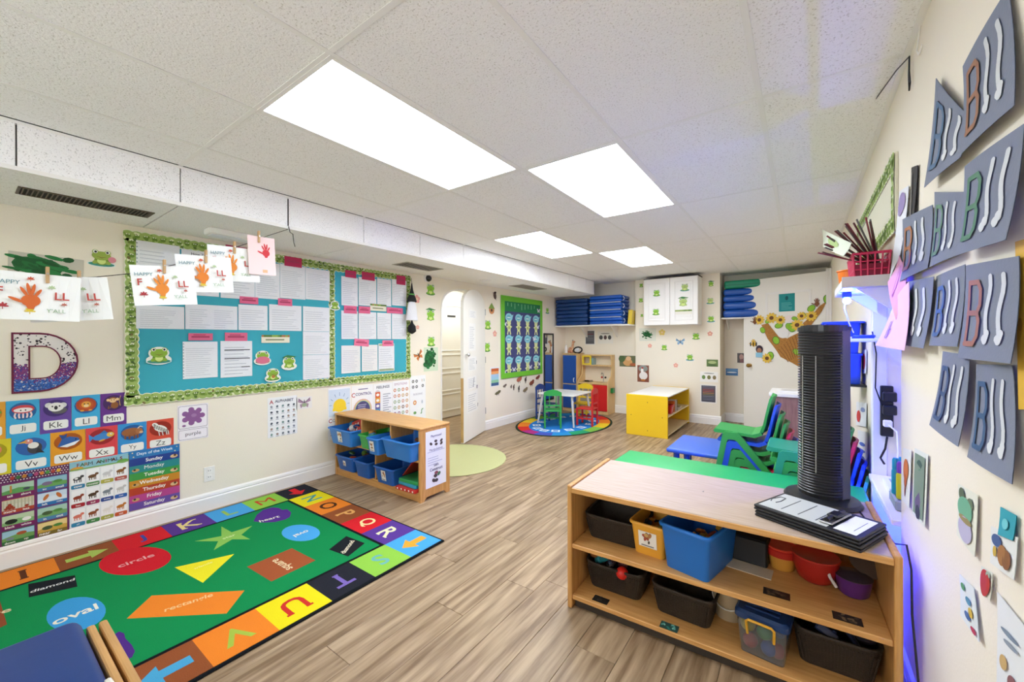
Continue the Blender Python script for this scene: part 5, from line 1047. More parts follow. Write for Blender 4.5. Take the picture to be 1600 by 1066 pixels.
toys(13, SL(sx(1083, .02)+.01, .23, Z1+.09), (.06, .1, .035), 'toy piece heaped in the large blue bin', 'toys in the big shelf', ('#d8502b', '#e0822f', '#8a3a2a', '#b8322b', '#5c3a24', '#d9a63a'), (.016, .028), seed=12)
o = MB().rbox(-.085, .085, -.06, .06, 0, .115, .006).ob('black_box', M_BLACK); o.location = SL(sx(1168, .33), .34, Z1+.001); o.rotation_euler = (0, 0, SA-.12); tag(o, 'plain black box behind the blue bin on the big shelf', 'box')
p_ = MB().rbox(-.08, .08, -.055, .055, .1152, .117, .001).ob('lid_seam', mat('black_matte', '#0f0f10', .6, bump=.05), o)
o = tag(MB().rbox(-.09, .09, -.045, .045, 0, .003, .001).ob('clear_tray', mat('frosted_sheet', '#d9c9ae', .25, bump=.05)), 'thin translucent tray lying before the black box', 'tray'); o.location = SL(sx(1168, .2), .235, Z1+.001); o.rotation_euler = (0, 0, SA-.1)
def bowl(name, label, cat, loc, prof, col, parts=(), n=28):
    o = thing(name, label, cat, loc); MB().lathe(prof, n).ob('bowl', plastic(col, .3), o, True)
    for nm, pf, c in parts: MB().lathe(pf, n).ob(nm, plastic(c, .3), o, True)
    return o
bowl('lidded_tub', 'red lidded tub with yellow base on the big shelf', 'container', SL(sx(1222, .30), .335, Z1+.001), [(.045, 0), (.058, .06), (.058, .062), (0, .062)], '#c98f3a', (('lid', [(.06, .058), (.064, .06), (.066, .085), (.06, .092), (.05, .086), (0, .086)], '#b8281f'), ('lid_ring', [(.060, .088), (.063, .094), (.058, .098), (.054, .093)], '#d84a34')))
bowl('red_bowl', 'large round red toy bowl on the big shelf', 'bowl', SL(sx(1276, .25), .29, Z1+.001), [(.04, 0), (.062, .015), (.078, .06), (.082, .105), (.077, .105), (.072, .06), (.055, .02), (0, .016)], '#a8231c', (('rim', [(.080, .102), (.085, .106), (.082, .11), (.077, .107)], '#c43a2a'),))
pt = bowl('purple_pot', 'purple toy pot with white handles at the right of the big shelf', 'pot', SL(sx(1338, .22), .26, Z1+.001), [(.04, 0), (.05, .01), (.06, .07), (.056, .07), (.048, .014), (0, .012)], '#5c2d78', (('dark_lid', [(.058, .068), (.062, .074), (.04, .085), (0, .088)], '#3c3440'),))
MB().tube([(-.062, .02, .05), (-.09, -.01, .10), (-.075, -.045, .06), (-.055, -.05, .03)], .006, 6).ob('handle', plastic('#cfc6c4'), pt, True)
o = tag(MB().lathe([(.055, 0), (.06, .003), (.025, .006), (0, .006)], 22, sy=.8).ob('dark_plate', mat('dark_plate_plastic', '#5a4c44', .4, bump=.05), smooth=True), 'dark oval plate leaning over the purple pot', 'plate'); o.location = SL(sx(1345, .26)+.03, .31, Z1+.10); o.rotation_euler = (.5, .35, 0)
basket('basket heaped with coloured toys at the lower left of the big shelf', SL(mid(sx(914, .14), sx(1008, .14)), .24, Z0), .30, .25, .13, SA)
toys(16, SL(mid(sx(914, .14), sx(1008, .14)), .22, Z0+.10), (.11, .08, .05), 'toy piece heaped in the lower left basket', 'toys in the big shelf', ('#c8302b', '#2f8f9a', '#5c7a3a', '#6a2f34', '#3a3438', '#a3683c', '#40506a', '#7a3a5a'), (.02, .04), seed=13)
o = MB().ball((0, 0, 0), .03, 16).ob('red_ball', mat('red_ball', '#e0281f', .35, bump=.02), smooth=True); o.location = SL(sx(968, .10), .13, Z0+.115); tag(o, 'bright red ball at the front of the lower left basket', 'ball')
basket('dark basket in the middle of the bottom shelf', SL(mid(sx(1018, .10), sx(1108, .10))+.01, .22, Z0), .27, .25, .13, SA-.06)
t = thing('clear_bucket', 'clear empty bucket between the basket and the blue-lidded box', 'bucket', SL(sx(1136, .22), .27, Z0))
MB().lathe([(.055, 0), (.068, .13), (.066, .13), (.053, .003), (0, .003)], 28).ob('bucket_wall', mat('milky_plastic', '#dcc7a2', .3, trans=.35, bump=.02), t, True); MB().lathe([(.068, .12), (.072, .122), (.072, .133), (.066, .133)], 28).ob('rim', mat('milky_rim', '#d9c8a8', .35, bump=.02), t, True); MB().tube([(.068*math.cos(a), -.068*abs(math.sin(a))-.004, .11-.05*math.sin(a)) for a in [PI*k/12 for k in range(13)]], .003, 6).ob('bail_handle', M_TRIM, t, True)
t = thing('toy_caddy', 'clear box of coloured balls with navy lid and yellow handle on the bottom shelf', 'box', SL(sx(1195, .04), .145, Z0), SA-.14)
MB().tub([(.15, .19, 0, .015), (.175, .215, .145, .018), (.171, .211, .145, .016), (.146, .186, .003, .013)]).ob('clear_body', mat('clear_caddy', '#dfe6ee', .1, trans=.92), t, True)
ld = MB().tub([(.18, .22, .14, .02), (.19, .23, .145, .02), (.188, .228, .165, .02), (.17, .21, .175, .02)]).ob('lid', plastic('#1b3a6a'), t, True)
for k in range(6): MB().rbox(-.06, .06, -.08+k*.03, -.07+k*.03, .174, .181, .003).ob('lid_rib', plastic('#1b3a6a'), ld)
MB().tube([(-.045, -.112, .09), (-.048, -.125, .145), (-.04, -.128, .155), (.04, -.128, .155), (.048, -.125, .145), (.045, -.112, .09)], .005, 8).ob('handle', plastic('#e0a82f'), t, True)
for k, (x, y, z, c, lb) in enumerate(((-.045, -.06, .035, '#c8302b', 'red'), (.02, -.065, .035, '#2f5fb0', 'blue'), (-.055, -.055, .095, '#e0c02f', 'yellow'), (.005, -.06, .09, '#2f9a4a', 'green'), (.05, -.05, .03, '#b8402f', 'brick red'), (.05, 0, .085, '#2f62a8', 'dark blue'))):
    o = MB().ball((0, 0, 0), .028, 14).ob('toy_ball', plastic(c), smooth=True); ca, sa = math.cos(SA-.14), math.sin(SA-.14); b0 = t.location; o.location = (b0.x+x*ca-y*sa, b0.y+x*sa+y*ca, b0.z+z); tag(o, lb + ' ball inside the navy-lidded clear box', 'ball', 'balls in the clear box')
basket('wide dark basket at the lower right of the big shelf', SL(mid(sx(1250, .10), sx(1390, .10))-.012, .25, Z0), .27, .29, .14, SA)
toys(7, SL(mid(sx(1250, .10), sx(1395, .10)), .24, Z0+.10), (.1, .09, .03), 'toy piece lying in the lower right basket', 'toys in the big shelf', ('#26262a', '#3a3442', '#2f3a5a', '#1c1c20'), (.025, .04), seed=15)
def flatcard(label, px, y, z, w_, d_, cols, rot=0):
    o = MB().box(-w_/2, w_/2, -d_/2, d_/2, 0, .0015, cols[0]).ob('shelf_card', P_GLOSS); o.location = SL(sx(px, y), y, z+.0005); o.rotation_euler = (0, 0, SA+rot); tag(o, label, 'card', 'picture cards lying on the big shelf'); p = Print(.0016); rr = random.Random(label)
    for k in range(10): p.ell(rr.uniform(-.4, .4)*w_, rr.uniform(-.4, .4)*d_, .1*w_, .06*w_, rr.choice(cols[1:]), rr.random()*3, 8)
    p.ob('card_picture', P_GLOSS, o)
flatcard('black printed card on the bottom shelf before the toy basket', 938, .045, Z0, .075, .045, ('#1c1a18', '#3a342c', '#4a443c')); flatcard('turquoise patterned card on the bottom shelf edge', 1044, .035, Z0, .075, .045, ('#2a4a44', '#6fc0b0', '#9ad8c8', '#3a8a80')); flatcard('dark card in a clear holder on the middle shelf edge', 1213, .09, Z1, .09, .05, ('#241f1a', '#4a4038', '#6a5a44')); flatcard('dark blurred card before the purple pot', 1326, .06, Z1, .085, .05, ('#2a2520', '#544a40', '#8a7458'))
# ================================================================== ON TOP OF THE BIG SHELF
TZ = SH+.0005
fx, fy = onZ(1284, 781, TZ); fan = thing('tower_fan', 'tall black tower fan standing on the big shelf', 'fan', (fx, fy, TZ), math.radians(-36))
M_FAN = mat('fan_black', '#27282b', .28, bump=.02); M_FAND = mat('fan_grille_dark', '#0c0d0e', .5, bump=.02); M_FANG = mat('fan_side_grey', '#4b4c50', .35, bump=.02)
MB().lathe([(.0, 0), (.145, 0), (.15, .006), (.14, .02), (.09, .028), (0, .03)], 40, sy=.92).ob('base', M_FAN, fan, True)
def sect(w_, d_, n=14):      # outline: flat back, bowed front (-y)
    return [(w_/2*math.cos(a), -d_*.55*math.sin(a)**.9 if math.sin(a) > 0 else 0) for a in [PI*k/n for k in range(n+1)]] + [(-w_/2*.96, d_*.38), (-w_*.3, d_*.45), (w_*.3, d_*.45), (w_/2*.96, d_*.38)]
mb = MB()
for z0, z1, k in ((.028, .13, 1.0), (.13, .67, .93), (.67, .775, 1.0)):
    a_ = [(x*k, y*k if y < 0 else y) for x, y in sect(.172, .15)]; mb.prism(a_[::-1], z0, z1)
mb.ob('column', M_FAND, fan)
MB().prism([(x, y) for x, y in [(-.088, .0), (-.088, .05), (-.05, .07), (.05, .07), (.088, .05), (.088, .0), (.082, -.004), (.082, .045), (-.082, .045), (-.082, -.004)]][::-1], .03, .775).ob('rear_housing', M_FANG, fan)
for z in [.045+.0125*k for k in range(58)]:
    o = MB().tube([(.0865*math.cos(a), -.0835*math.sin(a)**.9, z) for a in [PI*(k+.01)/14*.999 for k in range(15)]], .0029 if .14 < z < .66 else .0042, 5).ob('grille_slat', M_FAN, fan, True)
for a in (.38, .62): MB().cyl((.08*math.cos(PI*a)*1.0, -.086*math.sin(PI*a), .14), (.08*math.cos(PI*a), -.086*math.sin(PI*a), .66), .0022, n=6).ob('chrome_rod', M_METAL, fan, True)
MB().prism([(x*1.02, y*1.02) for x, y in sect(.176, .156)][::-1], .770, .79).prism([(x*.9, y*.9) for x, y in sect(.176, .156)][::-1], .79, .797).ob('top_cap', M_FAN, fan)
MB().rbox(-.035, .035, -.05, -.02, .796, .800, .002).ob('control_panel', mat('panel_grey', '#34363a', .3, bump=.02), fan)
# storage clipboards
ca_ = math.radians(-24); cxy = (.052, 1.992)
for k, (dz, lb) in enumerate(((0, 'lower of two black case clipboards on the big shelf'), (.024, 'upper black case clipboard with grey panels and metal clip'))):
    c = thing('case_clipboard', lb, 'clipboard', (cxy[0]-.004*k, cxy[1]+.004*k, TZ+dz), ca_, 'black case clipboards'); M_CLB = mat('clipboard_black', '#1c1d20', .45, bump=.05)
    MB().rbox(-.178, .178, -.12, .12, 0, .011, .005, 2).ob('case_bottom', M_CLB, c); MB().rbox(-.178, .178, -.12, .12, .012, .0225, .005, 2).ob('case_lid', M_CLB, c)
    if k:
        MB().box(-.165, .075, -.105, .105, .0226, .0236).ob('grey_panel', mat('clipboard_grey', '#c6cac9', .4, bump=.02), c)
        for x in (-.09, -.03, .03): MB().box(x-.002, x+.002, -.08, .08, .0236, .024).ob('panel_groove', mat('groove_dark', '#4f5356', .6, bump=.02), c)
        MB().tube([(-.155, -.03, .024), (-.165, .0, .024), (-.155, .05, .024), (-.135, .05, .024), (-.130, .0, .024), (-.135, -.03, .024)], .002, 5).ob('moulded_catch', mat('groove_dark'), c)
        q = MB().rbox(.04, .085, -.085, .085, .0238, .032, .004).ob('clip', M_METAL, c); MB().cyl((.062, -.07, .036), (.062, .07, .036), .008, n=12).ob('clip_roll', M_BLACK, q, True); MB().rbox(.045, .082, -.03, .03, .034, .046, .004).ob('clip_lever', M_BLACK, q)
        o2 = MB().box(.092, .160, -.095, .095, .0226, .0232).ob('sheet_under_clip', mat('blank_sheet', '#e9ebf2', .6, bump=.02), c); MB().box(.14, .142, -.06, .06, .0232, .0235).ob('ruled_line', mat('groove_dark'), o2)
# power cord of the fan
cp = [(fx+.03, fy+.085, TZ+.02), (fx+.11, fy+.03, TZ+.005)] + [pl(2, TZ+.004, px, py) for px, py in ((1355, 815), (1385, 833), (1398, 850))] + [Vector((.296, 1.93, TZ+.02)), Vector((.303, 1.90, TZ-.05)), Vector((.300, 1.87, .42)), Vector((.306, 1.80, .2)), Vector((.306, 1.75, .012)), Vector((.300, 1.6, .006))]
o = MB().tube([tuple(p) for p in cp], .0032, 6).ob('fan_cord', mat('cord_black', '#141416', .5, bump=.02), smooth=True); tag(o, 'black power cord running off the big shelf beside the right wall', 'cord')
# ================================================================== TABLES BEHIND THE SHELF
def ptable(label, x0, x1, y0, y1, z, col, legs, holes=()):
    t = thing('plastic_table', label, 'table', ((x0+x1)/2, (y0+y1)/2, 0)); wx, wy = (x1-x0)/2, (y1-y0)/2
    MB().rbox(-wx, wx, -wy, wy, z-.035, z, .014, 3).ob('tabletop', plastic(col, .4), t, True)
    for hx_, hy_ in holes: MB().lathe([(.03, z+.0004), (.026, z+.0012), (.022, z+.0004), (0, z+.0003)], 18, (hx_, hy_, 0)).ob('cup_recess', plastic('#1a4a9a'), t, True)
    for lx_, ly_ in legs:
        g = MB().cyl((lx_, ly_, 0), (lx_, ly_, z-.034), .018, .024, 14).ob('leg', plastic('#1d4fa0' if col != '#1fae5c' else '#2a8a50'), t, True)
    return t
ptable('long green plastic table behind the big shelf', -1.03, .28, 2.43, 2.915, .53, '#1fae5c', ((-.58, -.2), (-.58, .2), (.58, -.2), (.58, .2)))
ptable('low blue plastic table beyond the green table', -.905, -.05, 3.43, 4.01, .45, '#2f62c8', ((-.36, -.23), (-.28, -.23), (-.36, .23), (.36, -.23), (.36, .23)), ((.13, -.19),))
# ================================================================== STACKED CHAIRS
def chair_meshes():
    """moulded child chair facing -x; profile in the x-z plane, legs are A frames at both sides"""
    shell = [(-.175, .285), (-.165, .300), (-.06, .292), (.07, .283), (.115, .30), (.135, .345), (.155, .46), (.178, .555), (.196, .56), (.196, .545), (.172, .44), (.155, .33), (.135, .285), (.09, .262), (-.05, .272), (-.165, .275)]
    def yprof(w_): return w_
    sb, bb = MB(), MB(); n = len(shell)
    seat = [(-.180, .283), (-.170, .300), (-.06, .292), (.07, .283), (.112, .298), (.122, .31), (.138, .288), (.09, .262), (-.05, .270), (-.17, .272)]
    sb.prism(seat, -.145, .145, 'y')
    ts = [0, .2, .4, .6, .8, 1]; v = []; m = 6
    cl = [(.118, .305, .13, .02), (.138, .36, .135, .017), (.150, .42, .142, .015), (.162, .48, .148, .015), (.175, .54, .142, .015), (.185, .565, .11, .013)]
    for x, z, wy, th in cl:
        for k in range(m+1): y = wy*(2*k/m-1); v.append((x+.02*(1-(2*k/m-1)**2), y, z))
        for k in range(m+1): y = wy*(2*k/m-1); v.append((x+.02*(1-(2*k/m-1)**2)+th, y, z-.004))
    f = []; L = 2*(m+1)
    for i in range(len(cl)-1):
        for k in range(m): f += [(i*L+k, i*L+k+1, (i+1)*L+k+1, (i+1)*L+k)[::-1], (i*L+m+1+k, i*L+m+2+k, (i+1)*L+m+2+k, (i+1)*L+m+1+k)]
        f += [(i*L, (i+1)*L, (i+1)*L+m+1, i*L+m+1)[::-1], (i*L+m, (i+1)*L+m, (i+1)*L+2*m+1, i*L+2*m+1)]
    for k in range(m): f += [(k, m+1+k, m+2+k, k+1), ((len(cl)-1)*L+k, (len(cl)-1)*L+k+1, (len(cl)-1)*L+m+2+k, (len(cl)-1)*L+m+1+k)]
    bb.add(v, f)
    A_ = [(-.165, 0), (-.115, .27), (-.095, .288), (-.02, .288), (.0, .272), (.215, 0), (.165, 0), (-.02, .225), (-.035, .235), (-.075, .235), (-.085, .222), (-.125, 0)]
    la = MB().prism(A_, -.168, -.138, 'y'); lb = MB().prism(A_, .138, .168, 'y')
    return [('seat', sb.mesh('seat')), ('backrest', bb.mesh('backrest', True)), ('leg_frame', la.mesh('leg_frame')), ('leg_frame', lb.mesh('leg_frame'))]
CH = {}
def chair(col, loc, rot, label, group, wide=1):
    if col not in CH:
        CH[col] = []
        for nm, me in (CHM if 0 else chair_meshes()): me.materials.append(plastic(col, .42)); CH[col].append((nm, me))
    t = thing('stacking_chair', label, 'chair', loc, rot, group); t.scale = (1, wide, 1)
    for nm, me in CH[col]: link(nm, me, None, t)
G_, B_, R_, T_ = '#35a04a', '#1f55cf', '#d8284e', '#2a9a72'
def stack(x, y, rot, cols, names, wh, group, dx=.026):
    n = len(cols)
    for k, c in enumerate(cols):
        j = n-1-k; chair(c, (x+dx*(n-1-j), y, .062*j), rot, '%s child chair, %s, in the stack %s' % (names[k], ('topmost', 'second from top', 'third from top', 'fourth from top', 'fifth from top', 'sixth from top', 'bottom one')[k], wh), group, .94+.015*j)
stack(-.36, 3.50, 0, (G_, B_, G_, G_, R_, B_, B_), ('green', 'blue', 'green', 'green', 'crimson', 'blue', 'blue'), 'beside the blue table', 'stacked child chairs by the blue table')
stack(-.0, 3.12, 0, (T_, G_, G_, R_, B_, B_, G_), ('teal green', 'green', 'green', 'crimson', 'blue', 'blue', 'green'), 'behind the fan', 'stacked child chairs by the right wall', .019)
# cabinets behind the chairs
M_WOODP = mat('rosy_wood', '#a98078', .5, var=1, col2='#8c6560', vscale=6, stretch=(12, 12, 1), bump=.03)
t = thing('storage_cabinet', 'rosy wood cabinet with white top behind the stacked chairs', 'cabinet', (-.215, 4.25, 0))
MB().rbox(0, .53, 0, .45, 0, .835, .003).ob('body', M_WOODP, t); MB().rbox(-.02, .535, -.02, .45, .835, .865, .004).ob('white_top', M_WHITE, t); MB().rbox(.27, .272, -.002, 0, .02, .82, .0005).ob('door_gap', M_BLACK, t)
o = sheet('white_papers', 'loose white papers on top of the rosy wood cabinet', 'paper', basis((-.05, 4.45, .866), (1, 0, 0), (0, 1, 0), (0, 0, 1)), .24, .2, '#f1efe9', None, .012); pr = Print(); pr.lines(-.1, .1, -.08, .08, 6, '#d5cfc4'); put(o, pr)
# ================================================================== CHAIR AT THE LOWER LEFT CORNER
bc_ = thing('cushioned_chair', 'blue cushioned child chair with wooden arm cut off at the lower left corner', 'chair', (-1.40, -.062, .0))
M_BLUEV = mat('blue_vinyl', '#0a3474', .45, var=.12, vscale=5, bump=.05, bscale=20)
MB().rbox(-.345, .30, -.30, .285, .36, .525, .03, 4).ob('cushion', M_BLUEV, bc_, True)
MB().rbox(-.30, .30, -.33, -.20, .40, .72, .04, 4).ob('backrest', M_BLUEV, bc_, True)
M_ARM = mat('arm_wood', '#c99a5e', .5, var=.25, vscale=4, stretch=(1, 10, 10), bump=.03)
for y0 in (.290, .316): MB().rbox(-.30, .34, y0, y0+.019, .40, .505, .006, 2).ob('arm_board', M_ARM, bc_)
for y0 in (-.352, -.32): MB().rbox(-.30, .34, y0, y0+.022, .40, .505, .006, 2).ob('arm_board', M_ARM, bc_)
for x0 in (-.29, .29):
    for y0 in (.300, -.345): MB().rbox(x0-.02, x0+.02, y0, y0+.035, 0, .42, .005).ob('leg', M_ARM, bc_)
MB().rbox(-.29, .29, -.30, .29, .31, .36, .004).ob('seat_frame', M_ARM, bc_)
MB().tube([(.0, .27, .49), (.03, .283, .512), (.06, .29, .50), (.09, .283, .513), (.12, .28, .505)], .008, 8).ob('white_strap', mat('white_webbing', '#dcd9cc', .9, bump=.3), bc_, True)
# ================================================================== BACK OF THE ROOM
# ---- wall shelf with folded blue mats
MS = thing('mat_shelf', 'long white wall shelf carrying blue mats in the kitchen corner', 'shelf', (-3.80, YL, 1.585))
x1 = XP0-.01+3.80
MB().rbox(0, x1, -.46, -.002, 0, .022, .003).ob('board', M_WHITE, MS)
for x in (.45, 1.05): MB().prism([(-.002, -.001), (-.30, -.001), (-.002, -.20)], x-.01, x+.01, 'x').ob('bracket', M_WHITE, MS)
M_MATB = mat('blue_vinyl_mat', '#1656b4', .35, var=.1, vscale=6, bump=.08, bscale=14); M_MATD = mat('navy_vinyl_mat', '#153f7c', .38, var=.15, vscale=6, bump=.08, bscale=14)
def foldmat(label, x0, x1, y0, y1, z, h, m, group, white=False, single=False):
    t = thing('rest_mat', label, 'mat', ((x0+x1)/2, (y0+y1)/2, z), random.uniform(-.006, .006), group); wx, wy = (x1-x0)/2, (y1-y0)/2
    if single: MB().rbox(-wx, wx, -wy, wy, .001, h-.001, h*.36, 3).ob('mat_body', m, t, True); MB().rbox(-wx*.97, wx*.97, -wy-.001, -wy+.004, h*.47, h*.53, .001).ob('seam', m, t); return
    MB().rbox(-wx, wx, -wy, wy, .001, h*.49, h*.22, 3).ob('lower_fold', m, t, True); MB().rbox(-wx, wx, -wy, wy, h*.5, h-.001, h*.22, 3).ob('upper_fold', m, t, True)
    if white: MB().rbox(-wx*.98, wx*.96, -wy-.004, -wy+.01, -.003, .005, .002).ob('white_piping', M_TRIM, t); MB().tube([(wx+.002, -wy*.6, h*.2), (wx+.025, -wy*.6, h*.5), (wx+.002, -wy*.6, h*.8)], .005, 6).ob('white_tie', M_TRIM, t)
zt0 = 1.6075; nm = ('bottom', 'second from the bottom', 'third from the bottom', 'fourth from the bottom', 'fifth from the bottom', 'sixth from the bottom', 'seventh from the bottom', 'top')
for k in range(7): foldmat('%s navy mat in the left stack on the wall shelf' % nm[k if k < 6 else 7], -3.775+random.uniform(-.01, .01), -3.13+random.uniform(-.015, .01), YL-.46, YL-.06, zt0+k*.07, .0695, M_MATD, 'navy mats in the left stack', single=True)
for k in range(4): foldmat('%s bright blue mat in the right stack on the wall shelf' % nm[k if k < 3 else 7], -3.09, -2.49+random.uniform(-.02, .01), YL-.47, YL-.05, zt0+k*.128, .126, M_MATB, 'bright blue mats in the right stack', True)
o = MB().rbox(-.035, .035, -.12, .12, 0, .25, .008, 2).ob('yellow_folder', plastic('#e3c52f')); o.location = (-2.42, YL-.2, zt0); o.rotation_euler = (0, .08, .1); tag(o, 'yellow folder box at the right end of the wall shelf', 'box'); MB().rbox(-.03, .03, -.121, -.118, .03, .08, .001).ob('label_slot', P_PLAST, o) if 0 else None
# ---- right alcove shelf and mats
t = thing('alcove_shelf', 'small shelf carrying mats in the right alcove behind the open door', 'shelf', (XP1+.005, Y1, 1.66)); MB().rbox(0, 1.0, -.36, -.002, 0, .02, .003).ob('board', M_WHITE, t); MB().prism([(-.002, -.001), (-.25, -.001), (-.002, -.16)], .05, .07, 'x').ob('bracket', M_WHITE, t)
for k, (h_, w2, lb, m) in enumerate(((.12, .95, 'lowest blue mat in the right alcove', M_MATB), (.12, .97, 'second blue mat in the right alcove', M_MATB), (.10, .93, 'third blue mat in the right alcove', M_MATB), (.105, .95, 'topmost blue mat in the right alcove', M_MATB))): foldmat(lb, XP1+.03, XP1+w2, Y1-.37+.01*k, Y1-.03, 1.681+(0, .121, .242, .343)[k], h_, m, 'blue mats in the right alcove', single=True)
t = thing('green_mat', 'thick green mat laid on the blue mats in the right alcove', 'mat', (XP1+.55, Y1-.21, 2.131)); MB().rbox(-.50, .50, -.17, .17, 0, .12, .03, 3).ob('mat_body', mat('green_vinyl_mat', '#0f8f6a', .4, var=.1, bump=.06, bscale=14), t, True); MB().rbox(-.49, .49, -.172, -.169, .045, .055, .001).ob('seam', mat('green_seam', '#0a6b50', .6, bump=.1), t)
# ---- white wall cabinet
CBY = 6.70; cx0, cz0 = -2.12, 1.575; cw, chh = .83, .755
wc = thing('wall_cabinet', 'white two-door wall cabinet with frog stickers on the pier', 'cabinet', (cx0, CBY, cz0))
MB().rbox(0, cw, .02, YC-CBY-.001, 0, chh, .002).ob('carcass', M_WHITE, wc)
for x in (.002, cw/2+.002):
    d = MB().rbox(x, x+cw/2-.004, 0, .019, .002, chh-.002, .003).ob('door', M_WHITE, wc)
    mb = MB(); a, b = x+.065, x+cw/2-.069
    for q in ((a, b, .07, .085), (a, b, chh-.085, chh-.07), (a, a+.015, .085, chh-.085), (b-.015, b, .085, chh-.085)): mb.rbox(q[0], q[1], -.008, .001, q[2], q[3], .003)
    mb.ob('raised_moulding', M_WHITE, d); MB().rbox(a+.03, b-.03, -.005, .001, .115, chh-.115, .004).ob('centre_panel', M_WHITE, d)
MB().box(-.01, cw+.01, .03, YC-CBY-.001, chh, chh+.012).ob('dark_top_gap', mat('brown_ledge', '#4a3a30', .7, bump=.05), wc)
def bst(lb, a, b, t, u, Y, kind, name='frog_sticker', group='frog wall stickers', pale=False):
    cx, cz, w_, h_ = rectB(a, b, t, u, Y); pr = Print()
    frog(pr, 0, 0, w_*.5, kind, *(('#b5cf7a', '#a3bf80') if pale else ('#8cc63f', '#5d9a2c'))); return sticker(name, lb, 'sticker', backM(cx, cz, Y), pr, group)
CF = CBY-.009
for a in ((1019, 1033, 450, 466, 'upper frog sticker on the left cabinet door', 1), (1018, 1032, 481, 494, 'lower frog sticker on the left cabinet door', 1)): bst(a[4], *a[:4], CF, a[5])
for a in ((1062, 1078, 440, 458, 'pale frog sticker on a lily pad, right cabinet door', 0), (1058, 1077, 465, 480, 'pale lounging frog sticker on the right cabinet door', 2)): bst(a[4], *a[:4], CF, a[5], pale=True)
cx, cz, w_, h_ = rectB(1055, 1081, 484, 493, CF); o = sheet('name_strip', 'pale leafy name strip low on the right cabinet door', 'label', backM(cx, cz, CF), w_, h_*.6, '#eeeadc', 'leafy title strips'); pr = Print(.0006, .0001); [pr.ell(-w_*.45+k*w_*.1, h_*.34, .018, .014, random.choice(('#7a9a4a', '#9aae5c', '#6a8a44')), n=8) for k in range(10)]; put(o, pr, 'leaf_print')
for a in ((998, 1006, 440, 452, 'frog sticker half hidden left of the wall cabinet, upper', 1), (997, 1006, 463, 475, 'frog sticker half hidden left of the wall cabinet, middle', 1), (1000, 1006, 487, 499, 'frog sticker half hidden left of the wall cabinet, lower', 1), (1105, 1117, 438, 450, 'dark frog sticker highest right of the wall cabinet', 2), (1103, 1117, 463, 477, 'pale frog sticker right of the wall cabinet', 0), (1104, 1118, 490, 507, 'frog sticker on a blue lily pad right of the wall cabinet', 3), (1032, 1044, 537, 549, 'round frog sticker under the wall cabinet, left', 1), (1080, 1095, 518, 533, 'tilted frog sticker just under the wall cabinet, right', 1), (1071, 1085, 551, 566, 'frog sticker on a blue pad above the yellow shelf', 3)): bst(a[4], *a[:4], YC, a[5], pale='pale' in a[4])
cx, cz, w_, h_ = rectB(999, 1025, 513, 533, YC); painting('pale sheet with a green splat below the wall cabinet', backM(cx, cz, YC), w_, h_, '#dfe0cf', 1.0)
for a, b, t, u, lb, c, k in ((1029, 1040, 514, 525, 'yellow flower sticker under the wall cabinet', '#e6c96a', 'f'), (1012, 1019, 537, 544, 'pink flower sticker left of the round frog', '#eba79a', 'f'), (1052, 1060, 567, 575, 'pink flower sticker above the yellow shelf', '#eba79a', 'f'), (1056, 1070, 528, 540, 'blue butterfly sticker under the wall cabinet', '#7fa8c8', 'b'), (1105, 1114, 517, 526, 'pink flower sticker below the blue lily pad frog', '#e0a090', 'f')):
    cx, cz, w_, h_ = rectB(a, b, t, u, YC); pr = Print(); (flower(pr, w_*.5, c) if k == 'f' else butterfly(pr, w_*.5, c, '#3a4a6a')); sticker('flower_sticker' if k == 'f' else 'butterfly_sticker', lb, 'sticker', backM(cx, cz, YC), pr, 'flower stickers on the pier' if k == 'f' else None)
def photo(lb, a, b, t, u, Y, bg, blobs, cat='picture', name='animal_photo', border=None):
    cx, cz, w_, h_ = rectB(a, b, t, u, Y); o = sheet(name, lb, cat, backM(cx, cz, Y), w_, h_, border or bg, None, .002, P_GLOSS); pr = Print()
    if border: pr.rect(-w_*.42, w_*.42, -h_*.44, h_*.44, bg)
    for x, y, rx, ry, c in blobs: pr.ell(x*w_, y*h_, rx*w_, ry*h_, c)
    put(o, pr, 'picture', P_GLOSS); return o
photo('photo of a white hen on red ground beside the yellow shelf', 996, 1014, 571, 597, YC, '#8a5340', ((0, .3, .4, .2, '#8f938c'), (.02, -.12, .36, .24, '#efece6'), (-.08, .18, .12, .16, '#f2efe8'), (-.06, .34, .09, .05, '#b8322b'), (0, -.38, .2, .05, '#c9823a')))
photo('green landscape photo right of the pier middle', 1104, 1122, 562, 573, YC, '#5f7a3c', ((0, .1, .36, .2, '#a9b87a'), (0, -.3, .4, .12, '#3f5a2c')))
photo('photo of a blond animal in a garden left of the pier', 968, 994, 556, 573, YL, '#6b7250', ((.0, -.1, .28, .34, '#d9a86a'), (.05, .25, .16, .2, '#e8c090'), (-.35, .2, .2, .3, '#4f6a3c'), (.32, -.3, .2, .14, '#b5653c')))
photo('blue sea photo low on the alcove wall', 1134, 1153, 576, 587, Y1, '#3a74b0', ((0, .25, .5, .2, '#5a96c8'), (0, -.05, .42, .09, '#e4eef2')))
photo('small dark portrait photo on the alcove wall beside the door', 1152, 1165, 552, 567, Y1, '#4a3c38', ((0, .1, .25, .3, '#b88a7a'), (.1, -.3, .3, .2, '#7a4a4a')))
photo('white sheet with three small frogs on the pier', 1094, 1122, 581, 597, YC, '#f1efe8', ((-.3, -.05, .1, .2, '#6a8a4a'), (0, -.05, .1, .2, '#7a7a44'), (.3, -.05, .1, .2, '#8a7a54'), (0, .34, .3, .05, '#9a9a94')), 'paper', 'frog_sheet')
o = photo('framed dark poster with red and gold lines on the pier', 1094, 1120, 601, 630, YC, '#4b4d5c', (), 'poster', 'dark_poster', '#efece4'); pr = Print(.0012)
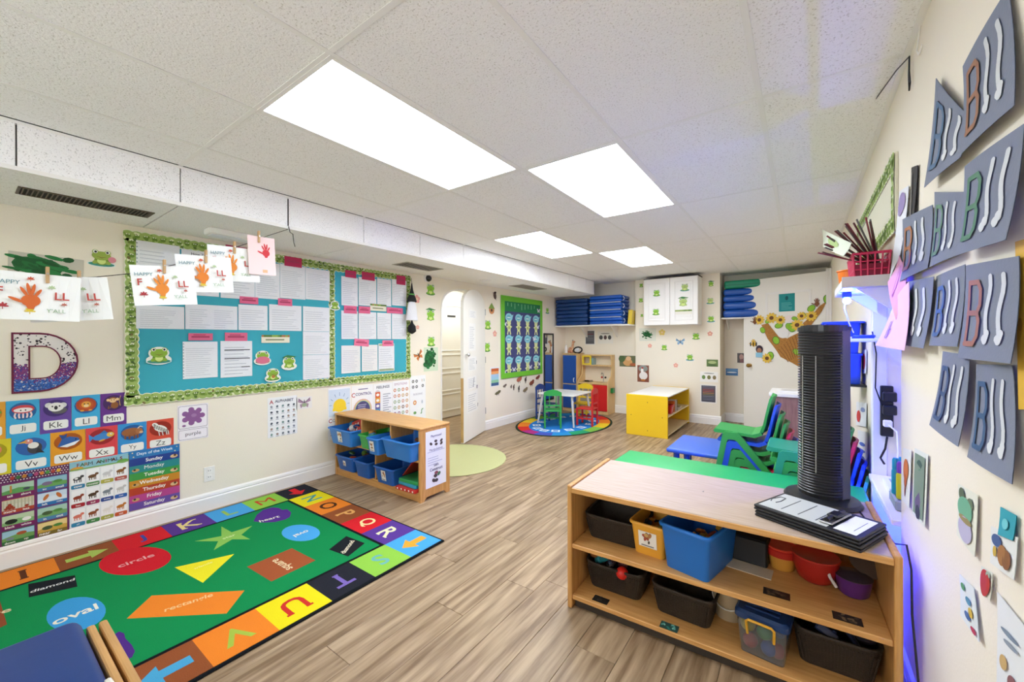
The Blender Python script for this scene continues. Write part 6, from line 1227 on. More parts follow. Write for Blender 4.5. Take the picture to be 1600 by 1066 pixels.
cx, cz, w_, h_ = rectB(1094, 1120, 601, 630, YC); [pr.rect(-w_*.34, w_*.34, h_*(.36-.085*k), h_*(.39-.085*k), ('#7a7f92', '#8a6a7c', '#b8503f', '#c0653c', '#c9953f', '#8f8a5a', '#8a8f9c', '#6f7486', '#7a7f92')[k]) for k in range(9)]; put(o, pr, 'poster_lines')
o = photo('small dark poster under the wall shelf', 914, 930, 516, 539, YL, '#5a5a5c', (), 'poster', 'dark_poster', '#ece9df'); cx, cz, w_, h_ = rectB(914, 930, 516, 539, YL); pr = Print(.0012); [pr.rect(-w_*.32, w_*.32, h_*(.3-.1*k), h_*(.34-.1*k), ('#8a8a88', '#8f4a44', '#8a8a88', '#77777a', '#8a8a88', '#77777a')[k]) for k in range(6)]; put(o, pr, 'poster_lines')
photo('white sheet with three dark drawings under the wall shelf', 934, 958, 518, 537, YL, '#eae6da', ((-.28, 0, .12, .18, '#4a4a48'), (0, 0, .1, .18, '#5a3f3a'), (.28, 0, .11, .18, '#4a4a48'), (0, .32, .3, .04, '#8f8c84')), 'paper', 'drawing_sheet')
# ---- mirror on the left wall
ya, yb = onL(849, 560)[0], onL(864, 560)[0]; zt = onL(856, 521)[1]
mr = thing('wall_mirror', 'tall narrow black-framed mirror at the far end of the left wall', 'mirror', M=WALLB['L']((ya+yb)/2, .0, .001)); w_ = yb-ya
MB().box(-w_/2+.03, w_/2-.03, .25, zt-.03, .002, .012).ob('glass', M_MIRROR, mr)
for q in ((-w_/2, -w_/2+.03, .22, zt), (w_/2-.03, w_/2, .22, zt), (-w_/2+.03, w_/2-.03, .22, .25), (-w_/2+.03, w_/2-.03, zt-.03, zt)): MB().rbox(q[0], q[1], q[2], q[3], 0, .022, .004).ob('frame_rail', M_BLACK, mr)
# ---- play kitchen: fridge and stove
M_PK = mat('kitchen_maple', '#e4c48d', .4, var=1, col2='#d8b274', vscale=5, stretch=(10, 10, 1.2)); M_PB = plastic('#0d4a9c', .4); M_PR = plastic('#d8201f', .4)
KY = 6.80
fr = thing('play_fridge', 'blue-doored play fridge in the far left corner', 'toy kitchen', (-3.70, KY, 0)); fw_, fh_ = .30, 1.07
MB().rbox(0, fw_, .012, .32, 0, fh_, .004).ob('carcass', M_PK, fr)
for z0, z1 in ((.52, fh_-.02), (.06, .50)):
    d = MB().rbox(.014, fw_-.014, -.004, .012, z0, z1, .003).ob('door', M_PB, fr); MB().tube([(fw_-.05, -.004, z0+.03), (fw_-.05, -.03, z0+.045), (fw_-.05, -.03, z0+.095), (fw_-.05, -.004, z0+.11)], .008, 6).ob('handle', M_TRIM, d, True)
MB().rbox(-.005, fw_+.005, -.005, .32, fh_, fh_+.018, .004).ob('top', M_PK, fr)
st = thing('play_stove', 'maple play stove with red door and yellow shelf window', 'toy kitchen', (-3.385, KY, 0)); sw, sh = .60, 1.065
side = [(0, 0), (.0, .56), (.03, .60), (.16, .68), (.19, .80), (.17, .93), (.15, sh), (.32, sh), (.32, 0)]
for x in (0, sw-.018): MB().prism(side, x, x+.018, 'x').ob('side_panel', M_PK, st)
MB().box(.018, sw-.018, .30, .315, .55, sh-.02).ob('back_panel', mat('kitchen_back', '#e8dcc2', .5, bump=.02), st)
MB().rbox(.018, sw-.018, .0, .30, .53, .56, .003).ob('worktop', M_PK, st); MB().rbox(.018, sw-.018, .15, .30, .855, .875, .003).ob('upper_shelf', M_PK, st); MB().rbox(.018, sw-.018, .16, .315, sh-.02, sh, .003).ob('top', M_PK, st)
MB().box(.018, sw-.018, .02, .30, .05, .07).ob('bottom_board', M_PK, st); MB().rbox(.018, sw-.018, .0, .02, 0, .05, .002).ob('kick_board', M_PK, st)
MB().rbox(.275, .295, .004, .3, .07, .53, .002).ob('divider', M_PK, st)
d = MB().rbox(.297, sw-.02, -.004, .012, .06, .525, .003).ob('red_door', M_PR, st); MB().tube([(.32, -.004, .37), (.32, -.028, .385), (.32, -.028, .43), (.32, -.004, .445)], .008, 6).ob('handle', M_TRIM, d, True)
d = MB().rbox(.02, .272, .03, .036, .08, .50, .002).ob('oven_window', mat('oven_window', '#cfcab4', .15, trans=.5, bump=.02), st)
for x in (.36, .43): MB().lathe([(.018, 0), (.018, .012), (.01, .02), (0, .02)], 12, M=basis((x, .298, .64), (1, 0, 0), (0, 0, 1), (0, -1, 0))).ob('knob', plastic('#c0282a') if x < .4 else M_BLACK, st, True)
MB().tube([(.39, .29, .56), (.39, .29, .70), (.39, .22, .73), (.39, .20, .70)], .008, 8).ob('tap', M_METAL, st, True)
for x in (.09, .2): MB().lathe([(.05, .5605), (.05, .565), (.03, .566), (0, .566)], 18, (x, .14, 0)).ob('burner', M_BLACK, st, True)
mb = MB(); mb.rbox(.03, .21, .14, .16, .875, .90, .003).rbox(.03, .21, .14, .16, sh-.045, sh-.02, .003).rbox(.03, .06, .14, .16, .90, sh-.045, .003).rbox(.18, .21, .14, .16, .90, sh-.045, .003); mb.ob('yellow_window_frame', plastic('#ecd22c'), st)
MB().rbox(.215, .25, .15, .28, .876, 1.0, .003).ob('glass_block', mat('pale_glass', '#a9d0cf', .15, trans=.5), st)
MB().rbox(sw+.001, sw+.05, .1, .2, .38, .47, .006).ob('green_side_bin', plastic('#1f7a3a'), st)
# toys on the fridge
t = thing('toy_giraffe', 'spotted orange toy giraffe on top of the play fridge', 'toy', (-3.60, KY+.17, fh_+.0185)); M_GIR = mat('giraffe_plush', '#c4602c', .9, var=1, col2='#e8d2b0', vscale=40, bump=.3)
MB().ball((0, 0, .06), (.055, .04, .06), 12).ob('body', M_GIR, t, True); MB().tube([(.03, 0, .08), (.035, 0, .16), (.045, -.01, .20)], .022, 10).ob('neck', M_GIR, t, True); hd_ = MB().ball((.06, -.015, .215), (.035, .024, .022), 10).ob('head', M_GIR, t, True)
for x in (.035, .05): MB().cyl((x, -.01, .23), (x, -.01, .25), .004, n=6).ob('horn', M_BLACK, hd_)
for x, y in ((-.035, -.03), (.035, -.03), (-.03, .03), (.03, .03)): MB().cyl((x, y, 0), (x, y, .05), .014, n=8).ob('leg', M_GIR, t, True)
t = thing('white_bottle', 'white toy bottle beside the giraffe on the play fridge', 'toy', (-3.66, KY+.08, fh_+.0185)); MB().lathe([(.03, 0), (.03, .11), (.012, .14), (.012, .15)], 14).ob('body', plastic('#ece8e2'), t, True); MB().lathe([(.014, .15), (.014, .165), (0, .166)], 12).ob('cap', plastic('#d9d4cc'), t, True)
t = thing('toy_steering_wheel', 'black toy steering wheel with white hub on the play stove', 'toy', (-3.42, KY+.09, fh_+.0185)); MB().tube([(.085*math.cos(a), .02*math.sin(a), .06+.055*math.sin(a)) for a in [2*PI*k/20 for k in range(21)]], .014, 8).ob('rim', M_BLACK, t, True); MB().lathe([(.045, 0), (.05, .02), (0, .03)], 18, M=basis((0, -.01, .06), (1, 0, 0), (0, 0, 1), (0, -1, 0)), sy=.7).ob('hub', plastic('#d5d8da'), t, True)
t = thing('pan', 'dark toy pan on the stove burner', 'toy', (-3.25, KY+.12, .566)); MB().lathe([(.04, 0), (.05, .02), (.046, .02), (.036, .004), (0, .004)], 18).ob('bowl', M_BLACK, t, True); MB().tube([(.045, 0, .015), (.13, -.03, .025)], .007, 6).ob('handle', M_BLACK, t, True)
# ---- small round-legged table and four wooden chairs
tb = thing('play_table', 'small white-topped play table on the oval rug', 'table', (-3.12, 5.82, .009)); tw = .32
MB().rbox(-tw, tw, -tw, tw, .46, .485, .01, 2).ob('tabletop', mat('table_white', '#e9e8e2', .35, bump=.01), tb)
for sx_ in (-1, 1):
    for sy_ in (-1, 1): MB().cyl((sx_*(tw-.0), sy_*(tw-.0), 0), (sx_*(tw-.06), sy_*(tw-.06), .465), .014, .02, 10).ob('leg', mat('table_leg_grey', '#c9cac6', .4, bump=.01), tb, True)
def kchair(col, loc, rot, label, slat=None):
    t = thing('wooden_child_chair', label, 'chair', loc, rot, 'wooden chairs around the play table'); m = plastic(col, .4); w_, sh_, bh = .118, .27, .57
    MB().rbox(-w_-.01, w_+.01, -.145, .13, sh_-.02, sh_, .006).ob('seat', m, t)
    for s in (-1, 1):
        MB().rbox(s*w_-.013, s*w_+.013, .105, .133, 0, bh-.05, .004).ob('back_post', m, t); MB().rbox(s*w_-.013, s*w_+.013, -.14, -.112, 0, sh_-.02, .004).ob('leg', m, t); MB().rbox(s*w_-.008, s*w_+.008, -.112, .105, .10, .125, .003).ob('side_stretcher', m, t)
    MB().prism([(-w_-.016, bh-.08), (-w_-.016, bh-.03), (-w_*.6, bh), (0, bh+.015), (w_*.6, bh), (w_+.016, bh-.03), (w_+.016, bh-.08)], .108, .131, 'y').ob('top_rail', m, t)
    MB().rbox(-w_, w_, .112, .128, .33, .355, .003).ob('lower_rail', m, t)
    for x in (-.05, .05): MB().cyl((x, .12, .35), (x, .12, bh-.07), .007, n=8).ob('spindle', m, t, True)
    MB().rbox(-w_, w_, -.132, -.118, .10, .125, .003).ob('front_stretcher', m, t)
kchair('#2f9e46', (-3.10, 5.38, .009), math.radians(212), 'green wooden chair with its back to the camera at the play table')
kchair('#c81e22', (-2.73, 5.83, .009), -PI/2+.1, 'red wooden chair at the right side of the play table')
kchair('#ecc81f', (-3.02, 6.27, .009), .05, 'yellow wooden chair at the far side of the play table')
kchair('#1c3f86', (-3.50, 5.86, .009), PI/2, 'dark blue wooden chair between the play table and the wall')
# ---- yellow shelf
ys_ = thing('yellow_shelf', 'yellow-sided low shelf with white top before the pier', 'shelf', (-2.03, 5.62, 0)); yw, yd, yh = .57, 1.28, .57
M_YEL = plastic('#ecc41e', .4); M_YW = mat('shelf_cream', '#ead9b0', .45, var=.05, bump=.02)
for y in (0, yd-.02): MB().rbox(0, yw, y, y+.02, 0, yh, .004).ob('end_panel', M_YEL, ys_)
MB().rbox(.004, yw-.004, .02, yd-.02, yh-.022, yh-.004, .003).ob('top', mat('shelf_white_top', '#eceae6', .3, bump=.01), ys_); MB().rbox(.01, yw-.004, .02, yd-.02, .28, .298, .002).ob('middle_shelf', M_YW, ys_); MB().rbox(.01, yw-.004, .02, yd-.02, .03, .05, .002).ob('bottom_shelf', M_YW, ys_); MB().box(.002, .012, .02, yd-.02, .03, yh-.022).ob('back_panel', M_YEL, ys_)
for x in (.07, .30, .50):
    for z in (.08, .28, .47):
        if (x == .30) != (z == .28): MB().cyl((x, -.0015, z), (x, .001, z), .007, n=10).ob('screw', mat('screw_brown', '#8a6a1c', .4, bump=.02), ys_)
tubbin('toy_bin', 'small red tub on the yellow shelf', 'bin', (-1.545, 5.93, .2985), .15, .14, .12, '#c8281f', group=None)
for k, (c, lb) in enumerate((('#e0762a', 'orange book standing on the yellow shelf'), ('#8a6a4c', 'brown book standing on the yellow shelf'), ('#d9d2c0', 'cream book standing on the yellow shelf'), ('#5a4a44', 'dark book standing on the yellow shelf'), ('#b9a88c', 'tan book lying flat on the yellow shelf'))):
    o = MB().rbox(-.09, .09, -.015, .015, 0, .16, .003, c=c).box(-.085, .086, -.012, .012, .157, .1605, '#efe8d8').ob('picture_book', P_PLAST); o.location = (-1.57, 6.06+k*.05, .2985); o.rotation_euler = (.0, 0, .04); tag(o, lb, 'book', 'books on the yellow shelf')
    if k == 4: o.rotation_euler = (PI/2, 0, .1); o.location = (-1.58, 6.50, .314)
# ================================================================== TREE DISPLAY ON THE WHITE DOOR
tr = thing('paper_tree', 'brown paper tree with branches, leaves and sunflowers on the white door', 'decoration', M=D3 @ basis((0, .0240, 0), (-1, 0, 0), (0, 0, 1), (0, 1, 0)))
bpy.context.view_layer.update()
def dq(px, py): a, z = onD(px, py); return (-a, z)
def dpoly(name, pts, col, z=.0015, th=.0015, m=None):
    q = [dq(*p) for p in pts]; a = sum(q[i][0]*q[(i+1) % len(q)][1]-q[(i+1) % len(q)][0]*q[i][1] for i in range(len(q)))
    if a < 0: q = q[::-1]
    return MB().prism(q, z, z+th, c=col).ob(name, m or P_MATT, tr)
M_BARK = mat('kraft_bark', '#c08a45', .9, var=1, col2='#9a682e', vscale=30, stretch=(1, 6, 1), bump=.5, bscale=60)
dpoly('trunk', [(1213, 547), (1232, 528), (1248, 520), (1262, 500), (1262, 560), (1250, 574), (1236, 566), (1220, 558)], '#a87434', .001, .004, M_BARK)
dpoly('branch', [(1213, 547), (1200, 530), (1190, 508), (1200, 505), (1216, 525), (1234, 530)], '#a87434', .0005, .003, M_BARK)
dpoly('branch', [(1255, 505), (1268, 494), (1281, 478), (1292, 471), (1284, 487), (1270, 505), (1258, 522)], '#a87434', .0005, .003, M_BARK)
for k in range(9):
    a = k/8; q0, q1 = dq(1216+36*a, 545-28*a), dq(1232+22*a, 566-14*a); p = Print(.0055, .0001); p.pline([q0, ((q0[0]+q1[0])/2+.012, (q0[1]+q1[1])/2), q1], .007, '#7a4d20'); p.ob('bark_line', P_MATT, tr)
def dblob(name, px, py, r, col, ry=None, rot=0, z=.005, pet=0, ctr=None):
    x, y = dq(px, py); p = Print(z, .0003)
    if pet:
        for k in range(10): p.ell(x+.75*r*math.cos(k*PI/5), y+.75*r*math.sin(k*PI/5), r*.42, r*.24, col, k*PI/5, 9)
        p.ell(x, y, r*.8, r*.8, col); p.ell(x, y, r*.42, r*.42, ctr or '#6b4220')
    else: p.ell(x, y, r, ry or r*.75, '#4a7a2a' if name == 'leaf' else col, rot); p.ell(x, y, r*.86, (ry or r*.75)*.84, col, rot)
    p.ob(name, P_MATT, tr)
for px, py, r in ((1192, 516, .035), (1207, 496, .03), (1217, 509, .04), (1232, 510, .035), (1268, 482, .04), (1294, 468, .05), (1237, 512, .05), (1200, 502, .03), (1213, 532, .045), (1245, 550, .04), (1204, 556, .045), (1256, 493, .03), (1242, 498, .03), (1183, 500, .03)): dblob('leaf', px, py, r*1.35, '#8fc436', rot=random.random()*3)
for px, py, r in ((1187, 500, .055), (1206, 497, .06), (1220, 500, .05), (1246, 508, .06), (1268, 494, .055), (1253, 494, .045), (1199, 560, .055)): dblob('sunflower', px, py, r*1.15, '#e8c24a', pet=1)
dblob('white_cloud', 1224, 521, .075, '#eceae6', .07); dblob('pink_note', 1236, 498, .09, '#f0e2dc', .05, z=.0045)
for (px, py), c, lb in (((1180, 503), '#7a4a2a', 'hand'), ((1178, 538), '#e2b52f', 'bee'), ((1277, 475), '#8a5a3a', 'hand')):
    x, y = dq(px, py); p = Print(.007, .0003); hand(p, .07, c)
    if lb == 'bee':
        for k in range(3): p.rect(-.05+k*.04, -.035+k*.04, -.03, .03, '#2a2420')
    for i, q in enumerate(p.v): p.v[i] = (q[0]+x, q[1]+y, q[2])
    p.ob('hand_cutout', P_MATT, tr)
x, y = dq(1187, 548); p = Print(.007, .0003); p.ell(x, y+.02, .05, .06, '#3a2c34'); p.ell(x, y, .032, .04, '#b07a5a'); p.rect(x-.05, x+.045, y-.1, y-.03, '#8fc4dc'); p.ob('figure_cutout', P_MATT, tr)
p_, q_ = dq(1217, 460), dq(1242, 486); w_, h_ = abs(p_[0]-q_[0]), abs(p_[1]-q_[1])
o = sheet('teal_notice', 'teal notice in the door panel above the paper tree', 'paper', D3 @ basis((0, .0205, 0), (-1, 0, 0), (0, 0, 1), (0, 1, 0)) @ Matrix.Translation(((p_[0]+q_[0])/2, (p_[1]+q_[1])/2, 0)), w_, h_, '#1c8f90'); pr = Print(); pr.ell(-.0, h_*.25, w_*.1, h_*.12, '#0f5f64'); pr.lines(-w_*.35, w_*.35, -h_*.38, h_*.05, 5, '#6fc4c0', .25); put(o, pr)
# ================================================================== RIGHT WALL
def patch(corners, X=RWX-.006, bow=.02, curl=.0):
    """a sheet hung on the right wall from its four photo corners (top left, top right, bottom right, bottom left); the middle bows off the wall"""
    P = [pl(0, X, *c) for c in corners]
    def f(u, v, lift=0):
        p = P[3]*(1-u)*(1-v) + P[2]*u*(1-v) + P[0]*(1-u)*v + P[1]*u*v
        return Vector((p.x - bow*math.sin(PI*u)*.12 - bow*.7*(1-v)**2 - curl*u*u - lift, p.y, p.z))
    return f
def hung(name, label, cat, corners, col, group=None, bow=.018, X=RWX-.006, n=8, m=None):
    f = patch(corners, X, bow); mb = MB(); v = [f(i/n, j/n) for j in range(n+1) for i in range(n+1)]; w1 = n+1
    q = [(j*w1+i, (j+1)*w1+i, (j+1)*w1+i+1, j*w1+i+1) for j in range(n) for i in range(n)]
    mb.add(v, [a[::-1] for a in q], col); mb.add([(a.x+.0012, a.y, a.z) for a in v], q, col)
    o = mb.ob(name, m or P_MATT, smooth=True); tag(o, label, cat, group); return o, f
def draw(o, f, pr, name, lift=.0022, m=None):
    """print laid on a hung sheet; the print's u and v run from 0 to 1"""
    mb = MB(); mb.v = [tuple(f(p[0], p[1], lift+p[2])) for p in pr.v]; mb.f = [q[::-1] for q in pr.f]; mb.f = pr.f; mb.c = pr.c; return mb.ob(name, m or P_MATT, o)
def stroke(pr, pts, wd, c):
    for a in pts: pr.ell(a[0], a[1], wd, wd*.9, c, n=9)
    for a, b in zip(pts, pts[1:]):
        n_ = max(2, int(math.hypot(b[0]-a[0], b[1]-a[1])/(wd*.45)))
        for k in range(1, n_): pr.ell(a[0]+(b[0]-a[0])*k/n_, a[1]+(b[1]-a[1])*k/n_, wd, wd*.9, c, n=9)
def paintB(pr, c, x0=.16, x1=.42, y0=.16, y1=.80, wd=.032):
    m_ = (y0+y1)/2
    stroke(pr, [(x0, y0), (x0, y1)], wd, c); stroke(pr, [(x0, y1), (x1-.06, y1), (x1, y1-.08), (x1, m_+.08), (x1-.05, m_), (x0, m_)], wd, c); stroke(pr, [(x1-.05, m_), (x1, m_-.08), (x1, y0+.08), (x1-.06, y0), (x0, y0)], wd, c)
SL_ = '#7d8496'
BS = [([(1504, 104), (1575, -20), (1606, 160), (1515, 240)], '#9a6a4a', 'topmost slate paper with a brown painted B by the photo corner'),
      ([(1462, 122), (1512, 180), (1516, 243), (1455, 292)], '#4a6a8c', 'narrow pointed slate paper with a blue painted B, upper left'),
      ([(1507, 260), (1600, 193), (1592, 373), (1507, 399)], '#4a7c5a', 'large slate paper with a green painted B at the right edge'),
      ([(1460, 300), (1506, 300), (1506, 399), (1462, 418)], '#5a8468', 'small slate paper with a green painted B left of the large one'),
      ([(1410, 343), (1457, 320), (1461, 418), (1414, 440)], '#a8704a', 'slate paper with a brown painted B, farthest left in the upper row'),
      ([(1412, 442), (1459, 432), (1454, 545), (1412, 537)], '#3f7350', 'slate paper with a green painted B, farthest left in the middle row'),
      ([(1463, 432), (1508, 413), (1510, 542), (1463, 540)], '#3f6488', 'slate paper with a blue painted B in the middle row'),
      ([(1509, 415), (1592, 400), (1600, 569), (1511, 559)], '#a06a44', 'large slate paper with a brown painted B in the middle row'),
      ([(1473, 549), (1515, 555), (1512, 700), (1464, 665)], '#3a5478', 'tilted slate paper with a blue painted B in the lowest row'),
      ([(1525, 569), (1582, 571), (1602, 760), (1527, 716)], '#34587c', 'large slate paper with a blue painted B in the lowest row')]
M_SLATE = print_mat('slate_paper', .9, .08, 120)
for i, (c, bc2, lb) in enumerate(BS):
    o, f = hung('painted_b_paper', lb, 'painting', c, SL_, 'slate papers with a painted B', .022, RWX-.008-.004*(i % 3), m=M_SLATE)
    pr = Print(0, .00001); paintB(pr, bc2); draw(o, f, pr, 'painted_letter'); rr = random.Random(i)
    for x in (.58, .80):
        pr = Print(0, .00001); w_ = rr.uniform(-.02, .02); stroke(pr, [(x+.03*math.sin(k*.9+i)+w_, .84-.60*k/7) for k in range(8)], .035, '#cfd3d6'); stroke(pr, [(x+.02, .27), (x+.0, .2), (x-.02, .22)], .045, '#d5d9dc')
        draw(o, f, pr, 'white_footprint')
def rp(lb, corners, col, blobs, cat='picture', name='animal_print', bow=.004, rects=()):
    o, f = hung(name, lb, cat, corners, col, None, bow, n=3); pr = Print(0, .00006)
    for x0, x1, y0, y1, c in rects: pr.rect(x0, x1, y0, y1, c)
    for x, y, rx, ry, c in blobs: pr.ell(x, y, rx, ry, c)
    draw(o, f, pr, 'picture'); return o
rp('framed print of a green-clad figure on the right wall near the niche', [(1429, 700), (1450, 711), (1447, 825), (1427, 803)], '#dfe2da', ((.5, .75, .25, .12, '#3f5a4a'), (.55, .55, .22, .2, '#5c8a6a'), (.45, .3, .22, .2, '#6a5a7c'), (.5, .12, .18, .1, '#3a3a4a')), rects=((.12, .88, .06, .94, '#7c8f7a'),))
rp('small print of an orange leaf at the niche corner', [(1411, 700), (1424, 704), (1422, 795), (1410, 780)], '#e6e6e0', ((.5, .62, .3, .2, '#d0743a'), (.5, .42, .15, .12, '#b85c2c'), (.5, .25, .06, .12, '#8a4a28')))
rp('print of a figure in a green shawl and lilac skirt on the right wall', [(1497, 756), (1528, 774), (1526, 872), (1497, 836)], '#e4e4d4', ((.28, .86, .16, .12, '#5a6a4a'), (.72, .78, .14, .1, '#6a7a5a'), (.45, .62, .38, .22, '#6fae8c'), (.5, .28, .36, .22, '#b9b4d0'), (.5, .45, .34, .06, '#9a8a5c')))
rp('print of a striped bee figure on the right wall', [(1548, 822), (1590, 840), (1588, 908), (1550, 880)], '#e2e4e0', ((.3, .7, .2, .16, '#3f5a8c'), (.55, .4, .18, .26, '#a3703a'), (.72, .35, .16, .24, '#8a5a30'), (.25, .4, .08, .14, '#c9a83a')))
rp('teal drop-shaped cutout above the bee print', [(1563, 792), (1588, 806), (1586, 846), (1562, 836)], '#2f9fb0', ((.5, .5, .2, .2, '#6fc8d0'),), 'sticker', 'teal_cutout')
rp('small white card of coloured scribbles low on the right wall', [(1499, 897), (1522, 920), (1533, 1005), (1503, 962)], '#dfe6ea', ((.3, .8, .14, .08, '#5a9a5c'), (.6, .6, .16, .08, '#5a94b4'), (.7, .4, .12, .1, '#d0b04a'), (.5, .25, .16, .08, '#4a6aa0'), (.8, .1, .14, .06, '#b83a5a')), 'card', 'scribble_card')
o = rp('red oval apple cutout on the right wall', [(1533, 884), (1551, 896), (1550, 940), (1535, 928)], '#dfe0d4', ((.5, .5, .46, .48, '#b8342f'), (.75, .85, .18, .12, '#9ab0a0')), 'sticker', 'apple_cutout')
rp('large white sheet with small bears at the lower right corner', [(1558, 925), (1606, 985), (1606, 1110), (1560, 1080)], '#e3e6e6', ((.3, .35, .14, .08, '#c9a86a'), (.6, .2, .14, .08, '#8a5a5a'), (.5, .7, .3, .03, '#7a8a9a'), (.55, .6, .25, .03, '#8f9aa4')), 'poster', 'bear_poster')
rp('yellow sheet partly hidden at the right edge behind slate papers', [(1586, 378), (1606, 372), (1606, 640), (1592, 640)], '#dcae2c', ((.5, .5, .2, .04, '#b88a1c'),), 'paper', 'yellow_sheet', .001)
# pink paper, green strip, white and purple paper near the niche
o, f = hung('pink_paper', 'pale pink paper with scribbles hanging at the niche edge', 'paper', [(1398, 470), (1420, 440), (1427, 548), (1377, 540)], '#efc6dc', None, .03, RWX-.03); pr = Print(0, .00005); stroke(pr, [(.3, .3), (.38, .5), (.34, .2), (.45, .35)], .02, '#b08ac0'); draw(o, f, pr, 'scribble')
o, f = hung('pink_streamer', 'thin pink paper strip curling down beside the green strip', 'paper', [(1405, 398), (1418, 420), (1412, 500), (1398, 440)], '#e9a9c8', None, .03, RWX-.02); pr = Print(0, .00005); pr.line((.5, .1), (.5, .9), .05, '#d88ab0'); draw(o, f, pr, 'crease')
o, f = hung('leafy_strip', 'short green leafy border strip at the niche edge', 'border', [(1397, 398), (1405, 393), (1405, 478), (1397, 478)], '#dfe6c4', None, .004); pr = Print(0, .00005); [pr.ell(.3+.4*(k % 2), .06+.1*k, .3, .06, random.choice(('#7fb03a', '#a3c85c', '#5a8f34'))) for k in range(10)]; draw(o, f, pr, 'leaf_print')
o, f = hung('white_drawing', 'white drawing with a purple patch on the right wall above the niche', 'paper', [(1405, 300), (1420, 290), (1414, 400), (1396, 440)], '#e4e6ea', None, .02); pr = Print(0, .00005); pr.ell(.5, .82, .36, .14, '#9a8aba'); draw(o, f, pr, 'purple_patch')
o, f = hung('black_ribbon', 'black ribbon hanging on the right wall before the slate papers', 'ribbon', [(1424, 262), (1434, 258), (1431, 345), (1422, 350)], '#2c2825', None, .01); pr = Print(0, .00005); pr.line((.6, .1), (.3, .9), .12, '#8a8478'); draw(o, f, pr, 'pale_edge')
# board with green border above the niche, seen along the wall
rb = thing('side_bulletin_board', 'bulletin board with green scalloped border high on the right wall', 'bulletin board', M=WALLB['R'](2.95, 1.95, .001)); MB().box(-.68, .68, -.16, .16, 0, .01).ob('backing_panel', mat('cream_board', '#d9d6c0', .85, bump=.05), rb)
for a in ((-.68, .13, .68, .13), (-.68, -.13, .68, -.13)): border(*a, .085, Matrix.Identity(4), rb)
for a in ((-.64, -.1, -.64, .1), (.64, -.1, .64, .1)): border(*a, .07, Matrix.Identity(4), rb)
# cable tie hooks near the ceiling
hk = pl(0, RWX-.01, 1421, 88); o = MB().tube([hk+Vector((-.05, .35, .035)), hk+Vector((-.02, .1, .012)), hk, hk+Vector((0, .004, -.05)), hk+Vector((0, -.012, -.10)), hk+Vector((0, .004, -.12)), hk+Vector((0, .012, -.06)), hk], .0025, 6).ob('black_cable', M_BLACK, smooth=True); tag(o, 'black cable looped on a hook high on the right wall', 'cable')
hk = pl(0, RWX-.004, 1436, 72); o = MB().tube([hk+Vector((0, -.15, .11)), hk+Vector((0, -.02, .07)), hk+Vector((0, .03, 0)), hk+Vector((0, .0, -.03)), hk+Vector((0, -.04, -.02))], .0025, 6).ob('white_wire', M_TRIM, smooth=True); tag(o, 'thin white wire curling at the top of the right wall', 'wire')
# ================================================================== NICHE
BZ = 1.575; sb_ = thing('lamp_shelf', 'white wall shelf with a violet lamp beneath it above the niche', 'shelf', (RWX, 2.65, BZ)); M_SHV = mat('white_shelf', '#ece9ea', .45, bump=.01)
MB().rbox(-.172, -.001, -.285, .275, 0, .042, .004).ob('board', M_SHV, sb_); MB().rbox(-.176, -.001, -.292, -.286, -.004, .046, .002).ob('front_edging', mat('shelf_greyish', '#c9c0bd', .5, bump=.02), sb_)
for y in (-.2, .2): MB().prism([(-.001, -.001), (-.12, -.001), (-.001, -.10)], y-.008, y+.008, 'y').ob('bracket', M_SHV, sb_)
lm = thing('violet_lamp', 'small glowing violet-blue lamp under the white wall shelf', 'lamp', (RWX-.140, 2.62, BZ-.0005))
MB().rbox(-.018, .018, -.018, .018, -.028, 0, .004).ob('socket', plastic('#2244b8'), lm); M_UV = mat('violet_bulb', (.02, .045, 1, 1), .4, emit=UV_W*120)
MB().ball((0, 0, -.042), .016, 14).ob('bulb', M_UV, lm, True)
MB().tube([(0, .02, -.02), (-.005, .07, -.075), (.02, .13, -.155), (.04, .17, -.20)], .003, 6).ob('cord', M_TRIM, lm, True)
t = thing('small_ledge', 'small white ledge on the wall below the violet lamp', 'shelf', (RWX, 2.845, 1.325)); MB().rbox(-.115, -.001, -.085, .08, 0, .018, .003).ob('board', M_SHV, t); MB().rbox(-.115, -.109, -.085, .08, .018, .028, .002).ob('lip', M_SHV, t)
t = thing('blue_hair_brush', 'blue plastic brush lying on the small white ledge', 'brush', (RWX-.055, 2.84, 1.3435)); MB().rbox(-.045, .045, -.018, .018, 0, .018, .008, 2).ob('head', plastic('#1a3fc0'), t, True); MB().tube([(.03, 0, .012), (.045, .03, .012), (.04, .07, .012)], .007, 8).ob('handle', plastic('#1a3fc0'), t, True)
bk = thing('pink_basket', 'magenta lattice basket on the white wall shelf', 'basket', (RWX-.072, 2.50, BZ+.0425)); M_MAG = plastic('#c8184e'); bw, bd, bh_ = .125, .24, .105
MB().rbox(-bw/2*.9, bw/2*.9, -bd/2*.9, bd/2*.9, 0, .006, .003).ob('bottom', M_MAG, bk); MB().tube([(bw/2, bd/2, bh_), (-bw/2, bd/2, bh_), (-bw/2, -bd/2, bh_), (bw/2, -bd/2, bh_), (bw/2, bd/2, bh_)], .006, 6).ob('rim', M_MAG, bk)
for k in range(6): x = -bw/2+bw*k/5; [MB().cyl((x*.9, s*bd/2*.9, .003), (x, s*bd/2, bh_), .0035, n=6).ob('upright', M_MAG, bk) for s in (-1, 1)]
for k in range(1, 8): y = -bd/2+bd*k/8; [MB().cyl((s*bw/2*.9, y*.9, .003), (s*bw/2, y, bh_), .0035, n=6).ob('upright', M_MAG, bk) for s in (-1, 1)]
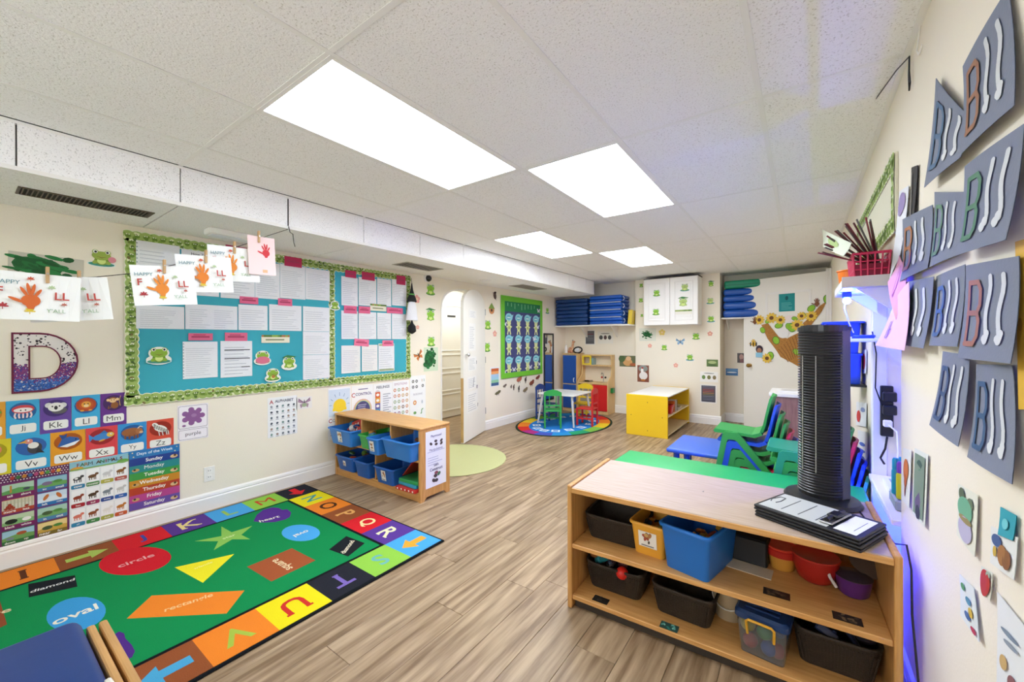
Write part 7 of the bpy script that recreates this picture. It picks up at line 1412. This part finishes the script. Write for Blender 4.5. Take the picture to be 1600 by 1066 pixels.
for z in (.035, .07): g = .9+.1*z/bh_; MB().tube([(bw/2*g, bd/2*g, z), (-bw/2*g, bd/2*g, z), (-bw/2*g, -bd/2*g, z), (bw/2*g, -bd/2*g, z), (bw/2*g, bd/2*g, z)], .003, 6).ob('lattice_ring', M_MAG, bk)
MB().box(-bw/2*.88, bw/2*.88, -bd/2*.88, bd/2*.88, .008, .06).ob('lining', mat('basket_lining', '#8a1838', .7, bump=.2), bk)
NTH = 'first second third fourth fifth sixth seventh eighth ninth tenth eleventh twelfth thirteenth fourteenth fifteenth sixteenth seventeenth eighteenth'.split()
for k in range(18):
    u = k/17; o = MB().rbox(-.002, .002, -.006, .006, 0, random.uniform(.20, .235), .001).ob('craft_stick', mat(('dark_red_stick', 'maroon_stick', 'grey_stick')[(k*7) % 3], ('#7a1f2c', '#541820', '#55504e')[(k*7) % 3], .5, bump=.05)); o.location = (RWX-.065+.03*u, 2.46+.06*((k*5) % 7)/7, BZ+.105); o.rotation_euler = (random.uniform(-.1, .2), -1.25+u*1.12, .25); tag(o, '%s craft stick, %s from the left in the fan above the magenta basket' % (('dark red', 'maroon', 'grey')[(k*7) % 3], NTH[k]), 'stick', 'craft sticks in the magenta basket')
t = thing('orange_bucket', 'small orange bucket at the far end of the white wall shelf', 'bucket', (RWX-.125, 2.80, BZ+.0425)); MB().lathe([(.032, 0), (.042, .085), (.039, .085), (.03, .004), (0, .004)], 20).ob('body', plastic('#ef7d22'), t, True); MB().lathe([(.041, .08), (.047, .084), (.045, .09), (.039, .086)], 20).ob('rim', plastic('#ef7d22'), t, True)
o, f = hung('plastic_bag', 'crumpled clear bag with green print behind the fanned sticks', 'bag', [(1284, 358), (1330, 380), (1325, 400), (1290, 385)], '#d5dcc8', None, .02, RWX-.19); pr = Print(0, .0001); pr.ell(.6, .5, .2, .25, '#a9c07a'); draw(o, f, pr, 'bag_print')
# desk ledge in the niche with markers and papers
nd = thing('niche_desk', 'white desk ledge fitted into the wall niche', 'desk', (.56, 2.575, .58)); MB().rbox(-.262, .232, -.345, .345, 0, .028, .004).ob('top', M_SHV, nd); MB().rbox(-.25, .22, .32, .343, -.579, 0, .003).ob('side_panel', M_SHV, nd)
o = MB().rbox(-.05, .05, -.08, .08, 0, .045, .006).ob('grey_tray', mat('grey_tray', '#9aa0a4', .5, bump=.03)); o.location = (.375, 2.42, .6085); tag(o, 'grey tray under the marker bottles in the niche', 'tray'); MB().rbox(-.04, .04, -.07, .07, .0445, .0465, .001).ob('tray_well', mat('tray_well', '#5f666c', .6, bump=.03), o)
for k, (c, dx, dy, cap, lb) in enumerate((('#1f9fc0', -.036, .02, '#1f9fc0', 'turquoise'), ('#6a3fb0', -.01, -.01, '#d8322b', 'purple and red-capped'), ('#d9d22a', -.03, -.045, '#7a3fb8', 'yellow'), ('#5ac02f', -.012, .05, '#2f9fb8', 'lime green'))):
    t = thing('marker_bottle', lb + ' marker bottle standing in the niche tray', 'bottle', (.375+dx, 2.42+dy, .655), group='marker bottles in the niche'); MB().lathe([(.013, 0), (.014, .005), (.014, .10), (.011, .11)], 14).ob('barrel', plastic(c), t, True); MB().lathe([(.012, .11), (.012, .15), (.008, .158), (0, .158)], 14).ob('cap', plastic(cap), t, True)
o = sheet('niche_papers', 'stack of loose papers on the niche desk', 'paper', basis((.42, 2.70, .609), (0, -1, 0), (1, 0, 0), (0, 0, 1)), .2, .16, '#e6e8ee', None, .02); pr = Print(); pr.lines(-.08, .08, -.06, .06, 5); put(o, pr)
# power strip with plugs on the far niche face
px_, pz = onB(1381, 640, NY1-.002); ps = thing('power_strip', 'black power strip with plugs on the grey niche face', 'power strip', (max(px_, .37), NY1-.001, pz)); 
MB().rbox(-.026, .026, -.03, 0, -.14, .13, .006, 2).ob('body', M_BLACK, ps)
for z in (.07, -.0): MB().rbox(-.02, .035, -.065, -.03, z-.02, z+.03, .006, 2).ob('plug', M_BLACK, ps)
MB().rbox(-.018, .018, -.06, -.03, -.085, -.05, .005).ob('white_plug', M_TRIM, ps)
MB().tube([(.0, -.055, -.07), (.03, -.09, -.10), (.03, -.12, -.2), (.02, -.16, -.27)], .004, 6).ob('white_lead', M_TRIM, ps, True); MB().tube([(-.02, -.04, .02), (-.05, -.06, .12), (-.045, -.05, .3), (-.06, -.04, .42)], .003, 6).ob('black_lead', M_BLACK, ps, True); MB().tube([(.0, -.03, -.14), (-.01, -.05, -.2), (-.03, -.06, -.25), (-.02, -.1, -.27)], .005, 6).ob('mains_lead', M_BLACK, ps, True)
# low plug-in night light behind the shelf
nl = thing('violet_night_light', 'violet-blue plug-in night light low on the right wall behind the big shelf', 'lamp', (RWX, 2.50, .30)) if 0 else thing('violet_night_light', 'violet-blue plug-in night light low in the niche', 'lamp', (.305, 2.44, .30))
MB().rbox(-.03, .03, -.035, -.0, -.05, .0, .006, 2).ob('plug_body', M_TRIM, nl); MB().rbox(-.022, .022, -.03, .02, .001, .07, .01, 2).ob('glow_tube', mat('violet_tube', (.02, .04, 1, 1), .4, emit=UV_W*60), nl, True)
# drawings on the wall beyond the niche
for i, (c, lb, blobs) in enumerate((([(1347, 548), (1354, 546), (1354, 584), (1347, 583)], 'narrow drawing with a red shape beyond the niche', ((.5, .5, .3, .35, '#c8323a'),)), ([(1338, 628), (1354, 630), (1354, 668), (1338, 664)], 'drawing with red and blue marks beyond the niche', ((.3, .4, .2, .25, '#d03a34'), (.7, .7, .2, .1, '#8a9ac8'))), ([(1340, 672), (1356, 676), (1356, 730), (1342, 722)], 'drawing with blue scribbles beyond the niche', ((.5, .6, .3, .06, '#4a6ac8'), (.5, .4, .3, .05, '#5a7ad0'), (.5, .2, .25, .05, '#4a6ac8'))))): rp(lb, c, '#e6e8ea', blobs, 'paper', 'drawing_sheet', .003)
# blue bins on a bracket shelf beyond the niche
t = thing('bracket_shelf', 'small dark bracket shelf under the blue bins on the right wall', 'shelf', (RWX, 3.42, 1.045)); MB().rbox(-.16, -.001, -.17, .17, 0, .014, .002).ob('board', M_BLACK, t)
tubbin('wall_bin', 'lower blue bin on the right wall shelf behind the fan', 'bin', (RWX-.095, 3.42, 1.0595), .15, .28, .19, '#1746c8', PI/2*0, 'blue bins behind the fan', None, .92, .006); tubbin('wall_bin', 'upper blue bin with wide rim behind the fan', 'bin', (RWX-.11, 3.42, 1.2505), .17, .30, .20, '#1746c8', 0, 'blue bins behind the fan', None, .86, .022)
